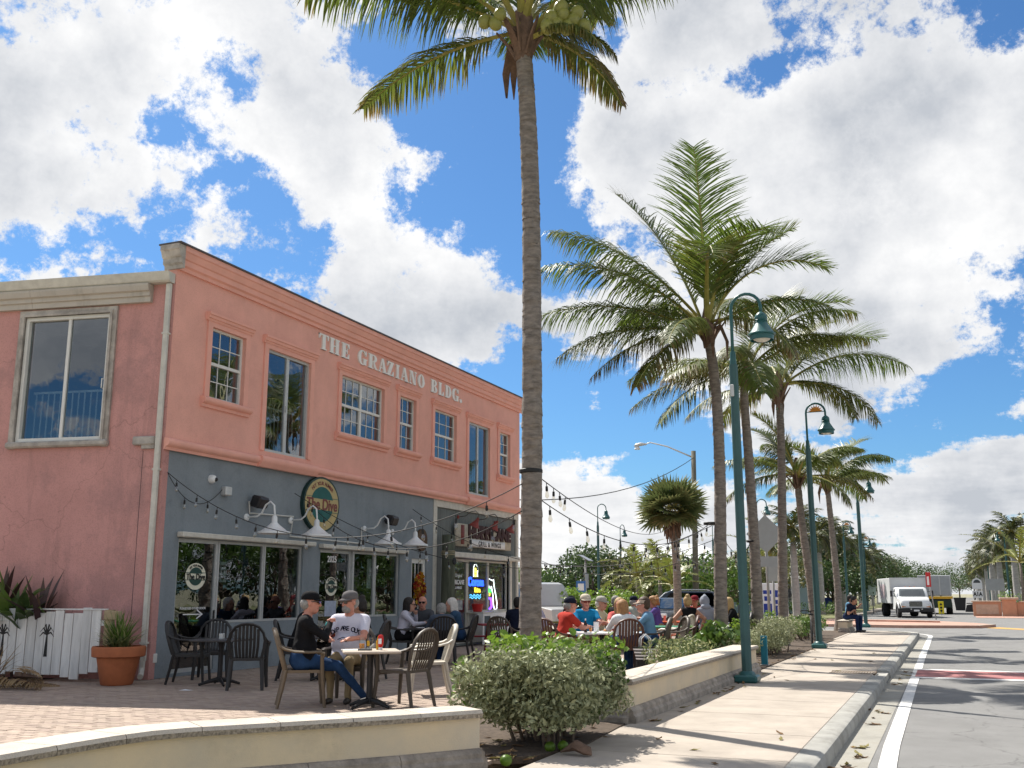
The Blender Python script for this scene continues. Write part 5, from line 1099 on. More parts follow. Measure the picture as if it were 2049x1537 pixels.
# timber pole, rope, wreath, round plaque, banner
pl = empty('timber_pole', (XF + .28, 26.05, 0), 0, 'green-grey timber pole with rope round its top in front of the right shop', 'pole'); m_pole = mat('green_grey_timber', (.12, .135, .095), .95, .5, 3, .5, 20, stretch=(3, 3, .4))
q = MB(); q.tube([(0, 0, 0), (.0, 0, 1.2), (.01, 0, 2.4), (0, 0, 3.12)], [.2, .195, .185, .18], 14); q.build('post', m_pole, pl, True)
for z in (2.55, 2.6, 2.64): q = MB(); q.lathe([(.185, 0), (.2, .012), (.2, .03), (.185, .04)], (0, 0, z), 14); q.build('rope', mat('pale_rope', (.33, .30, .2), .9, .4, 20), pl)
q = MB(); q.M = Matrix.Translation((.19, 0, 2.38)); q.lathe([(.1, 0), (.1, .02), (.05, .03)], n=12, axis='x'); q.build('knot', m_dark, pl)
wr = empty('wreath', (XG + .08, (S3[0] + S3[1]) / 2, 1.62), 0, 'orange and yellow flower wreath hanging on the white door', 'wreath')
rng = np.random.default_rng(3)
for nm, cols in (('blossom', ((.62, .30, .02), (.5, .06, .02), (.30, .03, .02), (.66, .42, .04))),):
    for ci, c_ in enumerate(cols):
        an = rng.uniform(0, 6.28, 130); rr = .20 + rng.normal(0, .055, 130); P = np.stack([rng.normal(0.03, .03, 130), np.cos(an) * rr * .85, np.sin(an) * rr * 1.25], 1); leaf_obj('blossoms', *leaves(rng, P, .13, .0, .8), mat('petal_%d' % ci, c_, .7, .3, 20, trans=.2), wr, 'stuff')
q = MB(); q.tube([(0, math.cos(a) * .2 * .85, math.sin(a) * .25) for a in [i * .4189 for i in range(16)]], .03, 6); q.build('ring', m_bark, wr)
q = MB(); q.tube([(0, 0, .25), (-.02, 0, .72)], .008, 5); q.build('hanger', m_bark, wr)
pq = at_x(846, 1080, XF + .05); q = MB(); oval(q, 0, 0, .28, .30, 0, .06); po_ = q.build('round_plaque', mat('brown_carved_wood', (.12, .07, .035), .7, .5, 12, .5, 40), loc=(XF - .02, pq.y, pq.z)); tag(po_, 'round brown carved plaque beside the last barn lamp', 'plaque')
bn = empty('banner', (XF + .35, 29.3, 0), 0, 'white banner reading NOW OPEN in black, leaning below the neon window', 'banner')
q = MB(); q.box(0, .03, -1.05, 1.5, .02, .92); q.build('panel', m_wp, bn); q = MB(); q.box(.031, .034, -.98, -.55, .1, .84); q.build('picture', mat('grey_blue_print', (.08, .11, .13), .7, .5, 6), bn)
link('lettering', text_mesh('NOW OPEN', .42, m_bp, 'lettering', .002, .014), bn, (.036, .5, .62), FRONT); link('lettering', text_mesh('FOR TAKE OUT', .17, m_bp, 'lettering', .002, .004), bn, (.036, .35, .26), FRONT)

# ------------------------------------------------------------------ fence, pot and plants by the side wall
m_fence = mat('peeling_white_boards', (.72, .72, .70), .9, .22, 3, .25, 40, stretch=(4, 4, .5), objvar=.10)
fa, fb = Vector((-20.79, 12.54)), Vector((-13.55, 13.97)); fd = (fb - fa).normalized(); fan_ = math.atan2(fd.y, fd.x)
fence = empty('board_fence', (fa.x, fa.y, 0), fan_, 'peeling white board fence with dark palm tree inlays for cut-outs below the weathered pink wall', 'fence')
_r = random.Random(4); s = 0; i = 0
FL = (fb - fa).length
while s < FL - .1:
    w = _r.uniform(.15, .19); q = MB(); z0 = .02 + .10 * (s / FL); q.bev(s + .006, s + w - .006, -.014, .014, z0 + _r.uniform(-.02, .03), 1.18 + .03 * s / FL + _r.uniform(-.008, .008), .005); q.build('board', m_fence, fence, rot=(0, _r.uniform(-.008, .008), 0)); s += w
for z in (.35, .95): q = MB(); q.box(0, FL, .016, .055, z, z + .09); q.build('rail', m_fence, fence)
q = MB(); q.box(-.02, FL + .02, -.03, .05, 1.215, 1.24); q.build('top_cap', m_fence, fence)
for s in (5.41, 6.28):  # black palm shapes laid on the boards stand for the shade in cut-out holes
    q = MB(); z = .72
    q.prism([(s - .035, .42), (s + .035, .42), (s + .018, .80), (s - .008, .80)], -.019, -.0155, 'y')
    for k, (dx, dz) in enumerate(((.14, -.02), (.13, .06), (.06, .12), (-.06, .12), (-.13, .06), (-.14, -.02))): q.tube([(s, -.017 - k * .0003, .80), (s + dx * .55, -.017 - k * .0003, .80 + dz + .05), (s + dx, -.017 - k * .0003, .80 + dz - .02)], [(.004, .016), (.004, .014), (.002, .004)], 4, up=(0, 1, 0))
    q.build('palm_shade_inlay', m_bp, fence)
q = MB(); q.box(FL + .01, FL + .16, -.03, .05, .1, 1.22); q.bev(FL + .01, FL + .30, -.07, .02, 1.05, 1.20, .01); q.build('end_post', mat('raw_timber', (.42, .33, .2), .9, .4, 6), fence)
pot = empty('flower_pot', (-12.98, 13.75, 0), 0, 'large terracotta pot with spiky green plant beside the downspout', 'flower pot'); m_terra = mat('terracotta', (.42, .135, .055), .8, .22, 4, .12, 60)
q = MB(); q.lathe([(.24, 0), (.26, .02), (.345, .42), (.35, .45), (.40, .455), (.43, .47), (.44, .60), (.425, .63), (.37, .63), (.36, .55), (.0, .54)], n=28, cap=True); q.build('pot', m_terra, pot, smooth=50)
def blades(rng, n, c, L_, spread, w, droop, m, parent, name='leaf_tuft', zbias=.9, seg=4, tipmax=1.0):
    V, Fc, T = [], [], []
    for i in range(n):
        a = rng.uniform(0, 6.28); e = rng.uniform(.15, 1.0) * spread; d = Vector((math.cos(a) * e, math.sin(a) * e, zbias)).normalized(); p = Vector(c) + Vector((rng.uniform(-.12, .12), rng.uniform(-.12, .12), 0)) * spread; ln_ = L_ * rng.uniform(.6, 1.1); b = len(V)
        for g in range(seg + 1):
            f = g / seg; sd = d.cross(Vector((0, 0, 1))); sd = sd.normalized() if sd.length > .01 else Vector((1, 0, 0)); ww = w * (math.sin(math.pi * (.15 + .85 * f)) + .05)
            V += [p + sd * ww / 2, p - sd * ww / 2]; T += [f * tipmax * rng.uniform(.2, 1)] * 2; p = p + d * ln_ / seg; d = (d + Vector((0, 0, -1)) * droop * rng.uniform(.5, 1.5) / seg).normalized()
        for g in range(seg): Fc.append((b + 2 * g, b + 2 * g + 1, b + 2 * g + 3, b + 2 * g + 2))
    o = link(name, attr_mesh(name, [tuple(v) for v in V], Fc, T, [m]), parent); o['kind'] = 'stuff'; return o
rng = random.Random(9); blades(rng, 190, (0, 0, .52), .62, .85, .028, 1.3, m_varieg, pot); blades(rng, 90, (0, 0, .52), .72, .55, .024, .7, m_green, pot)
df = empty('dry_palm_fronds', (-15.0, 12.75, 0), 0, 'heap of fallen dry brown palm fronds on the ground before the board fence', 'dry fronds'); _r = random.Random(12)
for i in range(7):
    me = frond_mesh(1.35, 5, 16, _r, leaf=.42, pairs=30, hang=1.1, width=.03, brown=.8, mats=[m_dry, m_husk], seg=3); o = link('frond', me, df, (_r.uniform(-.9, .7), _r.uniform(-.35, .3), .05 + i * .02), (_r.uniform(-1.2, 1.2), _r.uniform(-.05, .03), _r.choice((0, 2.9)) + _r.uniform(-.7, .7)))
q = MB(); q.tube([(-1.3, -.55, .07), (-.85, -.5, .10), (-.35, -.42, .16), (-.2, -.40, .2)], [(.02, .03), (.05, .11), (.05, .14), (.03, .09)], 8); q.build('frond_boot', mat('dry_frond_boot', (.30, .16, .06), .7, .5, 6), df, smooth=40)
blades(random.Random(3), 70, (.15, .05, .02), .8, 1.3, .022, .9, m_dry, df, 'dry_stalks', .9)
cp = empty('bromeliad', (-15.55, 13.88, 0), 0, 'broad-leaved purple and green plants rising behind the white board fence', 'plant'); rng = random.Random(5)
blades(rng, 30, (0, -.05, .85), 1.15, .8, .17, 1.5, m_green, cp, 'leaf_tuft', .8); blades(rng, 16, (-.45, 0, .9), 1.15, .5, .12, .7, m_purple, cp, 'leaf_tuft', 1.0); blades(rng, 14, (.55, 0, .85), 1.1, .8, .11, 1.1, m_purple, cp, 'leaf_tuft', .8); blades(rng, 26, (.35, -.1, .85), .9, .9, .13, 1.4, m_deep, cp, 'leaf_tuft', .8)
q = MB()
for i in range(9): q.tube([(-.7 + i * .18, 0, 0), (-.7 + i * .18 + .03, 0, .8)], .025, 5)
so = q.build('stem', m_bark, cp); so['kind'] = 'stuff'

# ------------------------------------------------------------------ street lamps
m_teal_l = mat('teal_lamp_paint', (.018, .105, .105), .38, .15, 3, spec=.5); m_teal_p = mat('weathered_teal_pole', (.045, .115, .115), .5, .25, 2, spec=.4)
def lamp_post(sun_deco=True, h=5.6, ra=.27):
    root = empty('street_lamp', (0, 0, 0))
    q = MB(); q.bev(-.20, .20, -.20, .20, 0, .13, .03); q.lathe([(.15, .13), (.13, .17), (.10, .19)], n=8); q.build('base', m_teal_l, root, smooth=30)
    q = MB(); q.lathe([(.088, .1), (.086, 1.0), (.082, 3.5), (.078, h)], n=8); q.build('pole', m_teal_p, root)
    q = MB(); q.lathe([(.06, h - .05), (.062, h + .03), (.05, h + .22), (.045, h + .25)], n=10); q.build('collar', m_teal_l, root, smooth=40)
    zc = h + 1.05; pts = [(0, 0, h + .1), (0, 0, zc - .3), (0, 0, zc)] + [(ra - ra * math.cos(a), 0, zc + ra * math.sin(a)) for a in [i * math.pi / 10 for i in range(1, 11)]] + [(2 * ra, 0, zc - .12)]
    q = MB(); q.tube(pts, .03, 8); q.build('arch_arm', m_teal_l, root, True)
    z0 = zc - .62
    q = MB(); q.lathe([(.03, .52), (.06, .50), (.10, .46), (.115, .40), (.105, .37), (.12, .355), (.105, .34), (.12, .325), (.11, .31), (.13, .27), (.22, .12), (.245, .10), (.245, .075), (.215, .07), (.215, -.02), (.205, -.02), (.2, .06)], (2 * ra, 0, z0), 20, cap=False); q.build('lamp_shade', m_teal_l, root, smooth=35)
    q = MB(); q.ball((2 * ra, 0, z0 + .04), (.17, .17, .09), 12, 6); q.build('globe', mat('frosted_globe', (.7, .68, .6), .4), root, True)
    if sun_deco:
        q = MB(); m_or = mat('orange_sun_enamel', (.60, .24, .03), .5, .2, 6); zz = zc + .02; P = []
        for k in range(17): a = math.pi * k / 16; rr = ra * (.80 if k % 2 else .5); P.append((ra - rr * math.cos(a), zz + rr * math.sin(a)))
        q.prism(P, -.008, .008, 'y'); q.build('sun_ornament', m_or, root); q = MB(); q.tube([(0, 0, zz), (2 * ra, 0, zz)], .012, 6); q.build('cross_bar', m_teal_l, root)
    return root
lp1 = lamp_post(False); lp1.location = (-3.33, 18.35, 0); tag(lp1, 'teal lamp post with bell shade at the straight low wall', 'street lamp', 'teal lamp posts along the pavement')
q = MB(); q.bev(-.03, .03, -.115, -.078, 0, .22, .01); q.build('photocell_box', m_alu, lp1, loc=(-.02, -.0, 5.0))
lp2 = lamp_post(True); first = True
for (x, y, rz, s, lb, gp_) in ((-3.46, 30.3, 0, 1.0, 'teal lamp post with orange sun ornament beside the long silvery shrub', 'teal lamp posts along the pavement'), (-3.59, 49.6, 0, 1.0, 'teal lamp post with orange sun ornament behind the couple on the bench', 'teal lamp posts along the pavement'),
        (-6.6, 76, 0, .95, 'teal lamp post at the kerb just across the side street', None), (-6.7, 96, 0, .95, 'distant teal lamp post among royal palms beyond the truck', None), (2.0 + 2.4, 92, math.pi, .95, 'teal lamp post with orange sun ornament by the coral roundabout wall', None), (4.4, 135, math.pi, .95, 'distant teal lamp post among royal palms on the roundabout side', None)):
    o = lp2 if first else copy_tree(lp2); first = False; o.location = (x, y, 0 if y < 50 else -.1); o.rotation_euler = (0, 0, rz); o.scale = (s, s, s); tag(o, lb, 'street lamp', gp_ or 'teal lamp posts beyond the side street')
for (px, y, tp, lb, rz) in ((1198, 62, 1004, 'dark blue-teal lamp post in the car park beside the cabbage palm', .6), (1243, 76, 1046, 'smaller teal lamp post in the car park seen just past another post', 1.2), (1522, 57, 994, 'teal lamp post behind the diamond sign post', 0), (1430, 88, 1046, 'thin teal lamp post behind the trunk of the leafiest coconut palm', 1.0)):
    o = copy_tree(lp1); p = at_y(px, 1187, y); ztop = at_y(px, tp, y).z; s = ztop / 6.95; o.location = (p.x, y, -.1); o.scale = (s, s, s); o.rotation_euler = (0, 0, rz); tag(o, lb, 'street lamp', 'lamp posts round the car park')
# cobra-head light on a timber pole
p = at_y(1391, 1187, 60.0); tp = at_y(1387, 902, 60.0); cb = empty('street_light', (p.x, 60, -.15), 0, 'grey cobra-head street light on a tall timber pole behind the cabbage palm', 'street light')
q = MB(); q.tube([(0, 0, 0), (tp.x - p.x, 0, tp.z + .15)], [.19, .14], 10); q.build('pole', mat('grey_timber_pole', (.17, .16, .12), .95, .4, 3, .3, 20, stretch=(3, 3, .4)), cb, True)
h = at_y(1285, 890, 60.0); a0 = at_y(1386, 915, 60.0); o_ = Vector((p.x, 60, -.15)); q = MB(); q.tube([a0 - o_, (a0.lerp(h, .5)) - o_ + Vector((0, 0, .28)), h - o_ + Vector((.5, 0, .12)), h - o_], [.05, .045, .04, .035], 7); q.build('arm', m_alu, cb, True)
q = MB(); hv = h - o_; q.tube([hv + Vector((.25, 0, .03)), hv + Vector((-.1, 0, .05)), hv + Vector((-.4, 0, .0)), hv + Vector((-.52, 0, -.05))], [(.05, .08), (.11, .17), (.10, .16), (.03, .08)], 10); q.build('luminaire', m_alu, cb, True)
q = MB(); q.lathe([(.10, 0), (.19, -.16), (.185, -.18)], (hv.x - .33, hv.y, hv.z - .08), 12); q.build('lens_cone', m_white, cb, smooth=40)
w0 = at_y(1388, 915, 60) ; w1 = Vector((-13.25, 31.9, 4.6)); q = MB(); q.tube([w0.lerp(w1, f) + Vector((0, 0, -4 * .7 * f * (1 - f))) for f in [i / 12 for i in range(13)]], .02, 5); tag(q.build('overhead_wire', m_rubber), 'thin black overhead wire from the timber light pole toward the pink building', 'wire')

# ------------------------------------------------------------------ festoon lights
m_bulb = glass_mat('clear_bulb_glass', (.95, .93, .88), .10); m_fil = glass_mat('bulb_glass', (.90, .87, .80), .12)
q = MB(); q.lathe([(.006, 0), (.006, -.05), (.018, -.055), (.020, -.11), (.017, -.125)], n=7); sock = q.mesh('socket', m_rubber, smooth=40)
q = MB(); q.lathe([(.012, 0), (.022, -.02), (.031, -.055), (.027, -.085), (.012, -.105), (.002, -.108)], n=8); bulb = q.mesh('bulb', m_fil, smooth=True)
def festoon(a, b, sag, label, step=.62, start=.3, stop=None, r=.0075):
    a, b = Vector(a), Vector(b); L_ = (b - a).length; root = empty('string_lights', a, 0, label, 'string lights'); f_at = lambda f: (b - a) * f + Vector((0, 0, -4 * sag * f * (1 - f)))
    q = MB(); q.tube([f_at(i / 28) for i in range(29)], r, 5); q.build('cord', m_rubber, root, True); s = start
    while s < (stop or L_) - .15:
        p = f_at(s / L_); o = link('socket', sock, root, p, (random.uniform(-.15, .15), random.uniform(-.15, .15), 0)); link('bulb', bulb, o, (0, 0, -.12)); s += step * random.uniform(.85, 1.15)
cor0 = (XF + .02, Y0 + .1, at_x(335, 945, XF).z); pa = at_y(1044, 968, 12.85); pb = at_y(1044, 1022, 12.85)
festoon(cor0, pa, .95, 'string of clear bulbs from the corner of the building sagging to the tall palm')
festoon(cor0, wpt(455, 290, XF + .05), .42, 'short loop of unlit bulbs from the building corner to the junction box', .7, .5)
festoon(wpt(985, 318, XF + .02), (-4.66, 22.3, at_y(1425, 1052, 22.4).z), 1.25, 'string of bulbs crossing the oval sign toward the leafiest palm', .60)
festoon(wpt(1090, 385, XF + .02), pb, .75, 'string of bulbs passing below the oval sign and up to the tall palm', .8)
festoon(wpt(1850, 435, XF + .02), (-4.62, 22.3, at_y(1425, 1080, 22.4).z), 1.0, 'string of bulbs running from the round plaque over the right shop sign', .62)
festoon((XF + .05, 31.7, 3.0), (-4.7, 22.4, at_y(1425, 1100, 22.4).z), .7, 'string of bulbs from the far corner of the right shop to the leafiest palm', .6)
festoon(at_y(1082, 957, 13.1), (-9.9, 39.9, at_y(1350, 1050, 39.9).z), .55, 'long cord with few bulbs from the tall palm to the cabbage palm', .55, .4, 2.2)
festoon(at_y(1082, 1000, 13.1), (-4.65, 22.2, at_y(1425, 1045, 22.3).z), .55, 'string of bulbs between the tall palm and the leafiest palm', .7)
festoon((-9.9, 39.9, at_y(1350, 1075, 39.9).z), (-4.7, 26.9, at_y(1505, 1095, 26.9).z), .8, 'string of bulbs from the cabbage palm to the strapped palm', .7)
festoon((-13.0, 32.2, 2.6), (-9.9, 39.9, at_y(1350, 1085, 39.9).z), .5, 'low string of bulbs from the building end to the cabbage palm', .6)
festoon((-4.6, 22.6, at_y(1430, 1050, 22.6).z), (-4.65, 26.9, at_y(1510, 1085, 26.9).z), .45, 'short string of bulbs between the leafiest palm and the strapped palm', .6)
for (px, py, y, rr) in ((1062, 947, 13.0, .15), (1421, 1050, 22.4, .14), (1505, 1085, 27.0, .14)):
    p = at_y(px, py, y); q = MB(); q.lathe([(rr, 0), (rr + .012, .01), (rr + .012, .05), (rr, .06)], n=14); tag(q.build('trunk_strap', m_rubber, loc=p), {13.0: 'black strap holding light strings round the tall palm trunk', 22.4: 'black strap round the trunk of the leafiest palm', 27.0: 'black strap round the palm trunk beside the diamond sign'}[y], 'strap')
# ------------------------------------------------------------------ terrace furniture
def gd(px, dist):
    """ground point at a given distance along the view axis"""
    return at_z(px, Y_HOR + CAM_H * F_PX / dist, 0.0)
def ang_img(deg): return R(deg) + YAW        # 0 = image right, 90 = away from the camera
m_resin = mat('brown_resin', (.085, .068, .052), .5, .18, 8, spec=.4); m_resin2 = mat('tan_resin', (.17, .125, .08), .5, .15, 8, spec=.4); m_resin3 = mat('pale_resin', (.50, .46, .38), .5, .12, 8); m_resin4 = mat('maroon_brown_resin', (.10, .045, .032), .5, .15, 8); m_resind = mat('dark_resin', (.028, .027, .027), .5, .2, 8)
CH = {}
def chair_proto(m):
    """resin armchair, faces +y: rounded slatted back, dished seat, scroll arms, four splayed legs"""
    root = empty('patio_chair', (0, 0, 0))
    q = MB(); n = 12; vs = []; sy = lambda t: -.23 + .46 * t
    for zz in (.44, .405):
        for j in range(7):
            for i in range(n + 1):
                x = -.24 + .48 * i / n; y = sy(j / 6); x *= 1 - .10 * (1 - j / 6); vs.append((x, y, zz - .018 * math.cos(x * 6) * math.sin(math.pi * j / 6) + (.012 if j == 6 else 0) * -1))
    w = n + 1; fs = []
    for L_ in (0, 1):
        for j in range(6):
            for i in range(n): a = L_ * 7 * w + j * w + i; fs.append((a, a + 1, a + w + 1, a + w))
    B0 = 7 * w; edge_ = [i for i in range(w)] + [j * w + n for j in range(1, 7)] + [6 * w + i for i in range(n - 1, -1, -1)] + [j * w for j in range(5, 0, -1)]
    for k in range(len(edge_)): a, b = edge_[k], edge_[(k + 1) % len(edge_)]; fs.append((a, b, b + B0, a + B0))
    q.add(vs, fs); q.build('seat', m, root, smooth=40)
    by = lambda z: -.22 - (z - .44) * .30
    P = [(-.205, by(.44), .44), (-.235, by(.56), .56), (-.25, by(.68), .68), (-.225, by(.79), .79), (-.16, by(.87), .87), (-.08, by(.905), .905), (0, by(.915), .915), (.08, by(.905), .905), (.16, by(.87), .87), (.225, by(.79), .79), (.25, by(.68), .68), (.235, by(.56), .56), (.205, by(.44), .44)]
    q = MB(); q.tube(P, [(.033, .02)] * 13, 8, up=(0, 0, 1)); q.build('back_frame', m, root, smooth=50)
    for i in range(7):
        x = -.156 + i * .052; top = .905 - (x / .25) ** 2 * .16
        q = MB(); q.tube([(x * .86, by(.44) + .0, .44), (x * .98, by(.6) - .02, .6), (x, by(.75) - .015, .75), (x * .97, by(top), top)], [(.0195, .006)] * 4, 6, up=(1, 0, 0)); q.build('slat', m, root)
    for s in (-1, 1):
        q = MB(); q.tube([(s * .245, by(.72), .72), (s * .262, by(.68) + .06, .68), (s * .275, -.12, .655), (s * .28, .05, .645), (s * .278, .17, .65), (s * .268, .225, .63), (s * .262, .225, .58)], [(.019, .024), (.017, .029), (.016, .036), (.016, .038), (.016, .040), (.017, .036), (.014, .028)], 8, up=(0, 0, 1)); q.build('arm', m, root, smooth=50)
        q = MB(); q.tube([(s * .262, .205, .63), (s * .245, .215, .42), (s * .252, .235, .2), (s * .265, .255, 0)], [(.028, .021), (.033, .026), (.028, .022), (.023, .019)], 8); q.build('leg', m, root, smooth=50)
        q = MB(); q.tube([(s * .21, -.21, .44), (s * .225, -.25, .22), (s * .24, -.30, 0)], [(.033, .026), (.028, .023), (.023, .019)], 8); q.build('leg', m, root, smooth=50)
    q = MB(); q.box(-.215, .215, .205, .222, .375, .41); q.build('apron', m, root)
    return root
def chair(pos, face, m, label, group='resin patio armchairs'):
    k = m.name
    if k not in CH: CH[k] = chair_proto(m); o = CH[k]
    else: o = copy_tree(CH[k])
    o.location = (pos[0], pos[1], 0); o.rotation_euler = (0, 0, face - R(90)); o.scale = (1.12,) * 3; tag(o, label, 'chair', group); return o
m_ttop = mat('worn_table_top', (.50, .42, .34), .55, .25, 5, .1, 30, stretch=(1, 5, 1)); m_tdark = mat('dark_table_top', (.06, .055, .055), .35, .3, 5)
def table(pos, rz, label, top=m_ttop, w=.76, d=.76, h=.75):
    r = empty('terrace_table', (pos[0], pos[1], 0), rz, label, 'table', 'square pedestal tables on the terrace')
    q = MB(); q.bev(-w / 2, w / 2, -d / 2, d / 2, h - .035, h, .01); q.build('tabletop', top, r)
    q = MB(); q.lathe([(.045, .05), (.04, .3), (.04, h - .1), (.06, h - .05), (.12, h - .036)], n=12); q.build('pedestal', m_black, r, smooth=40)
    for k in range(4): a = k * math.pi / 2 + math.pi / 4; q = MB(); q.tube([(0, 0, .1), (math.cos(a) * .18, math.sin(a) * .18, .07), (math.cos(a) * .34, math.sin(a) * .34, .02)], [(.045, .03), (.03, .025), (.02, .018)], 8); q.build('foot', m_black, r, smooth=40)
    return r
def picnic(pos, rz, m, mb, label):
    r = empty('picnic_table', (pos[0], pos[1], 0), rz, label, 'picnic table')
    for k in range(5): q = MB(); q.bev(-.9, .9, -.37 + k * .15, -.37 + k * .15 + .14, .73, .77, .008); q.build('plank', m, r)
    for s in (-1, 1):
        for k in range(2): q = MB(); y = s * (.62 + k * .15); q.bev(-.9, .9, min(y, y + s * .14), max(y, y + s * .14), .42, .46, .008); q.build('bench_plank', mb, r)
        for x in (-.65, .65): q = MB(); q.tube([(x, s * .22, .72), (x, s * .62, .0)], [(.045, .025)] * 2, 4, up=(0, 1, 0)); q.build('leg', m, r)
    for x in (-.65, .65): q = MB(); q.box(x + .03, x + .07, -.78, .78, .33, .42); q.build('cross_beam', m, r)
    return r

# ------------------------------------------------------------------ people: one continuous surface per body, grown from a distance field
def surface_net(D, org, h):
    s = D < 0; nx, ny, nz = D.shape
    c = np.zeros((nx - 1, ny - 1, nz - 1), np.int8); acc = np.zeros((nx - 1, ny - 1, nz - 1, 3), np.float32); cnt = np.zeros((nx - 1, ny - 1, nz - 1), np.float32)
    corners = [(i, j, k) for i in (0, 1) for j in (0, 1) for k in (0, 1)]
    sl = lambda a, i, j, k: a[i:nx - 1 + i, j:ny - 1 + j, k:nz - 1 + k]
    for a in corners:
        for ax in range(3):
            if a[ax]: continue
            b = list(a); b[ax] = 1; da, db = sl(D, *a), sl(D, *b); m = (da < 0) != (db < 0)
            if not m.any(): continue
            t = np.where(m, da / np.where(m, da - db, 1), 0)
            for x in range(3): acc[..., x] += np.where(m, a[x] + (t if x == ax else 0), 0)
            cnt += m
    act = cnt > 0; idx = -np.ones(act.shape, np.int64); idx[act] = np.arange(act.sum())
    pos = np.argwhere(act) + acc[act] / cnt[act][:, None]; V = org + pos * h; Fs = []
    for ax in range(3):
        o1, o2 = [(1, 2), (2, 0), (0, 1)][ax]
        d0 = np.moveaxis(s, ax, 0); diff = d0[:-1] != d0[1:]; diff = np.moveaxis(diff, 0, ax); P = np.argwhere(diff)
        ok = (P[:, o1] > 0) & (P[:, o2] > 0) & (P[:, o1] < D.shape[o1] - 1) & (P[:, o2] < D.shape[o2] - 1); P = P[ok]
        def g(d1, d2): Q = P.copy(); Q[:, o1] += d1; Q[:, o2] += d2; return idx[Q[:, 0], Q[:, 1], Q[:, 2]]
        f = np.stack([g(-1, -1), g(0, -1), g(0, 0), g(-1, 0)], 1); flip = ~s[P[:, 0], P[:, 1], P[:, 2]]; f[flip] = f[flip][:, ::-1]; Fs.append(f)
    return V, np.concatenate(Fs)
def prim_sdf(p, X):
    if p[0] == 'c':
        a, b = p[1], p[2]; ba = b - a; t = np.clip(((X - a) @ ba) / max(ba @ ba, 1e-9), 0, 1); return np.linalg.norm(X - a - t[..., None] * ba, axis=-1) - (p[3] + (p[4] - p[3]) * t)
    Q = (X - p[1]) @ p[3]; k0 = np.linalg.norm(Q / p[2], axis=-1); k1 = np.linalg.norm(Q / (p[2] ** 2), axis=-1); return k0 * (k0 - 1) / np.maximum(k1, 1e-6)
def grow(prims, h, k=.025, noise=0.0, seed=0):
    lo = np.full(3, 9.); hi = np.full(3, -9.)
    for p in prims:
        if p[0] == 'c': r = max(p[3], p[4]); l_, h_ = np.minimum(p[1], p[2]) - r, np.maximum(p[1], p[2]) + r
        else: r = p[2].max(); l_, h_ = p[1] - r, p[1] + r
        lo = np.minimum(lo, l_); hi = np.maximum(hi, h_)
    lo -= .05; hi += .05; n = np.ceil((hi - lo) / h).astype(int) + 1; D = np.full(n, .06, np.float32); pad = .06
    for p in prims:
        if p[0] == 'c': r = max(p[3], p[4]); l_, h_ = np.minimum(p[1], p[2]) - r, np.maximum(p[1], p[2]) + r
        else: r = p[2].max(); l_, h_ = p[1] - r, p[1] + r
        i0 = np.maximum(((l_ - pad - lo) / h).astype(int), 0); i1 = np.minimum(((h_ + pad - lo) / h).astype(int) + 2, n)
        ax = [lo[a] + np.arange(i0[a], i1[a]) * h for a in range(3)]; X = np.stack(np.meshgrid(*ax, indexing='ij'), -1); d = prim_sdf(p, X)
        S = D[i0[0]:i1[0], i0[1]:i1[1], i0[2]:i1[2]]; kk = p[6] if len(p) > 6 else k; hh = np.maximum(kk - np.abs(S - d), 0) / kk; D[i0[0]:i1[0], i0[1]:i1[1], i0[2]:i1[2]] = np.minimum(S, d) - hh * hh * kk * .25
    if noise:
        rs = np.random.default_rng(seed); ax = [lo[a] + np.arange(n[a]) * h for a in range(3)]; X = np.stack(np.meshgrid(*ax, indexing='ij'), -1); m = np.abs(D) < .05; Xm = X[m]; w = 0
        for f in (18, 31, 55): v = rs.normal(size=3); v *= f / np.linalg.norm(v); w = w + np.sin(Xm @ v + 3 * np.sin(Xm[:, ::-1] @ v * .6) + rs.uniform(0, 6)) * 18 / f
        lowz = np.clip((1.0 - Xm[:, 2]) * 8, 0, 1); D[m] += (noise * w * lowz).astype(np.float32)
    D = D.copy(); D[[0, -1]] = .05; D[:, [0, -1]] = .05; D[:, :, [0, -1]] = .05
    return surface_net(D, lo, h)
def net_mesh(name, V, Fq, mats, lab=None):
    me = bpy.data.meshes.new(name); me.vertices.add(len(V)); me.vertices.foreach_set('co', V.astype(np.float32).ravel()); me.loops.add(Fq.size); me.loops.foreach_set('vertex_index', Fq.astype(np.int32).ravel())
    me.polygons.add(len(Fq)); me.polygons.foreach_set('loop_start', np.arange(len(Fq), dtype=np.int32) * 4); me.polygons.foreach_set('loop_total', np.full(len(Fq), 4, dtype=np.int32))
    for m in mats: me.materials.append(m)
    if lab is not None: me.polygons.foreach_set('material_index', lab.astype(np.int32))
    me.polygons.foreach_set('use_smooth', np.ones(len(Fq), bool)); me.update(); return me
I3 = np.eye(3)
def A(*v): return np.array(v, float)
def cloth(name, c, v=.18): return mat('cloth_' + name, c, .9, v, 5, .25, 55, spec=.15)
SK = dict(fair=mat('skin_fair', (.56, .31, .22), .55, .12, 9, spec=.35), tan=mat('skin_tan', (.43, .22, .14), .55, .12, 9, spec=.35), red=mat('skin_ruddy', (.55, .25, .18), .55, .14, 9, spec=.35))
HA = dict(black=mat('hair_black', (.018, .014, .012), .6, .4, 30, .4, 90), brown=mat('hair_brown', (.08, .045, .025), .6, .4, 30, .4, 90), grey=mat('hair_grey', (.33, .32, .30), .7, .35, 30, .4, 90), white=mat('hair_white', (.68, .65, .60), .7, .25, 30, .4, 90), blonde=mat('hair_blonde', (.50, .34, .15), .6, .35, 30, .4, 90), ginger=mat('hair_ginger_blonde', (.42, .22, .09), .6, .35, 30, .4, 90))
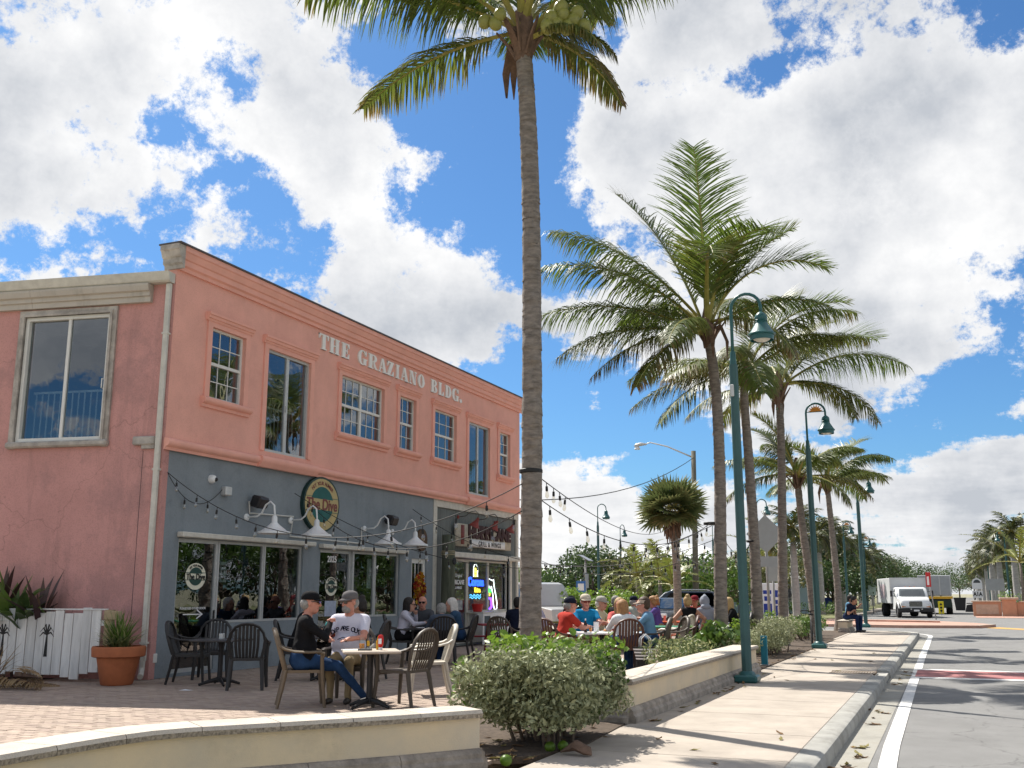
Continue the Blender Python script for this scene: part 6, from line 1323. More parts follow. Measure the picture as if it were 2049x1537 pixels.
m_eye = mat('eye_dark', (.03, .025, .02), .3); m_lip = mat('lip', (.36, .13, .11), .5); m_shade = mat('sunglass_lens', (.012, .012, .013), .12, spec=.6); m_shoe = mat('shoe_leather', (.035, .03, .028), .5); m_shoew = mat('white_trainers', (.6, .6, .58), .7)
def ik(S, Hd, l1, l2, hint):
    d = Hd - S; L_ = np.linalg.norm(d); L_ = min(L_, (l1 + l2) * .985); u = d / np.linalg.norm(d); Hd = S + u * L_; a = (l1 * l1 - l2 * l2 + L_ * L_) / (2 * L_); hh = math.sqrt(max(l1 * l1 - a * a, 1e-6)); w = hint - u * (hint @ u); w /= np.linalg.norm(w); return S + u * a + w * hh, Hd
def person(pos, face, label, shirt, pants, skin='fair', hair=('short', 'brown'), hat=None, glasses=False, lean=8, head=(0, 0), arms='table', sleeve='short', k=1.0, legs='sit', h=.012, beard=None, belly=.0, build=1.08, seat=.455, shoes=None, female=False, pants_skin=False, seedn=[0], stretch_leg=False, group='people seated on the terrace', hem=True, band=None):
    """origin on the ground under the seat, faces +y"""
    seedn[0] += 1; root = empty('person', (pos[0], pos[1], 0), face - R(90), label, 'person', group); root.scale = (1.07,) * 3
    sk = SK[skin]; hm = HA[hair[1]]; mats = [shirt, sk, pants, shoes or m_shoe, hm, m_eye, m_lip]; SH, SKN, PA, SO, HR, EY, LI = range(7)
    lr = R(lean); up = A(0, math.sin(lr), math.cos(lr)); fw = A(0, math.cos(lr), -math.sin(lr)); rt = A(1, 0, 0); B = np.stack([rt, fw, up], 1)   # columns: local axes of the torso
    zp = seat + .095 * build; pel = A(0, -.04, zp); T = lambda x, y, z: pel + rt * x * build + fw * y + up * z * k
    P = []; cap = lambda a, b, r0, r1, m, kk=.03: P.append(('c', np.array(a, float), np.array(b, float), r0, r1, m, kk)); ell = lambda c, r, Mx, m, kk=.03: P.append(('e', np.array(c, float), np.array(r, float), Mx, 0, m, kk))
    sw_ = .165 if not female else .145
    cap(T(-.085, 0, 0), T(.085, 0, 0), .112 * build, .112 * build, PA, .05)
    ell(T(0, .02 + belly * .4, .15), A(.160 * build + belly * .5, .122 + belly, .16), B, SH, .06); ell(T(0, .01, .33), A(.172 * build if not female else .150, .118, .18), B, SH, .06)
    cap(T(-sw_ * .8, -.01, .435), T(sw_ * .8, -.01, .435), .082, .082, SH, .06)
    if female: 
        for s in (-1, 1): ell(T(s * .075, .105, .30), A(.062, .05, .06), B, SH, .04)
    if hem: ell(T(0, .02 + belly * .5, .045), A(.185 * build, .128 + belly, .105), B, SH, .04)
    # neck and head
    cap(T(0, .0, .46), T(0, .025, .57), .06, .054, SKN, .03)
    hy, hp = R(head[0]), R(head[1]); Rz = np.array(Matrix.Rotation(hy, 3, 'Z')); Rx = np.array(Matrix.Rotation(hp - lr * .0, 3, 'X')); H = Rz @ Rx; hc = T(0, .035, .655); HS = 1.12; G_ = lambda x, y, z: hc + H @ A(x, y, z) * HS; n0 = len(P)
    ell(G_(0, -.012, .035), A(.076, .096, .085), H, SKN, .02); ell(G_(0, .012, -.025), A(.066, .080, .095), H, SKN, .03); ell(G_(0, .045, -.085), A(.044, .042, .036), H, SKN if not beard else HR, .03)
    cap(G_(0, .088, .015), G_(0, .108, -.028), .010, .015, SKN, .012); cap(G_(-.04, .078, .03), G_(.04, .078, .03), .014, .014, SKN, .015)
    for s in (-1, 1):
        ell(G_(s * .031, .083, .010), A(.013, .008, .007), H, EY, .004); ell(G_(s * .077, -.005, -.005), A(.011, .022, .032), H, SKN, .008)
    cap(G_(-.02, .088, -.060), G_(.02, .088, -.060), .0075, .0075, LI, .006)
    if beard:
        ell(G_(0, .058, -.078), A(.052, .045, .042), H, HR, .02); ell(G_(0, .09, -.045), A(.03, .016, .012), H, HR, .008)
    P[n0:] = [(p[0], p[1], p[2], p[3] * HS, p[4] * HS, p[5], p[6]) if p[0] == 'c' else (p[0], p[1], p[2] * HS, p[3], 0, p[5], p[6]) for p in P[n0:]]
    # arms
    for s in (-1, 1):
        sh = T(s * (sw_ + .02) / build ** .55, -.01, .43); md = arms if isinstance(arms, str) else arms[0 if s < 0 else 1]
        if md == 'table': hd = pel + A(s * .13, .50, .245)
        elif md == 'lap': hd = pel + A(s * .10, .26, .11)
        elif md == 'chin': hd = T(s * .06, .20, .50)
        elif md == 'clasp': hd = pel + A(s * .035, .36, .46)
        elif md == 'side': hd = pel + A(s * .30, .10, .02)
        elif md == 'eat': hd = pel + A(s * .10, .34, .34)
        elif md == 'phone': hd = pel + A(s * .04, .30, .22)
        else: hd = pel + np.array(md)
        hint = A(s * .75, -.35, -.6); el_, hd = ik(sh, hd, .285 * k, .25 * k, hint); du = (el_ - sh); df = (hd - el_); fu = df / np.linalg.norm(df)
        cap(sh, el_, .056 * build, .043, SH if sleeve == 'long' else SKN, .025)
        if sleeve == 'short': cap(sh, sh + du * .62, .066 * build, .060, SH, .02)
        elif sleeve == 'long': cap(el_, el_ + df * .93, .046, .036, SH, .02)
        cap(el_, hd, .041, .028, SKN if sleeve != 'long' else SH, .02)
        # hand: palm, four fingers, thumb
        side = np.cross(fu, A(0, 0, 1)); side = side / (np.linalg.norm(side) + 1e-6) * s; dn = np.cross(side, fu) * s; dn = dn if dn[2] < 0 else -dn; curl = {'table': .35, 'lap': .5, 'chin': .9, 'clasp': 1.2, 'phone': .9, 'eat': 1.0}.get(md if isinstance(md, str) else '', .5)
        pc = hd + fu * .045; cap(hd + fu * .01, pc - side * .016, .026, .022, SKN, .012); cap(hd + fu * .01, pc + side * .016, .026, .022, SKN, .012)
        for f_i, (off, fl_) in enumerate(((-.030, .060), (-.010, .075), (.010, .080), (.030, .070))):
            k0 = hd + fu * .075 + side * off * .95; d1 = fu * math.cos(curl * .5) + dn * math.sin(curl * .5); k1 = k0 + d1 * fl_ * .5; d2 = fu * math.cos(curl * 1.5) + dn * math.sin(curl * 1.5); k2 = k1 + d2 * fl_ * .5; cap(k0, k1, .0095, .009, SKN, .004); cap(k1, k2, .009, .0075, SKN, .004)
        t0 = hd + fu * .03 - side * .03; cap(t0, t0 - side * .022 + fu * .03 + dn * .01, .012, .0105, SKN, .008); cap(t0 - side * .022 + fu * .03 + dn * .01, t0 - side * .016 + fu * .058 + dn * .022, .0105, .0085, SKN, .004)
        if band and s == band[0]:
            c0 = hd - fu * .03; q = MB(); q.tube([c0 - fu * .035, c0, c0 + fu * .02], [.043, .042, .040], 12); q.build('wristband', band[1], root, True)
    # legs
    for s in (-1, 1):
        hip = A(s * .085, -.01, zp)
        if legs == 'sit': kn = A(s * .13, .41, seat + .075); an = A(s * .12, .39, .085)
        elif legs == 'tuck': kn = A(s * .12, .40, seat + .06); an = A(s * .11, .18, .085)
        elif legs == 'stretch': kn = A(s * .12 , .44, seat + .03); an = A(s * .10 - .02, .80, .085)
        else: kn = A(s * .13, .41, seat + .075); an = A(s * .12, .50, .085)
        cap(hip, kn, .086 * build, .062, PA, .04); cap(kn, kn + (an - kn) * .4, .060, .056, PA, .02); cap(kn + (an - kn) * .4, an, .056, .042, PA if not pants_skin else SKN, .02)
        tdir = A(0, 1, 0) if legs != 'stretch' else A(0, .8, .35); cap(an + A(0, -.02, -.045), an + tdir * .15 + A(s * .01, 0, -.05), .036, .030, SO, .02)
    V, Fq = grow(P, h, noise=.0035, seed=seedn[0])
    fc = V[Fq].mean(1); ds = np.stack([prim_sdf(p, fc) for p in P]); lab = np.array([p[5] for p in P])[ds.argmin(0)]
    link('body', net_mesh('body', V, Fq, mats, lab), root)
    # hair
    st = hair[0]; hp_ = []
    he = lambda c, r: hp_.append(('e', G_(*c), np.array(r, float) * HS, H, 0, 0, .02)); hcp = lambda a, b, r0, r1: hp_.append(('c', G_(*a), G_(*b), r0 * HS, r1 * HS, 0, .02))
    if st in ('short', 'crop', 'long', 'bun', 'bob', 'curly', 'pony'):
        t = .006 if st == 'crop' else .014
        if not (hat and hat[0] == 'cap'): he((0, -.030, .046), (.078 + t, .090 + t * .7, .082 + t))
        he((0, -.055, -.01), (.070 + t, .058 + t, .075))
    if st in ('long', 'bob'):
        zl = -.20 if st == 'long' else -.10
        for s in (-1, 1): hcp((s * .068, -.02, .03), (s * .078, -.01, zl), .03, .022)
        hcp((0, -.07, .0), (0, -.085, zl - .02), .06, .045); he((0, -.05, -.06), (.085, .055, .09))
    if st == 'bun': he((0, -.06, .135), (.05, .05, .045))
    if st == 'pony': hcp((0, -.11, .06), (0, -.14, -.08), .03, .015)
    if st == 'curly':
        rr = random.Random(seedn[0])
        for i in range(20): a = i * 2.4; he((math.cos(a) * .075, -.03 + math.sin(a) * .08 - .02, rr.uniform(-.05, .12)), (.035,) * 3)
    if st == 'fringe_bald': he((0, -.05, -.005), (.080, .062, .05))
    if hp_: V, Fq = grow(hp_, .010, noise=0); link('hair', net_mesh('hair', V, Fq, [hm]), root)
    Mh = Matrix.Translation(Vector(hc)) @ Matrix(H.tolist()).to_4x4() @ Matrix.Scale(HS, 4)
    if hat:
        kind, hmat = hat[0], hat[1]; q = MB(); q.M = Mh; back = -1 if len(hat) > 2 and hat[2] == 'back' else 1
        if kind == 'cap':
            q.lathe([(.093, .035), (.095, .06), (.090, .09), (.072, .118), (.04, .134), (.008, .138)], (0, -.012, 0), 20); q.v = [tuple(Mh @ Vector((p.x, p.y * 1.12, p.z))) for p in [Mh.inverted() @ Vector(v) for v in q.v]]; q.build('cap_crown', hmat, root, True)
            q = MB(); q.M = Mh; n = 10; ed = []; inn = []
            for i in range(n + 1): a = math.pi * (i / n); ed.append((math.cos(a) * .085, (.075 + math.sin(a) * .085) * back - (.01), .040 - .012 * math.sin(a) - .012 * abs(math.cos(a)))); inn.append((math.cos(a) * .088, (math.sin(a) * .08) * back - .01, .048))
            vs = [p for p in ed] + [p for p in inn] + [(p[0], p[1], p[2] + .006) for p in ed] + [(p[0], p[1], p[2] + .006) for p in inn]; m_ = n + 1
            q.add(vs, [(i, i + 1, m_ + i + 1, m_ + i) for i in range(n)] + [(2 * m_ + i, 3 * m_ + i, 3 * m_ + i + 1, 2 * m_ + i + 1) for i in range(n)] + [(i, 2 * m_ + i, 2 * m_ + i + 1, i + 1) for i in range(n)]); q.build('cap_peak', hat[3] if len(hat) > 3 else hmat, root, True)
        elif kind == 'visor':
            q.lathe([(.092, .03), (.094, .075), (.088, .076), (.086, .03)], (0, -.012, 0), 20, cap=False); n = 10; ed = []; inn = []
            for i in range(n + 1): a = math.pi * i / n; ed.append((math.cos(a) * .085, .07 + math.sin(a) * .09, .030)); inn.append((math.cos(a) * .086, math.sin(a) * .08, .045))
            m_ = n + 1; q.add(ed + inn + [(p[0], p[1], p[2] + .006) for p in ed + inn], [(i, i + 1, m_ + i + 1, m_ + i) for i in range(n)] + [(2 * m_ + i, 3 * m_ + i, 3 * m_ + i + 1, 2 * m_ + i + 1) for i in range(n)] + [(i, 2 * m_ + i, 2 * m_ + i + 1, i + 1) for i in range(n)]); q.build('visor', hmat, root, True)
        elif kind == 'hood':
            hp2 = [('e', G_(0, -.025, .02), A(.12, .13, .145), H, 0, 0, .02), ('e', T(0, -.05, .52), A(.13, .09, .08), B, 0, 0, .03), ('c', G_(0, -.07, .11), G_(0, -.05, .15), .05, .03, 0, .03)]; V, Fq = grow(hp2, .012); link('hood', net_mesh('hood', V, Fq, [hmat]), root)
    if glasses:
        q = MB(); q.M = Mh
        for s in (-1, 1): q.bev(s * .034 - .027, s * .034 + .027, .094, .104, -.012, .026, .004)
        q.box(-.01, .01, .098, .104, .012, .02)
        for s in (-1, 1): q.box(s * .062 - .003, s * .062 + .003 + s * .012, -.01, .10, .012, .02)
        q.build('sunglasses', glasses if not isinstance(glasses, bool) else m_shade, root)
    return root
def at_body(root, me_name, loc): pass
jeans = cloth('blue_jeans', (.025, .065, .16), .45); blackc = cloth('black', (.012, .012, .014), .4); khaki = cloth('khaki', (.30, .23, .13)); navy = cloth('navy', (.012, .016, .035), .3); greyp = cloth('grey', (.12, .13, .15)); whitec = cloth('white', (.74, .74, .75), .06)

# --- table in front: man in black jacket, man in white printed shirt
c1 = gd(738, 13.35); a_t = ang_img(12)
table(c1, a_t, 'worn square table with beer glass and ketchup bottle near the curved low wall')
def around(c, deg, r): a = ang_img(deg); return (c.x + math.cos(a) * r, c.y + math.sin(a) * r), a + math.pi
p_, f_ = around(c1, 187, .86); p_ = gd(603, 13.55); p_ = (p_.x, p_.y); fz = ang_img(14)
chair(p_, fz, m_resin2, 'tan resin armchair holding the man in black jacket and jeans'); 
pm1 = person(p_, fz, 'man in black jacket, black cap and blue jeans clasping his hands at the front table', blackc, jeans, 'red', ('short', 'grey'), ('cap', cloth('black_cap', (.01, .01, .012))), True, 6, (-12, -2), ('clasp', 'clasp'), 'long', 1.1, 'stretch', .009, build=1.2, belly=.03, band=(-1, mat('turquoise_band', (.03, .42, .42), .6)))
q = MB(); q.bev(.14, .20, -.12, .10, .70, .95, .02); 
p2 = gd(695, 14.25); f2 = ang_img(262)
chair((p2.x, p2.y), f2, m_resin, 'brown resin armchair mostly hidden by the man in white printed shirt')
pm2 = person((p2.x, p2.y), f2, 'bearded man in white printed T-shirt and grey cap behind the front table', cloth('shade_tinted_white_tee', (.66, .65, .74), .05), khaki, 'red', ('short', 'grey'), ('cap', cloth('grey_cap', (.16, .15, .15), .3)), True, 5, (-28, -4), 'table', 'short', 1.1, 'sit', .009, beard=True, belly=.08, build=1.22)  # bluish cast of the shade is put into the white shirt's colour
for (t_, z, sz) in (('DIP ARE OUT', .92, .085),):
    for i, ch in enumerate(t_):
        if ch == ' ': continue
        an = 0; o = link('print', text_mesh(ch, .085, navy, 'print', .003, .002), pm2, (-math.sin(an) * -.0, 0, 0)); x = (i - 5) * .036; o.location = (-x * 1.0, .195 - abs(x) * .22 + .03, .945 - x * x * 1.6); o.rotation_euler = (R(98), 0, R(180))
q = MB(); q.tube([(.10, .212, .80), (.03, .222, .83), (-.03, .222, .815), (-.08, .214, .84)], .006, 5); q.tube([(.05, .217, .80), (-.02, .222, .775), (-.07, .216, .80)], .006, 5); q.build('print', navy, pm2, True)
p3 = gd(806, 13.5); chair((p3.x, p3.y), ang_img(150), m_resin, 'empty dark brown armchair with its back to the curved low wall, at the front table')
p4 = gd(856, 15.1); chair((p4.x, p4.y), ang_img(190), m_resin3, 'empty pale armchair behind the dark one at the front table')
# things on the front table
def on_table(name, px, py, z, label, cat): p = at_z(px, py, z); return empty(name, p, 0, label, cat)
m_beer = mat('amber_beer', (.62, .22, .02), .15, spec=.5, emit=None); m_ketch = mat('ketchup_red', (.55, .015, .012), .3); m_must = mat('mustard_yellow', (.68, .38, .02), .35)
def tpt(dx, dy): return (c1.x + dx * math.cos(YAW) - dy * math.sin(YAW), c1.y + dx * math.sin(YAW) + dy * math.cos(YAW), .75)
r_ = empty('beer_glass', tpt(-.12, .0), 0, 'half-full glass of amber beer on the front table', 'glass'); q = MB(); q.lathe([(.034, 0), (.034, .01), (.045, .165), (.042, .165), (.032, .012)], n=14, cap=False); q.build('glass', m_clear, r_, smooth=40); q = MB(); q.lathe([(.031, .008), (.037, .085)], n=14); q.build('beer', m_beer, r_, smooth=40)
r_ = empty('beer_glass', tpt(-.02, .06), 0, 'empty clear pint glass beside the ketchup bottle', 'glass'); q = MB(); q.lathe([(.034, 0), (.034, .01), (.045, .16), (.042, .16), (.032, .012)], n=14, cap=False); q.build('glass', m_clear, r_, smooth=40); q = MB(); q.box(-.02, .02, -.047, -.045, .05, .12); q.build('printed_badge', m_must, r_)
r_ = empty('ketchup_bottle', tpt(.13, .02), .3, 'upside-down red ketchup bottle on the front table', 'bottle'); q = MB(); q.lathe([(.028, .0), (.03, .03), (.022, .035)], n=12); q.build('cap', m_wp, r_, smooth=40); q = MB(); q.lathe([(.02, .035), (.036, .06), (.042, .11), (.038, .17), (.030, .195), (.004, .2)], n=14); q.build('bottle', m_ketch, r_, smooth=50); q = MB(); q.box(-.022, .022, -.045, -.041, .08, .15); q.build('label_patch', m_wp, r_)
r_ = empty('mustard_bottle', tpt(.09, .07), 0, 'yellow mustard bottle touching the ketchup bottle', 'bottle'); q = MB(); q.lathe([(.026, 0), (.028, .11), (.012, .14), (.006, .18)], n=12); q.build('bottle', m_must, r_, smooth=50)
r_ = empty('caddy', tpt(-.06, -.12), .4, 'black check folder with cutlery lying on the front table', 'folder'); q = MB(); q.bev(-.09, .09, -.05, .05, 0, .02, .005); q.build('folder', m_black, r_); q = MB(); q.box(-.05, .06, -.012, .0, .021, .025); q.build('cutlery', m_alu, r_)
q = MB(); q.bev(-.12, .10, -.07, .08, 0, .004, .001); tag(q.build('menu_sheet', m_wp, loc=tpt(-.28, .02), rot=(0, 0, .5)), 'white paper sheet on the front table', 'paper')
# --- empty table beside the glass doors
c0 = gd(438, 16.6); table(c0, .1, 'empty table with dark top beside the closed glass door', m_tdark)
p = gd(378, 17.0); chair((p.x, p.y), ang_img(5), m_resind, 'dark armchair facing sideways in front of the closed glass door')
p = gd(422, 17.9); chair((p.x, p.y), ang_img(280), m_resind, 'dark armchair with its back against the shop window')
p = gd(492, 16.0); chair((p.x, p.y), ang_img(100), m_resind, 'dark armchair seen from behind at the empty table')
q = MB(); q.bev(-.04, .04, -.03, .03, 0, .09, .006); tag(q.build('napkin_holder', m_alu, loc=(c0.x, c0.y, .75)), 'small napkin holder on the empty table', 'napkin holder')
# --- second table by the pier
c2 = gd(655, 17.6); table(c2, .3, 'dark table with drinks and food baskets below the blue-grey pier', m_tdark)
p = gd(592, 17.7); chair((p.x, p.y), ang_img(8), m_resind, 'dark armchair of the bearded man in sunglasses'); person((p.x, p.y), ang_img(8), 'bearded man in black shirt and sunglasses leaning over food below the pier', blackc, blackc, 'tan', ('crop', 'black'), None, True, 16, (0, -8), 'table', 'short', 1.06, h=.011, beard=True)
p = gd(728, 17.6); chair((p.x, p.y), ang_img(172), m_resind, 'dark armchair of the diner in navy shirt'); person((p.x, p.y), ang_img(172), 'dark-haired diner in navy shirt hidden behind the man in white', navy, blackc, 'tan', ('bun', 'black'), None, False, 12, (0, -5), 'eat', 'short', .98, h=.012)
r_ = empty('cola_glass', (c2.x - .1, c2.y, .75), 0, 'tall glass of dark cola with straw below the pier', 'glass'); q = MB(); q.lathe([(.032, 0), (.034, .01), (.043, .17), (.04, .17), (.031, .012)], n=12, cap=False); q.build('glass', m_clear, r_); q = MB(); q.lathe([(.03, .01), (.036, .09)], n=12); q.build('cola', mat('cola', (.05, .008, .006), .1), r_); q = MB(); q.tube([(0, 0, .02), (.02, 0, .22)], .004, 5); q.build('straw', m_wp, r_)
r_ = empty('food_basket', (c2.x + .18, c2.y - .08, .75), 0, 'food basket with burger and fries in front of the diner in navy', 'basket'); q = MB(); q.lathe([(.10, 0), (.14, .05), (.13, .05), (.095, .012)], n=14); q.build('basket', m_redl, r_); q = MB(); q.ball((0, 0, .08), (.07, .07, .05), 10, 6); q.build('burger', mat('burger_bun', (.42, .22, .08), .7, .4, 20), r_, True)
# --- third table in front of the timber pole
c3 = gd(848, 22.0); table(c3, .2, 'dark table with napkins in front of the timber pole', m_tdark)
p = gd(803, 21.9); chair((p.x, p.y), ang_img(5), m_resind, 'dark armchair of the short-haired woman in black vest'); person((p.x, p.y), ang_img(5), 'woman with short dark hair, black vest and white sleeves resting her chin on a hand', cloth('pale_lilac', (.55, .54, .62), .1), blackc, 'fair', ('bob', 'black'), None, True, 14, (0, -4), ('chin', 'table'), 'long', .98, female=True)
p = gd(844, 22.9); chair((p.x, p.y), ang_img(265), m_resind, 'dark armchair behind the table in front of the white door'); person((p.x, p.y), ang_img(265), 'bald man in grey sweater and sunglasses beneath the flower wreath', cloth('charcoal_sweater', (.075, .08, .09), .2), blackc, 'red', ('none', 'grey'), None, True, 6, (0, -2), 'table', 'long', 1.0)
p = gd(884, 21.2); chair((p.x, p.y), ang_img(98), m_resind, 'dark armchair seen from behind before the timber pole'); person((p.x, p.y), ang_img(98), 'person in slate-blue hoodie bending low over the table', cloth('slate_hoodie', (.075, .095, .13), .2), blackc, 'fair', ('short', 'grey'), None, False, 38, (0, -10), 'table', 'long', 1.0)
p = gd(916, 22.0); chair((p.x, p.y), ang_img(170), m_resind, 'dark armchair of the white-haired woman in denim'); person((p.x, p.y), ang_img(170), 'woman with long white hair and denim jacket beside the timber pole', cloth('denim', (.035, .08, .15), .3), jeans, 'fair', ('long', 'white'), None, False, 16, (10, -8), 'table', 'long', .97, female=True)
q = MB(); q.lathe([(.10, 0), (.09, .01)], n=12); tag(q.build('plate', m_wp, loc=(c3.x - .1, c3.y, .752)), 'white plate on the table before the timber pole', 'plate'); q = MB(); q.add([(-.08, -.06, 0), (.08, -.05, 0), (.06, .07, 0), (-.07, .06, 0), (.0, .0, .13), (.03, .02, .09)], [(0, 1, 4), (1, 2, 5), (1, 5, 4), (2, 3, 5), (3, 4, 5), (3, 0, 4), (0, 3, 2, 1)]); tag(q.build('napkin', m_wp, loc=(c3.x + .18, c3.y - .05, .752)), 'crumpled white napkin on the table before the timber pole', 'napkin')
# --- red picnic table beside the trunk of the tall palm
m_redw = mat('red_painted_wood', (.26, .018, .02), .6, .25, 5, .15, 30); m_tealw = mat('teal_painted_wood', (.02, .18, .16), .6, .25, 5); m_oran = mat('orange_painted_wood', (.62, .11, .025), .6, .2, 5); m_grw = mat('green_painted_wood', (.02, .20, .10), .6, .2, 5); m_yelw = mat('yellow_painted_wood', (.42, .32, .08), .6, .25, 5)
p = gd(1030, 24.5); picnic(p, ang_img(12), m_redw, m_redw, 'red picnic table in front of the NOW OPEN banner')
a_ = gd(1035, 23.7); person((a_.x, a_.y), ang_img(85), 'person in dark navy shirt sitting at the red picnic table, half behind the palm trunk', navy, blackc, 'tan', ('short', 'black'), None, False, 14, (0, 0), 'table', 'short', .98)
a_ = gd(1088, 24.2); person((a_.x, a_.y), ang_img(175), 'person in lavender shirt at the red picnic table just right of the palm trunk', cloth('lavender', (.42, .40, .52), .1), khaki, 'fair', ('short', 'grey'), ('cap', blackc), False, 20, (0, 0), 'table', 'short', .96)
p = gd(1105, 26.5); picnic(p, ang_img(20), m_yelw, m_yelw, 'yellow-brown picnic table between the palm trunk and the hedge')
for (px, d, fc_, m_, lb) in ((1015, 20.8, 60, m_resin, 'brown resin armchair poking above the big shrub beside the palm trunk'), (1105, 19.2, 60, m_resin4, 'maroon armchair of the man in red shirt')): p = gd(px, d); chair((p.x, p.y), ang_img(fc_), m_, lb)
# --- the big sunny table
c4 = gd(1205, 19.6); table(c4, ang_img(10), 'white-topped table with bottle, beer and plates among the sunlit diners', m_wp, 1.5, .8)
p = gd(1128, 19.5); person((p.x, p.y), ang_img(25), 'man in red T-shirt and navy cap at the sunlit table', cloth('red_tee', (.46, .045, .03), .12), khaki, 'red', ('short', 'grey'), ('cap', navy), False, 14, (-6, -4), 'table', 'short', 1.0, h=.011, belly=.02)
p = gd(1172, 20.6); chair((p.x, p.y), ang_img(280), m_resin4, 'maroon armchair of the man in bright blue T-shirt'); person((p.x, p.y), ang_img(282), 'man in bright blue T-shirt, cream cap and red sunglasses at the sunlit table', cloth('bright_blue_tee', (.01, .21, .42), .12), khaki, 'red', ('short', 'grey'), ('cap', cloth('cream_cap', (.60, .53, .42), .1)), mat('red_lens', (.12, .01, .008), .15), 4, (0, -2), 'table', 'short', 1.04, h=.011, build=1.15, belly=.03)
p = gd(1196, 22.0); person((p.x, p.y), ang_img(330), 'older man in pale yellow shirt and grey cap behind the man in blue', cloth('pale_yellow', (.62, .58, .40), .1), khaki, 'fair', ('short', 'white'), ('cap', cloth('stone_cap', (.42, .41, .36), .1)), False, 10, (0, -4), 'table', 'short', 1.0)
p = gd(1242, 21.2); chair((p.x, p.y), ang_img(262), m_resin4, 'maroon armchair of the woman in coral top'); person((p.x, p.y), ang_img(262), 'woman with blonde hair and coral pink top facing the pavement', cloth('coral', (.60, .13, .12), .1), jeans, 'red', ('long', 'blonde'), None, False, 8, (0, -2), 'table', 'short', .95, female=True)
p = gd(1252, 18.9); chair((p.x, p.y), ang_img(96), m_resin4, 'maroon-brown armchair seen from behind over the straight low wall'); person((p.x, p.y), ang_img(96), 'woman with blonde bob and white jacket, back to the low wall', cloth('white_jacket', (.70, .72, .72), .08), jeans, 'fair', ('bob', 'ginger'), None, False, 16, (-10, -6), 'table', 'long', .94, female=True, h=.011)
p = gd(1303, 19.4); chair((p.x, p.y), ang_img(165), m_resin, 'brown armchair of the woman in visor and light blue shirt'); pv = person((p.x, p.y), ang_img(165), 'woman in light blue shirt, visor and white sunglasses with a striped bag', cloth('light_blue', (.16, .31, .46), .12), jeans, 'red', ('short', 'brown'), ('visor', cloth('visor_beige', (.52, .42, .33), .1)), mat('white_frames', (.7, .7, .68), .3), 12, (12, -4), ('table', 'lap'), 'long', 1.0, h=.011)
bg = gd(1292, 18.35); r_ = empty('beach_bag', (bg.x, bg.y, .0), ang_img(10), 'black and white striped bag with white handles by the low wall', 'bag'); 
for i in range(9): q = MB(); z = .28 + i * .028; w = .17 + i * .008; q.lathe([(w, 0), (w + .004, .014), (w + .008, .028)], n=14, cap=(i in (0, 8))); q.v = [(v[0], v[1] * .45, v[2] + z) for v in q.v]; q.build('stripe', m_wp if i % 2 else m_bp, r_)
for s in (-1, 1): q = MB(); q.tube([(-.1, s * .06, .53), (-.09, s * .06, .68), (0, s * .06, .76), (.09, s * .06, .68), (.1, s * .06, .53)], .011, 6); q.build('handle', m_wp, r_, True)
q = MB(); q.box(-.17, .17, -.07, .07, 0.0, .28); q.build('lower_bag', m_bp, r_)
for (px, d, fc_, m_, lb) in ((1338, 20.4, 190, m_resin, 'brown resin armchair next to the woman in visor'), (1352, 22.2, 150, m_resin3, 'pale-rimmed empty armchair beside the green table'), (1362, 21.4, 170, m_resin4, 'empty maroon armchair with sunlit rim by the striped leafy plants')): p = gd(px, d); chair((p.x, p.y), ang_img(fc_), m_, lb)
def t4(dx, dy): return (c4.x + dx * math.cos(YAW) - dy * math.sin(YAW), c4.y + dx * math.sin(YAW) + dy * math.cos(YAW), .75)
r_ = empty('beer_bottle', t4(-.33, -.12), 0, 'dark beer bottle with white neck on the sunlit table', 'bottle'); q = MB(); q.lathe([(.033, 0), (.035, .01), (.035, .16), (.016, .21), (.014, .26)], n=12); q.build('bottle', mat('dark_bottle_glass', (.02, .012, .008), .1), r_, smooth=50); q = MB(); q.lathe([(.0155, .20), (.0155, .262), (.004, .264)], n=10); q.build('neck_foil', m_wp, r_, smooth=50)
r_ = empty('beer_glass', t4(-.22, -.02), 0, 'small glass of golden beer on the sunlit table', 'glass'); q = MB(); q.lathe([(.034, 0), (.042, .13), (.039, .13), (.031, .01)], n=12, cap=False); q.build('glass', m_clear, r_); q = MB(); q.lathe([(.03, .008), (.036, .09)], n=12); q.build('beer', m_beer, r_)
r_ = empty('menu_card', t4(-.12, -.14), .2, 'white folded menu card standing on the sunlit table', 'menu card'); q = MB(); q.add([(-.05, -.03, 0), (.05, -.03, 0), (.05, 0, .2), (-.05, 0, .2), (-.05, .03, 0), (.05, .03, 0)], [(0, 1, 2, 3), (3, 2, 5, 4), (0, 3, 4), (1, 5, 2), (0, 4, 5, 1)]); q.build('card', m_wp, r_)
r_ = empty('food_plate', t4(.12, .06), 0, 'plate of orange food in front of the woman in coral top', 'plate'); q = MB(); q.lathe([(.12, .0), (.14, .018), (.12, .012)], n=16); q.build('plate', m_wp, r_); q = MB(); q.ball((0, 0, .03), (.09, .07, .03), 10, 6); q.build('food', mat('orange_food', (.55, .22, .05), .7, .5, 20), r_, True)
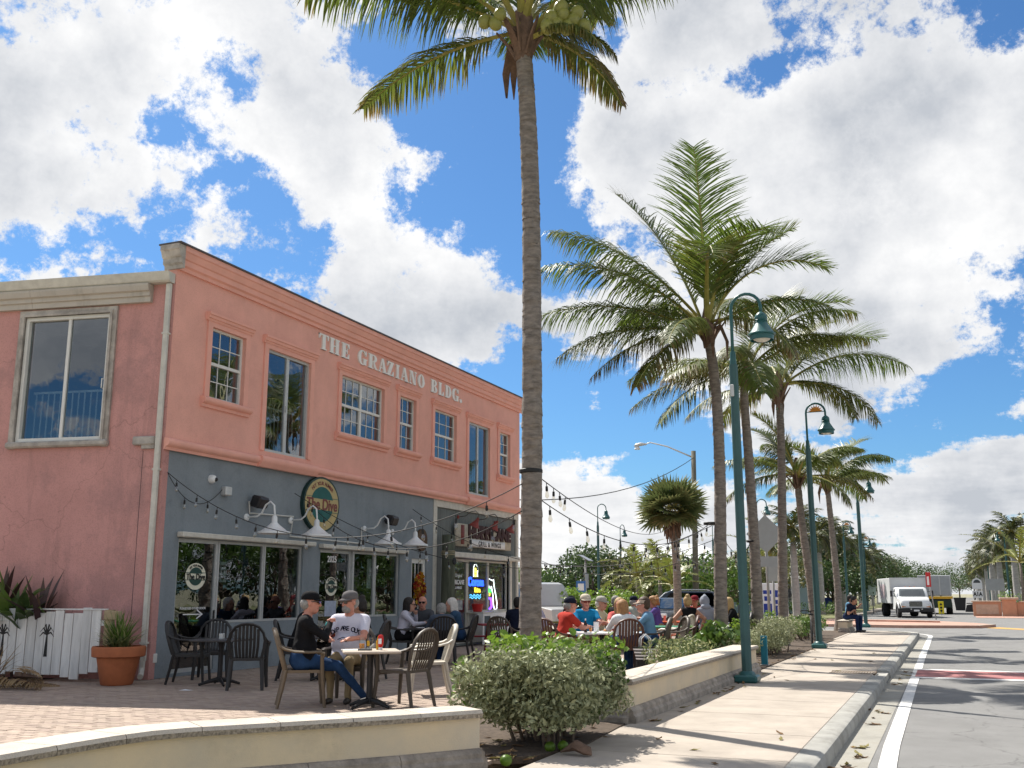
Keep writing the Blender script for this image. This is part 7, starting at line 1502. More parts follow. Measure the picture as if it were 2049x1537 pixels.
# --- back table by the hedge
c5 = gd(1200, 27.5); picnic(c5, ang_img(8), m_yelw, m_yelw, 'weathered picnic table full of diners in front of the bright hedge')
for (px, d, fc_, lb, sh_, sk_, ha_, ht_, ar_, sl_, fem) in (
    (1136, 26.0, 20, 'man in black shirt with short dark hair at the hedge table', blackc, 'tan', ('short', 'black'), None, 'table', 'short', False),
    (1170, 27.6, 275, 'dark-haired person in dark teal shirt behind the cream-capped man', cloth('dark_teal', (.015, .07, .10), .2), 'tan', ('short', 'black'), None, 'table', 'short', False),
    (1226, 26.6, 20, 'grey-haired man in black jacket with orange lanyard at the hedge table', blackc, 'red', ('short', 'grey'), None, 'table', 'long', False),
    (1266, 26.8, 60, 'man in pale green shirt and navy cap in front of the hedge', cloth('pale_green', (.45, .52, .46), .1), 'red', ('short', 'grey'), ('cap', navy), 'table', 'short', False),
    (1318, 26.2, 165, 'person with curly ginger hair and purple shirt beside the orange table', cloth('purple', (.12, .08, .30), .15), 'red', ('curly', 'ginger'), None, 'table', 'short', True)):
    p = gd(px, d); person((p.x, p.y), ang_img(fc_), lb, sh_, khaki, sk_, ha_, ht_, False, 12, (0, -3), ar_, sl_, 1.0, female=fem, h=.014)
# --- orange picnic table and its diners
c6 = gd(1372, 26.6); picnic(c6, ang_img(6), m_oran, m_oran, 'orange picnic table in front of the parked SUV'); c7 = gd(1340, 23.2); table(c7, .2, 'green painted table between the visor woman and the orange table', m_grw, .8, .8)
p = gd(1381, 25.6); person((p.x, p.y), ang_img(92), 'woman with blonde bun and black open-back top at the orange table', blackc, blackc, 'tan', ('bun', 'blonde'), None, False, 14, (0, -3), 'side', 'none', 1.0, female=True, h=.012)
q = MB(); q.tube([(-.14, -.13, .60), (0, -.17, .60), (.14, -.13, .60)], .025, 6); 
p = gd(1416, 25.8); person((p.x, p.y), ang_img(95), 'person in pale grey hooded sweatshirt at the orange table, partly behind a palm', cloth('pale_grey_hoodie', (.33, .36, .42), .15), greyp, 'fair', ('short', 'brown'), ('hood', cloth('pale_grey_hoodie', (.33, .36, .42))), False, 14, (0, -6), 'table', 'long', 1.0, h=.012)
p = gd(1392, 27.8); person((p.x, p.y), ang_img(270), 'person in red shirt facing the blonde-bun woman across the orange table', cloth('dark_red', (.30, .03, .03), .2), jeans, 'tan', ('short', 'black'), ('cap', cloth('wine_cap', (.22, .02, .03))), False, 8, (0, 0), 'table', 'short', 1.0, h=.014)
p = gd(1474, 25.2); person((p.x, p.y), ang_img(170), 'blonde woman in black jacket beside the big teal lamp post', blackc, jeans, 'red', ('long', 'blonde'), None, True, 16, (0, -4), 'eat', 'long', .97, female=True, h=.012); q = MB(); q.lathe([(.12, 0), (.17, .08), (.16, .08), (.11, .01)], n=14); p = gd(1462, 24.9); tag(q.build('food_basket', mat('straw_basket', (.5, .33, .12), .8, .4, 20), loc=(p.x - .2, p.y - .2, .75)), 'straw food basket in front of the blonde woman in black jacket', 'basket')
p = gd(1452, 25.4); table(p, .3, 'small dark table of the blonde woman in black jacket', m_tdark, .7, .7); p = gd(1474, 25.2); chair((p.x, p.y), ang_img(170), m_resind, 'dark armchair of the blonde woman in black jacket')
r_ = gd(1352, 26.4); q = MB(); q.lathe([(.03, 0), (.04, .14), (.038, .14)], n=10); tag(q.build('paper_cup', mat('pink_cup', (.6, .3, .28), .6), loc=(c6.x - .55, c6.y, .772)), 'pink paper cup on the orange picnic table', 'cup')
# --- couple on the bench wall
person((-3.78, 43.35), R(-25), 'man in navy T-shirt and jeans bent over his phone on the bench wall', navy, cloth('dark_jeans', (.012, .025, .075), .3), 'tan', ('short', 'black'), None, False, 26, (0, -22), 'phone', 'short', 1.0, h=.014, seat=.46, group='couple on the bench wall')
person((-3.82, 44.05), R(-10), 'person in light blue top pointing, beside the man in navy on the bench wall', cloth('sky_top', (.20, .42, .62), .12), jeans, 'tan', ('short', 'black'), None, False, 10, (0, -5), ([-.12, .45, .42], 'lap'), 'short', .98, h=.014, seat=.46, group='couple on the bench wall')
# ------------------------------------------------------------------ vehicles
m_tyre = mat('tyre_rubber', (.018, .018, .018), .85, .3, 12); m_rim = mat('wheel_rim', (.35, .35, .36), .35, .2, 8, metal=.6); m_chrome = mat('chrome', (.55, .56, .57), .2, metal=.9); m_hl = mat('headlamp_glass', (.62, .64, .66), .15, spec=.6); m_tl = mat('tail_lamp', (.35, .02, .02), .25)
m_under = mat('dark_underbody', (.015, .015, .016), .8)
def wheel(parent, x, y, r, w, m=m_rim):
    q = MB(); q.lathe([(r * .62, -w / 2), (r * .92, -w / 2), (r, -w * .32), (r, w * .32), (r * .92, w / 2), (r * .62, w / 2)], (0, 0, 0), 20, axis='x', cap=False); t = q.build('wheel', m_tyre, parent, 40, (x, y, r))
    q = MB(); q.lathe([(r * .64, -w * .36), (r * .5, -w * .30), (r * .2, -w * .38), (.01, -w * .38), (.01, w * .38), (r * .2, w * .38), (r * .5, w * .30), (r * .64, w * .36)], (0, 0, 0), 14, axis='x', cap=False); q.build('rim', m, t, 30); return t
def car(name, pos, rz, label, paint, prof, green, W=1.86, wb=(0.9, -1.75), L=(2.3, -2.35), wr=.36, cat='car', plate=True, group='cars parked beyond the terrace'):
    """front toward +y; prof = lower body side outline (y,z), green = greenhouse outline with side-window spans"""
    root = empty(name, pos, rz, label, cat, group); hw = W / 2
    def loft(outline, wfun, m, nm, sm=35):
        q = MB(); n = len(outline); ks = (-1, -.93, .93, 1); vs = []
        for s_ in ks:
            for (y, z) in outline:
                w = wfun(y, z) * (abs(s_) / s_ if abs(s_) == 1 else s_); ins = 0.03 if abs(s_) == 1 else 0
                vs.append((w, y * (1 - ins * .3), z - (ins * 1.0 if z > .5 else 0)))
        fs = []
        for k_ in range(3): fs += [(k_ * n + i, k_ * n + (i + 1) % n, (k_ + 1) * n + (i + 1) % n, (k_ + 1) * n + i) for i in range(n)]
        fs += [tuple(range(n)), tuple(range(4 * n - 1, 3 * n - 1, -1))]; q.add(vs, fs); return q.build(nm, m, root, sm)
    loft(prof, lambda y, z: hw * (1 - .06 * max(0, abs(y) - 1.6) / .8), paint, 'body')
    loft(green, lambda y, z: hw * (.96 - .16 * max(0, z - green[0][1])), paint, 'cabin')
    zb = green[0][1]; zt = max(z for y, z in green); yf0 = green[-1][0]; tops = [p for p in green if p[1] > zt - .06]; yft = max(p[0] for p in tops); yrt = min(p[0] for p in tops); yr0 = green[0][0]; wt = hw * (.96 - .16 * (zt - zb)); wbm = hw * .96
    q = MB(); e = .012; f0, f1 = .10, .90
    def onf(f, s_): y = yf0 + (yft - yf0) * f; z = zb + (zt - zb) * f; w = (wbm + (wt - wbm) * f) * .90; return (s_ * w, y + e, z + e)
    q.quad(onf(f0, -1), onf(f0, 1), onf(f1, 1), onf(f1, -1)); q.build('windscreen', m_autoglass, root)
    q = MB()
    def onr(f, s_): y = yr0 + (yrt - yr0) * f; z = zb + (zt - zb) * f; w = (wbm + (wt - wbm) * f) * .88; return (s_ * w, y - e, z + e)
    q.quad(onr(f0 + .05, 1), onr(f0 + .05, -1), onr(f1, -1), onr(f1, 1)); q.build('rear_window', m_autoglass, root)
    span = yft - yrt; cuts = [(yrt - (yrt - yr0) * .55, yrt + span * .18, 0), (yrt + span * .21, yrt + span * .56, 1), (yrt + span * .60, yft + (yf0 - yft) * .55, 2)]
    for s_ in (-1, 1):
        for (a, b, i) in cuts:
            z0, z1 = zb + .05, zt - .09; fx = lambda z: s_ * (hw * (.96 - .16 * (z - zb)) + .006); a1 = a if i else yrt + .02; b1 = b if i < 2 else yft - .02
            q = MB(); q.quad((fx(z0), a, z0), (fx(z0), b, z0), (fx(z1), b1, z1), (fx(z1), a1, z1)); q.build('side_window', m_autoglass, root)
        wheel(root, s_ * (hw - .10), wb[0], wr, .22); wheel(root, s_ * (hw - .10), wb[1], wr, .22)
        for wy in wb: q = MB(); q.lathe([(wr + .07, -.01), (wr + .07, .012)], (s_ * hw * (.985), wy, wr + .02), 18, axis='x'); q.build('wheel_arch', m_under, root)
        q = MB(); q.bev(s_ * hw * .62 - .22, s_ * hw * .62 + .16, L[0] - .06, L[0] + .02, .66, .82, .02); q.build('headlight', m_hl, root)
        q = MB(); q.bev(s_ * hw * .82 - .10, s_ * hw * .82 + .10, L[1] - .02, L[1] + .06, .72, .98, .02); q.build('tail_light', m_tl, root)
        q = MB(); q.bev(s_ * (hw + .10) - .10, s_ * (hw + .10) + .09, yf0 - .45, yf0 - .28, zb + .02, zb + .18, .03); q.build('mirror', m_black, root)
        for (y_, ) in ((yrt + span * .25,), (yrt + span * .72,)): q = MB(); q.bev(s_ * (hw + .01) - .015, s_ * (hw + .01) + .015, y_ - .1, y_ + .1, zb - .14, zb - .11, .005); q.build('door_handle', m_chrome, root)
    q = MB(); q.bev(-hw * .48, hw * .48, L[0] - .03, L[0] + .03, .52, .80, .02); q.build('grille', m_black, root)
    q = MB(); q.bev(-hw * .9, hw * .9, L[0] - .05, L[0] + .06, .30, .48, .04); q.build('bumper', m_black, root)
    if plate: q = MB(); q.box(-.16, .16, L[0] + .061, L[0] + .068, .36, .46); q.build('number_plate', m_wp, root)
    return root
m_blue = mat('dark_blue_car_paint', (.028, .045, .075), .25, .1, 2, spec=.6); m_blk = mat('black_car_paint', (.012, .013, .015), .2, .1, 2, spec=.6); m_slv = mat('silver_car_paint', (.42, .43, .43), .3, .08, 2, metal=.3)
suvp = [(-2.35, .42), (-2.38, .75), (-2.30, 1.02), (.95, 1.02), (1.3, 1.02), (2.05, .94), (2.28, .80), (2.32, .45), (2.1, .28), (-2.2, .28)]; suvg = [(-2.28, 1.02), (-2.05, 1.66), (-1.8, 1.74), (.1, 1.76), (.35, 1.70), (1.15, 1.02)]
p = at_y(1345, 1187, 47.5); suv = car('suv', (p.x, 47.5, -.15), ang_img(172) - R(90), 'dark blue SUV with roof rails parked behind the orange picnic table', m_blue, suvp, suvg)
for s in (-1, 1): q = MB(); q.tube([(s * .72, -1.7, 1.75), (s * .72, -1.6, 1.81), (s * .72, .0, 1.82), (s * .72, .1, 1.76)], .022, 6); q.build('roof_rail', m_chrome, suv, True)
sedp = [(-2.3, .42), (-2.34, .70), (-2.2, .92), (-1.6, .96), (.9, .94), (2.0, .84), (2.26, .70), (2.3, .42), (2.1, .25), (-2.2, .25)]; sedg = [(-1.75, .94), (-1.05, 1.36), (-.7, 1.42), (.0, 1.42), (.2, 1.38), (1.0, .93)]
p = at_y(1345, 1187, 41.0); car('sedan', (p.x - .3, 42.5, -.1), ang_img(235) - R(90), 'black sedan nosed in behind the person in purple shirt', m_blk, sedp, sedg, 1.8)
vanp = [(-2.4, .45), (-2.42, .9), (-2.36, 1.15), (1.1, 1.15), (1.7, 1.10), (2.25, 1.02), (2.35, .6), (2.3, .4), (-2.3, .36)]; vang = [(-2.36, 1.15), (-2.25, 2.0), (-2.05, 2.1), (.55, 2.1), (.8, 2.03), (1.35, 1.15)]
p = at_y(1096, 1187, 41.0); van = car('van', (p.x - .5, 41.0, -.15), ang_img(305) - R(90), 'silver high-roofed van half hidden by the tall palm trunk', m_slv, vanp, vang, 1.95, wr=.38, cat='van')
p = at_y(1165, 1187, 50.0); car('sedan', (p.x, 50, -.15), ang_img(180) - R(90), 'pale grey car parked beyond the hedge beside the silver van', m_slv, sedp, sedg, 1.8)
# white delivery truck coming up the street
m_twh = mat('white_truck_paint', (.74, .75, .74), .35, .06, 2, spec=.5); m_tbox = mat('grey_white_box_panels', (.56, .57, .57), .5, .10, 1.5)
tr = empty('delivery_truck', (-2.75, 79.0, -.15), R(192), 'white box truck driving up the far street toward the junction', 'truck')    # faces -y
q = MB(); q.bev(-1.20, 1.20, -5.6, .15, .95, 2.72, .03); bx = q.build('cargo_box', m_tbox, tr)
for s in (-1, 1): q = MB(); q.box(s * 1.205 - .004, s * 1.205 + .004, -4.2, -2.2, 1.3, 2.3); q.build('side_lettering', mat('faded_blue_red_print', (.42, .43, .55), .7, .5, 3, col2=(.6, .42, .38)), bx)
q = MB(); q.box(-1.22, 1.22, .10, .16, 2.66, 2.75); q.box(-1.22, -1.14, .1, .165, .95, 2.66); q.box(1.14, 1.22, .1, .165, .95, 2.66); q.build('corner_trim', m_alu, bx)
cabp = [(.25, .55), (.25, 1.95), (.45, 2.08), (.95, 2.08), (1.25, 1.98), (1.62, 1.42), (2.45, 1.28), (2.62, 1.10), (2.66, .70), (2.6, .55)]
q = MB(); n = len(cabp); vs = []
for s in (-1, -.86, .86, 1):
    for (y, z) in cabp:
        w = 1.10 if y < 1.4 else 1.10 - (y - 1.4) * .16
        if z > 1.5: w *= .93
        vs.append((w * s, y - (.04 if abs(s) == 1 else 0), z - (.06 if abs(s) == 1 and z > 1 else 0)))
q.add(vs, [(k * n + i, k * n + (i + 1) % n, (k + 1) * n + (i + 1) % n, (k + 1) * n + i) for k in range(3) for i in range(n)] + [tuple(range(n)), tuple(range(4 * n - 1, 3 * n - 1, -1))]); q.build('cab', m_twh, tr, 35)
q = MB(); q.quad((-.86, 1.64, 1.46), (.86, 1.64, 1.46), (.80, 1.285, 1.96), (-.80, 1.285, 1.96)); q.build('windscreen', m_autoglass, tr)
for s in (-1, 1):
    q = MB(); q.quad((s * 1.045, .5, 1.46), (s * 1.045, 1.42, 1.46), (s * 1.03, 1.16, 1.92), (s * 1.03, .5, 1.92)); q.build('side_window', m_autoglass, tr)
    q = MB(); q.bev(s * .80 - .16, s * .80 + .16, 2.56, 2.64, .80, 1.02, .05); q.build('headlight', m_hl, tr)
    q = MB(); q.bev(s * .80 - .14, s * .80 + .14, 2.58, 2.66, .72, .79, .02); q.build('indicator', mat('amber_lens', (.6, .2, .03), .3), tr)
    q = MB(); q.bev(s * 1.36 - .07, s * 1.36 + .07, 1.36, 1.46, 1.42, 1.85, .03); mr_ = q.build('mirror', m_black, tr); q = MB(); q.tube([(s * 1.05, 1.36, 1.8), (s * 1.34, 1.42, 1.75)], .02, 5); q.tube([(s * 1.05, 1.36, 1.45), (s * 1.34, 1.42, 1.5)], .02, 5); q.build('mirror_arm', m_black, mr_)
    wheel(tr, s * 1.0, 1.85, .47, .26); wheel(tr, s * .98, -3.6, .47, .5)
    q = MB(); q.tube([(s * 1.06, 1.85 + .56 * math.cos(a), .48 + .58 * math.sin(a)) for a in [i * math.pi / 8 for i in range(9)]], .05, 6); q.build('fender', m_twh, tr, True)
q = MB(); q.bev(-.42, .42, 2.60, 2.68, .76, 1.12, .03); gr_ = q.build('grille', m_black, tr)
for i in range(5): q = MB(); q.box(-.40, .40, 2.682, 2.69, .80 + i * .062, .815 + i * .062); q.build('grille_bar', m_chrome, gr_)
q = MB(); q.bev(-1.16, 1.16, 2.48, 2.80, .38, .68, .05); q.build('bumper', m_black, tr); q = MB(); q.box(-.18, .18, 2.802, 2.81, .45, .56); q.build('number_plate', m_wp, tr)
for s in (-.35, .35): q = MB(); q.lathe([(.05, 0), (.05, .03)], (s, 2.80, .60), 10, axis='y'); q.build('tow_hook', m_chrome, tr)
q = MB(); q.box(-.45, .45, -5.5, 2.4, .45, .95); q.build('chassis', m_under, tr)
for x in (-.3, 0, .3): q = MB(); q.ball((x, .9, 2.1), (.05, .06, .03), 8, 4); q.build('marker_light', mat('amber_lens', (.6, .2, .03), .3), tr)
# refuse truck seen beyond it
gt = empty('refuse_truck', (-1.1, 92.0, -.15), 0, 'grey refuse container truck with yellow bar behind the delivery truck', 'truck'); q = MB(); q.bev(-1.25, 1.25, -1, 6.5, 1.45, 3.1, .05); q.build('container', mat('light_grey_steel', (.40, .42, .43), .6, .2, 1.5), gt)
for i in range(4): q = MB(); q.box(-1.25 + i * .8, -1.17 + i * .8, -1.06, -1.002, 1.5, 3.05); q.build('rib', m_alu, gt)
q = MB(); q.box(-1.3, 1.3, -1.15, -1.07, 1.22, 1.42); q.build('yellow_bar', mat('safety_yellow', (.65, .36, .02), .5), gt); q = MB(); q.bev(-1.2, 1.2, -1.1, 6, .5, 1.2, .06); q.build('hopper', mat('dark_green_steel', (.02, .04, .03), .6, .3, 3), gt)
for s in (-1, 1):
    wheel(gt, s * .98, 0.3, .48, .5); wheel(gt, s * .98, 5.2, .48, .3)

# ------------------------------------------------------------------ signs and street furniture
m_sback = mat('aluminium_sign_back', (.40, .41, .41), .5, .1, 3, metal=.3); m_galv = mat('galvanised_post', (.36, .36, .35), .5, .15, 5, metal=.2)
def post(root, h, r=.03, lean=0): q = MB(); q.tube([(0, 0, 0), (lean, 0, h)], r, 8); q.build('post', m_galv, root, True)
p = at_y(1537, 1187, 34.0); s_ = empty('road_sign', (p.x, 34, 0), YAW - .1, 'back of a grey diamond road sign on a pale post behind the palms', 'road sign'); post(s_, 4.1, .045); zc = at_y(1540, 1068, 34).z
q = MB(); q.prism([(-.62, zc), (0, zc - .62), (.62, zc), (0, zc + .62)], -.06, -.05, 'y'); q.build('diamond_plate', m_sback, s_); q = MB(); q.box(-.42, .42, -.06, -.05, zc - 1.05, zc - .72); q.build('lower_plate', m_sback, s_)
p = at_y(1548, 1187, 36.0); s_ = empty('road_sign', (p.x, 36, 0), YAW, 'plain pale post with a narrow sign plate right of the diamond sign', 'road sign'); post(s_, 2.6, .04); q = MB(); q.box(-.2, .2, -.05, -.04, 1.9, 2.5); q.build('plate', m_sback, s_)
p = at_y(1546, 1187, 58.0); s_ = empty('monument_sign', (p.x, 58, -.15), YAW, 'white board with blue printed panels beyond the side street', 'sign'); q = MB(); q.bev(-.8, .8, -.06, .06, .3, 2.2, .02); q.build('board', m_wp, s_); mb_ = mat('royal_blue_print', (.015, .04, .28), .6)
for i, (x0, x1, z0, z1) in enumerate(((-.55, -.1, 1.62, 1.82), (-.5, -.15, 1.25, 1.5), (-.55, -.1, .45, 1.1), (.0, .62, .45, 1.0), (.05, .6, 1.08, 1.3), (.1, .62, 1.45, 1.82))): q = MB(); q.bev(x0, x1, -.072, -.061, z0, z1, .004); q.build('blue_panel', mb_, s_)
for x in (-.6, .6): q = MB(); q.box(x - .05, x + .05, -.04, .04, 0, .3); q.build('leg', m_galv, s_)
p = at_y(1162, 1187, 46.0); s_ = empty('parking_sign', (p.x, 46, -.15), YAW, 'small blue and white parking sign behind the hedge', 'sign'); post(s_, 2.3); q = MB(); q.box(-.22, .22, -.05, -.04, 1.62, 2.22); q.build('plate', mat('sign_blue', (.05, .16, .42), .5), s_); q = MB(); q.box(-.14, .14, -.055, -.051, 1.78, 2.1); q.build('symbol_panel', m_wp, s_)
p = at_y(1172, 1187, 47.0); s_ = empty('sign_post', (p.x, 47, -.15), YAW + 1.2, 'pale post with a sign plate seen edge-on and solar panel on top behind the hedge', 'sign post'); post(s_, 3.3, .05); q = MB(); q.box(-.3, .3, -.05, -.04, 1.9, 2.6); q.build('plate', m_sback, s_); q = MB(); q.M = Matrix.Translation((0, 0, 3.3)) @ Matrix.Rotation(R(28), 4, 'X'); q.box(-.4, .4, -.3, .3, 0, .03); q.build('solar_panel', mat('solar_cells', (.2, .22, .26), .3, .3, 5), s_)
# red flag sign and yellow marker on the island
b_ = at_z(1873, 1240, -.02); s_ = empty('marker_sign', b_, 0, 'red and white sign on a tilted grey post on the traffic island', 'road sign'); q = MB(); q.tube([(0, 0, 0), (-.27, 0, 2.75)], .032, 8); q.build('post', m_galv, s_, True)
q = MB(); q.box(-.40, -.12, -.05, -.04, 1.9, 2.75); q.build('plate', mat('sign_red', (.50, .03, .03), .5), s_); q = MB(); q.box(-.34, -.22, -.056, -.051, 2.0, 2.5); q.build('white_panel', m_wp, s_)
b_ = at_z(1884, 1231, -.15); s_ = empty('marker_board', b_, 0, 'yellow hazard marker board with black discs behind the red sign post', 'road sign'); q = MB(); q.tube([(0, 0, 0), (0, 0, .4)], .03, 6); q.build('post', m_galv, s_); q = MB(); q.bev(-.2, .2, -.02, .02, .12, 1.05, .01); q.build('board', mat('hazard_yellow', (.68, .58, .02), .5), s_)
for z in (.35, .58, .82): q = MB(); q.lathe([(.085, 0), (.085, .008)], (0, -.029, z), 14, axis='y'); q.build('disc', m_bp, s_)
for (px, yy, zt, lb) in ((1956, 118.0, 4.3, 'white route shield A1A with arched tourist plate in front of royal palms'),):
    p = at_y(px, 1187, yy); s_ = empty('route_sign', (p.x, yy, -.15), 0, lb, 'road sign'); s_.scale = (.66, .66, .8)
    for x in (-.5, .5): q = MB(); q.tube([(x, 0, 0), (x, 0, 3.9)], .04, 6); q.build('post', m_galv, s_)
    q = MB(); q.prism([(-.75, 2.6), (.75, 2.6), (.75, 3.4)] + arc(0, 3.4, .75, .6, 0, 180, 10)[1:], -.06, -.05, 'y'); q.build('arched_plate', m_wp, s_); q = MB(); q.prism(arc(0, 3.4, .5, .42, 0, 180, 10), -.068, -.061, 'y'); q.build('arch_emblem', mat('grey_emblem', (.10, .11, .12), .7, .4, 3), s_)
    q = MB(); q.box(-.75, .75, -.06, -.05, 1.5, 2.4); q.build('shield_plate', m_wp, s_); link('lettering', text_mesh('A1A', .7, m_bp, 'lettering', .004, .03), s_, (0, -.07, 1.95), (R(90), 0, 0))
p = at_y(1992, 1187, 100.0); s_ = empty('road_sign', (p.x, 100, -.15), 0, 'grey back of a square sign behind the roundabout hedge', 'road sign'); post(s_, 2.9, .045); q = MB(); q.box(-.75, .75, -.06, -.05, 1.9, 2.9); q.build('plate', m_sback, s_)
for (px, yy, lb) in ((1765, 86.0, 'pale green street sign plate on a thin post beside the truck'), (1745, 90.0, 'pale green street sign plate on a thin post left of another plate')):
    p = at_y(px, 1187, yy); s_ = empty('road_sign', (p.x, yy, -.15), 0, lb, 'road sign'); post(s_, 2.6, .04); q = MB(); q.box(-.3, .3, -.06, -.05, 1.5, 2.3); q.build('plate', mat('pale_green_sign', (.35, .45, .38), .5), s_)
b_ = at_z(1922, 1221, -.15); s_ = empty('wheelie_bin', (b_.x, b_.y, -.15), 0, 'black plastic bin standing at the roadside before the far palms', 'bin'); q = MB(); q.prism([(-.42, 0), (.42, 0), (.55, 1.15), (-.55, 1.15)], -.4, .4, 'y'); q.build('tub', m_black, s_); q = MB(); q.bev(-.6, .6, -.45, .45, 1.152, 1.25, .03); q.build('lid', m_black, s_)
b_ = at_z(1942, 1224, -.15); s_ = empty('wheelie_bin', (b_.x, b_.y, -.15), 0, 'dark bin lying low beside the end of the coral wall', 'bin'); q = MB(); q.prism([(-.45, 0), (.3, 0), (.5, .75), (-.3, .6)], -.4, .4, 'y'); q.build('tub', m_black, s_); q = MB(); q.bev(-.3, .5, -.42, .42, .72, .8, .02); q.build('lid', m_black, s_)
# coral roundabout wall
m_coral = mat('coral_stucco', (.60, .32, .20), .9, .15, 1.5, .2, 60); m_corcap = mat('coral_cap_stone', (.58, .43, .32), .9, .2, 3)
rw = empty('roundabout_wall', (1.5, 84.0, -.15), 0, 'coral stucco wall with pillar and pale caps around the roundabout hedge', 'wall')
q = MB(); q.box(.0, 1.9, 0, .4, 0, 1.02); q.build('low_section', m_coral, rw); q = MB(); q.box(.2, 1.7, -.03, -.002, .15, .85); q.build('inset_panel', m_corcap, rw); q = MB(); q.bev(-.1, 1.95, -.1, .5, 1.022, 1.12, .02); q.build('cap_stone', m_corcap, rw)
q = MB(); q.box(1.96, 2.9, -.12, .6, 0, 1.2); q.build('pillar', m_coral, rw); q = MB(); q.bev(1.8, 3.06, -.26, .74, 1.202, 1.36, .03); q.build('pillar_cap', m_corcap, rw)
for i in range(5): q = MB(); q.box(2.92 + i * 3, 5.90 + i * 3, .1, .5, 0, 1.0); q.build('wall_section', m_coral, rw); q = MB(); q.bev(3.08 + i * 3 if i == 0 else 2.93 + i * 3, 5.9 + i * 3, .0, .6, 1.002, 1.1, .02); q.build('cap_stone', m_corcap, rw)
ap = MB(); ap.box(-.5, 20, -5.5, 0, -.01, .02); tag(ap.build('roundabout_apron', m_pinkc, loc=(2.1, 84.0, -.15)), kind='structure')
vg = MB(); vg.box(-40, -7.0, 72.5, 430, -.3, -.10); vg.box(9.3, 60, 95, 430, -.3, -.10); m_grass = mat('rough_grass', (.10, .13, .04), .95, .5, .8, .3, 20, col2=(.2, .18, .09)); vo = tag(vg.build('grass_verge', m_grass), kind='structure')
fs_ = MB(); fs_.box(-7.0, -6.2, 72.5, 430, -.3, -.02); fs_.box(9.0, 9.3, 95, 430, -.3, -.02); tag(fs_.build('far_sidewalk', m_conc), kind='structure')
# car park surface and the far buildings
cpk = MB(); cpk.quad((-60, 36.6, -.145), (-24.4, 36.6, -.145), (-24.4, 46, -.145), (-60, 46, -.145)); tag(cpk.build('car_park', m_asph), kind='structure')
def house(px, y, w, d, h, roofh, label, wall_m, roof_m, rz=0):
    p = at_y(px, 1187, y); r = empty('house', (p.x, y, -.15), rz, label, 'house'); q = MB(); q.box(-w / 2, w / 2, -d / 2, d / 2, 0, h); q.build('wall', wall_m, r); ov = .5
    q = MB(); a = [(-w / 2 - ov, -d / 2 - ov, h), (w / 2 + ov, -d / 2 - ov, h), (w / 2 + ov, d / 2 + ov, h), (-w / 2 - ov, d / 2 + ov, h), (-w / 4, 0, h + roofh), (w / 4, 0, h + roofh)]; q.add(a, [(0, 1, 5, 4), (1, 2, 5), (2, 3, 4, 5), (3, 0, 4), (3, 2, 1, 0)]); q.build('roof', roof_m, r)
    n = max(2, int(w / 2.6))
    for i in range(n):
        x = -w / 2 + w * (i + .5) / n
        for z in ([1.0, 3.9] if h > 5 else [1.0]): q = MB(); q.bev(x - .55, x + .55, -d / 2 - .05, -d / 2 + .02, z, z + 1.3, .02); wn = q.build('window', m_white, r); q = MB(); q.box(x - .47, x + .47, -d / 2 - .056, -d / 2 - .051, z + .08, z + 1.22); q.build('pane', m_autoglass, wn)
m_hwall = mat('pale_house_wall', (.55, .56, .52), .9, .12, 1, .1, 30); m_hroof = mat('white_metal_roof', (.62, .64, .64), .5, .12, 2); m_bluew = mat('pale_blue_wall', (.40, .52, .60), .9, .1, 1)
house(1335, 100, 13, 9, 4.6, 1.8, 'pale two-storey house with white hipped roof behind the young palms', m_hwall, m_hroof, .2); house(1220, 96, 12, 8, 3.2, 1.4, 'low white-roofed house behind the car park lamp posts', m_hwall, m_hroof, .1); house(1495, 90, 10, 7, 2.8, 1.0, 'pale blue low building with flat white roof beyond the side street', m_bluew, m_hroof, .15); house(1120, 92, 12, 8, 3.0, 1.2, 'low grey-white house behind the silver van', m_hwall, m_hroof, 0)
q = MB(); b_ = at_z(1660, 1222, -.15); q.bev(-.5, .5, -.35, .35, 0, 1.25, .06); nb_ = q.build('newspaper_box', mat('cobalt_box', (.015, .04, .22), .45, .2, 3), loc=(b_.x, b_.y, -.15)); tag(nb_, 'cobalt blue newspaper box across the side street behind the couple', 'box')
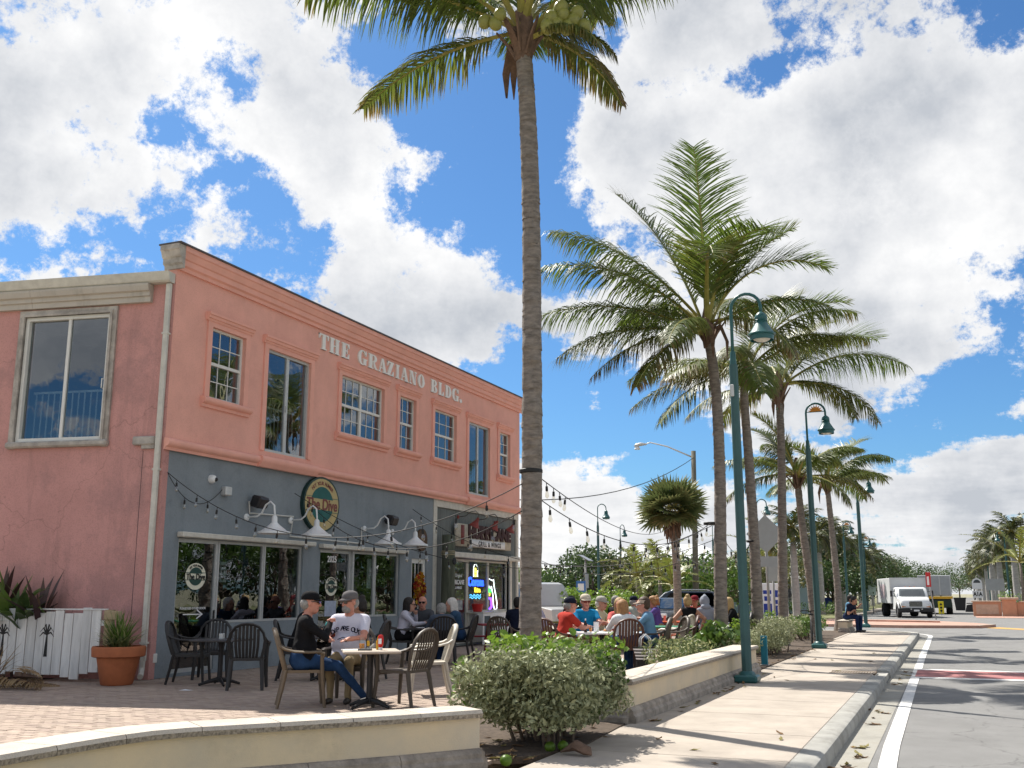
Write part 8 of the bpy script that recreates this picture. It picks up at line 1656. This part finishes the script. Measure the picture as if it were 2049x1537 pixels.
# teal bollard post by the wall end, bicycle against the shrub
tp_ = empty('teal_post', (-3.72, 22.6, 0), 0, 'short flat teal post at the end of the straight low wall', 'post'); q = MB(); q.bev(-.07, .07, -.03, .03, 0, .62, .012); q.build('post', mat('bright_teal_paint', (.01, .17, .24), .45, .15, 4), tp_); q = MB(); q.bev(-.09, .09, -.06, .06, 0, .03, .005); q.build('foot_plate', m_galv, tp_)
def bicycle(pos, rz):
    r = empty('bicycle', pos, rz, 'black bicycle leaning by the long silvery shrub beside a teal lamp post', 'bicycle')
    for y in (-.52, .52):
        q = MB(); q.tube([(0, y + .33 * math.cos(a), .34 + .33 * math.sin(a)) for a in [i * 2 * math.pi / 28 for i in range(29)]], .019, 6, cap=False); w_ = q.build('wheel', m_tyre, r, True)
        q = MB(); q.tube([(0, y + .305 * math.cos(a), .34 + .305 * math.sin(a)) for a in [i * 2 * math.pi / 28 for i in range(29)]], .010, 6, cap=False); q.build('rim', m_chrome, w_, True)
        for k in range(12): a = k * math.pi / 6; q = MB(); q.tube([(0, y, .34), (0, y + .3 * math.cos(a), .34 + .3 * math.sin(a))], .0025, 4); q.build('spoke', m_chrome, w_)
    bl_ = mat('black_bike_frame', (.02, .02, .025), .3); BB, ST, HT, RW, FW = (0, -.08, .30), (0, -.2, .74), (0, .34, .78), (0, -.52, .34), (0, .52, .34)
    q = MB()
    for a, b in ((BB, ST), (ST, HT), (BB, HT), (BB, RW), (ST, RW), (HT, FW)): q.tube([a, b], .017, 6)
    q.build('frame', bl_, r); q = MB(); q.tube([(0, -.2, .74), (0, -.23, .88)], .013, 6); q.build('seat_post', m_chrome, r); q = MB(); q.tube([(0, -.36, .90), (0, -.24, .91), (0, -.08, .89)], [(.03, .08), (.025, .06), (.015, .02)], 8); q.build('saddle', m_black, r, True)
    q = MB(); q.tube([(-.28, .22, .98), (-.2, .32, 1.0), (0, .34, .98), (.2, .32, 1.0), (.28, .22, .98)], .013, 6); q.tube([(0, .34, .78), (0, .34, .98)], .014, 6); q.build('handlebar', m_black, r, True); q = MB(); q.lathe([(.09, -.005), (.09, .005)], (.05, -.08, .30), 16, axis='x'); q.build('chainring', m_chrome, r)
    for s in (-1, 1): q = MB(); q.box(s * .11 - .04, s * .11 + .04, -.08 + s * .14 - .03, -.08 + s * .14 + .03, .24, .26); q.build('pedal', m_black, r)
bicycle((-3.85, 31.9, 0), R(8))
# ------------------------------------------------------------------ litter: fallen leaves, coconuts, a napkin
_r = random.Random(77); m_dl = [mat('dead_leaf_%d' % i, c, .9, .4, 20, trans=.1) for i, c in enumerate(((.22, .13, .06), (.30, .19, .09), (.14, .085, .05), (.28, .24, .09)))]
lmesh = []
for m_ in m_dl:
    q = MB(); q.add([(-.07, 0, .004), (-.02, .028, .018), (.05, .018, .012), (.085, 0, .03), (.04, -.024, .010), (-.03, -.02, .016), (0, 0, .002)], [(6, 0, 1), (6, 1, 2), (6, 2, 3), (6, 3, 4), (6, 4, 5), (6, 5, 0)]); lmesh.append(q.mesh('fallen_leaf', m_, fix=False))
spots = [(-1.05 + _r.gauss(0, .06), _r.uniform(10.2, 12.6), -.145) for _ in range(16)] + [(-1.05 + _r.gauss(0, .07), _r.uniform(14.2, 16.2), -.145) for _ in range(10)] + [(-1.0 + _r.gauss(0, .07), _r.uniform(20.5, 24), -.145) for _ in range(10)] + [(_r.uniform(-3.5, -1.6), _r.uniform(9, 30), .002) for _ in range(16)] + [(_r.uniform(-5.2, -3.6), _r.uniform(8.9, 11.8), .014) for _ in range(50)] + [(_r.uniform(-4.6, -3.4), _r.uniform(21.5, 30), .014) for _ in range(34)] + [(_r.gauss(-3.35, .06), _r.uniform(12.2, 21), .004) for _ in range(22)] + [(-1.5 + _r.gauss(0, .12), _r.gauss(43.2, .3), -.145) for _ in range(14)]
for (x, y, z) in spots:
    zone = ('dry leaf lying in the concrete gutter', 'dry leaves in the gutter') if x > -1.3 else (('dry leaf on the pale pavement', 'dry leaves on the pavement') if -3.5 < x else ('dry leaf on the soil below the shrubs', 'dry leaves in the planting beds'))
    o = link('fallen_leaf', _r.choice(lmesh), None, (x, y, z), (_r.uniform(-.2, .2), _r.uniform(-.2, .2), _r.uniform(0, 6.3)), (_r.uniform(.6, 1.2),) * 3); tag(o, zone[0], 'leaf', zone[1])
for (px, py, lb) in ((1012, 1521, 'small green coconut fallen at the front of the silvery shrub'), (1100, 1494, 'green coconut half hidden under the silvery shrub'), (1126, 1492, 'tiny green coconut beside another under the shrub')):
    p = at_z(px, py, .05); q = MB(); q.ball((0, 0, 0), (.055, .06, .05), 12, 8); tag(q.build('fallen_coconut', m_lime, None, True, p), lb, 'coconut')
q = MB(); q.tube([(-.14, 0, .03), (0, .03, .09), (.12, 0, .05), (.17, -.02, .02)], [(.01, .03), (.05, .09), (.04, .07), (.01, .01)], 8); tag(q.build('coconut_husk', m_husk, None, 40, at_z(1150, 1512, .0)), 'brown coconut husk on the pavement in front of the silvery shrub', 'husk')
q = MB(); q.add([(-.1, -.06, 0), (.09, -.05, .004), (.1, .05, 0), (-.08, .07, .01)], [(0, 1, 2, 3)]); tag(q.build('paper_scrap', m_wp, None, False, at_z(372, 1381, .004)), 'white paper scrap on the shaded pavers', 'paper')
# ------------------------------------------------------------------ across the street, seen in the windows
for i, (x, y, h_, w) in enumerate([(14.5, 41, 6, 7), (19, 43, 7, 8), (24, 42, 7, 8), (30, 44, 8, 9), (37, 43, 8, 9), (45, 44, 9, 10), (18, 79, 7, 8), (24, 82, 8, 9), (31, 80, 8, 9), (39, 83, 9, 10), (47, 80, 9, 10), (56, 84, 10, 11), (21, 98, 8, 10), (30, 104, 9, 11)]): tree((x, y, -.15), h_, w, m_deep if i % 2 else m_green, 'roadside tree across the street, mirrored in the shop windows', 300 + i, 'trees across the street', 3500, .5, .12)
for i, (x, y) in enumerate([(12.5, 34), (16.5, 39), (22, 38), (27.5, 39), (20, 76), (27, 77)]): o = copy_tree(RP[i % 3]); o.location = (x, y, -.15); o.scale = (1, 1, 1); o.rotation_euler = (0, 0, i * 1.1); tag(o, 'royal palm across the street, mirrored in the windows', 'palm tree', 'royal palms across the street')
shrub('roadside_hedge', (13.0, 48.0, 43.0, 45.5, 2.2), 160, .9, 11000, .28, m_green, 'clipped hedge across the street, mirrored in the shop windows', 49, cat='hedge')
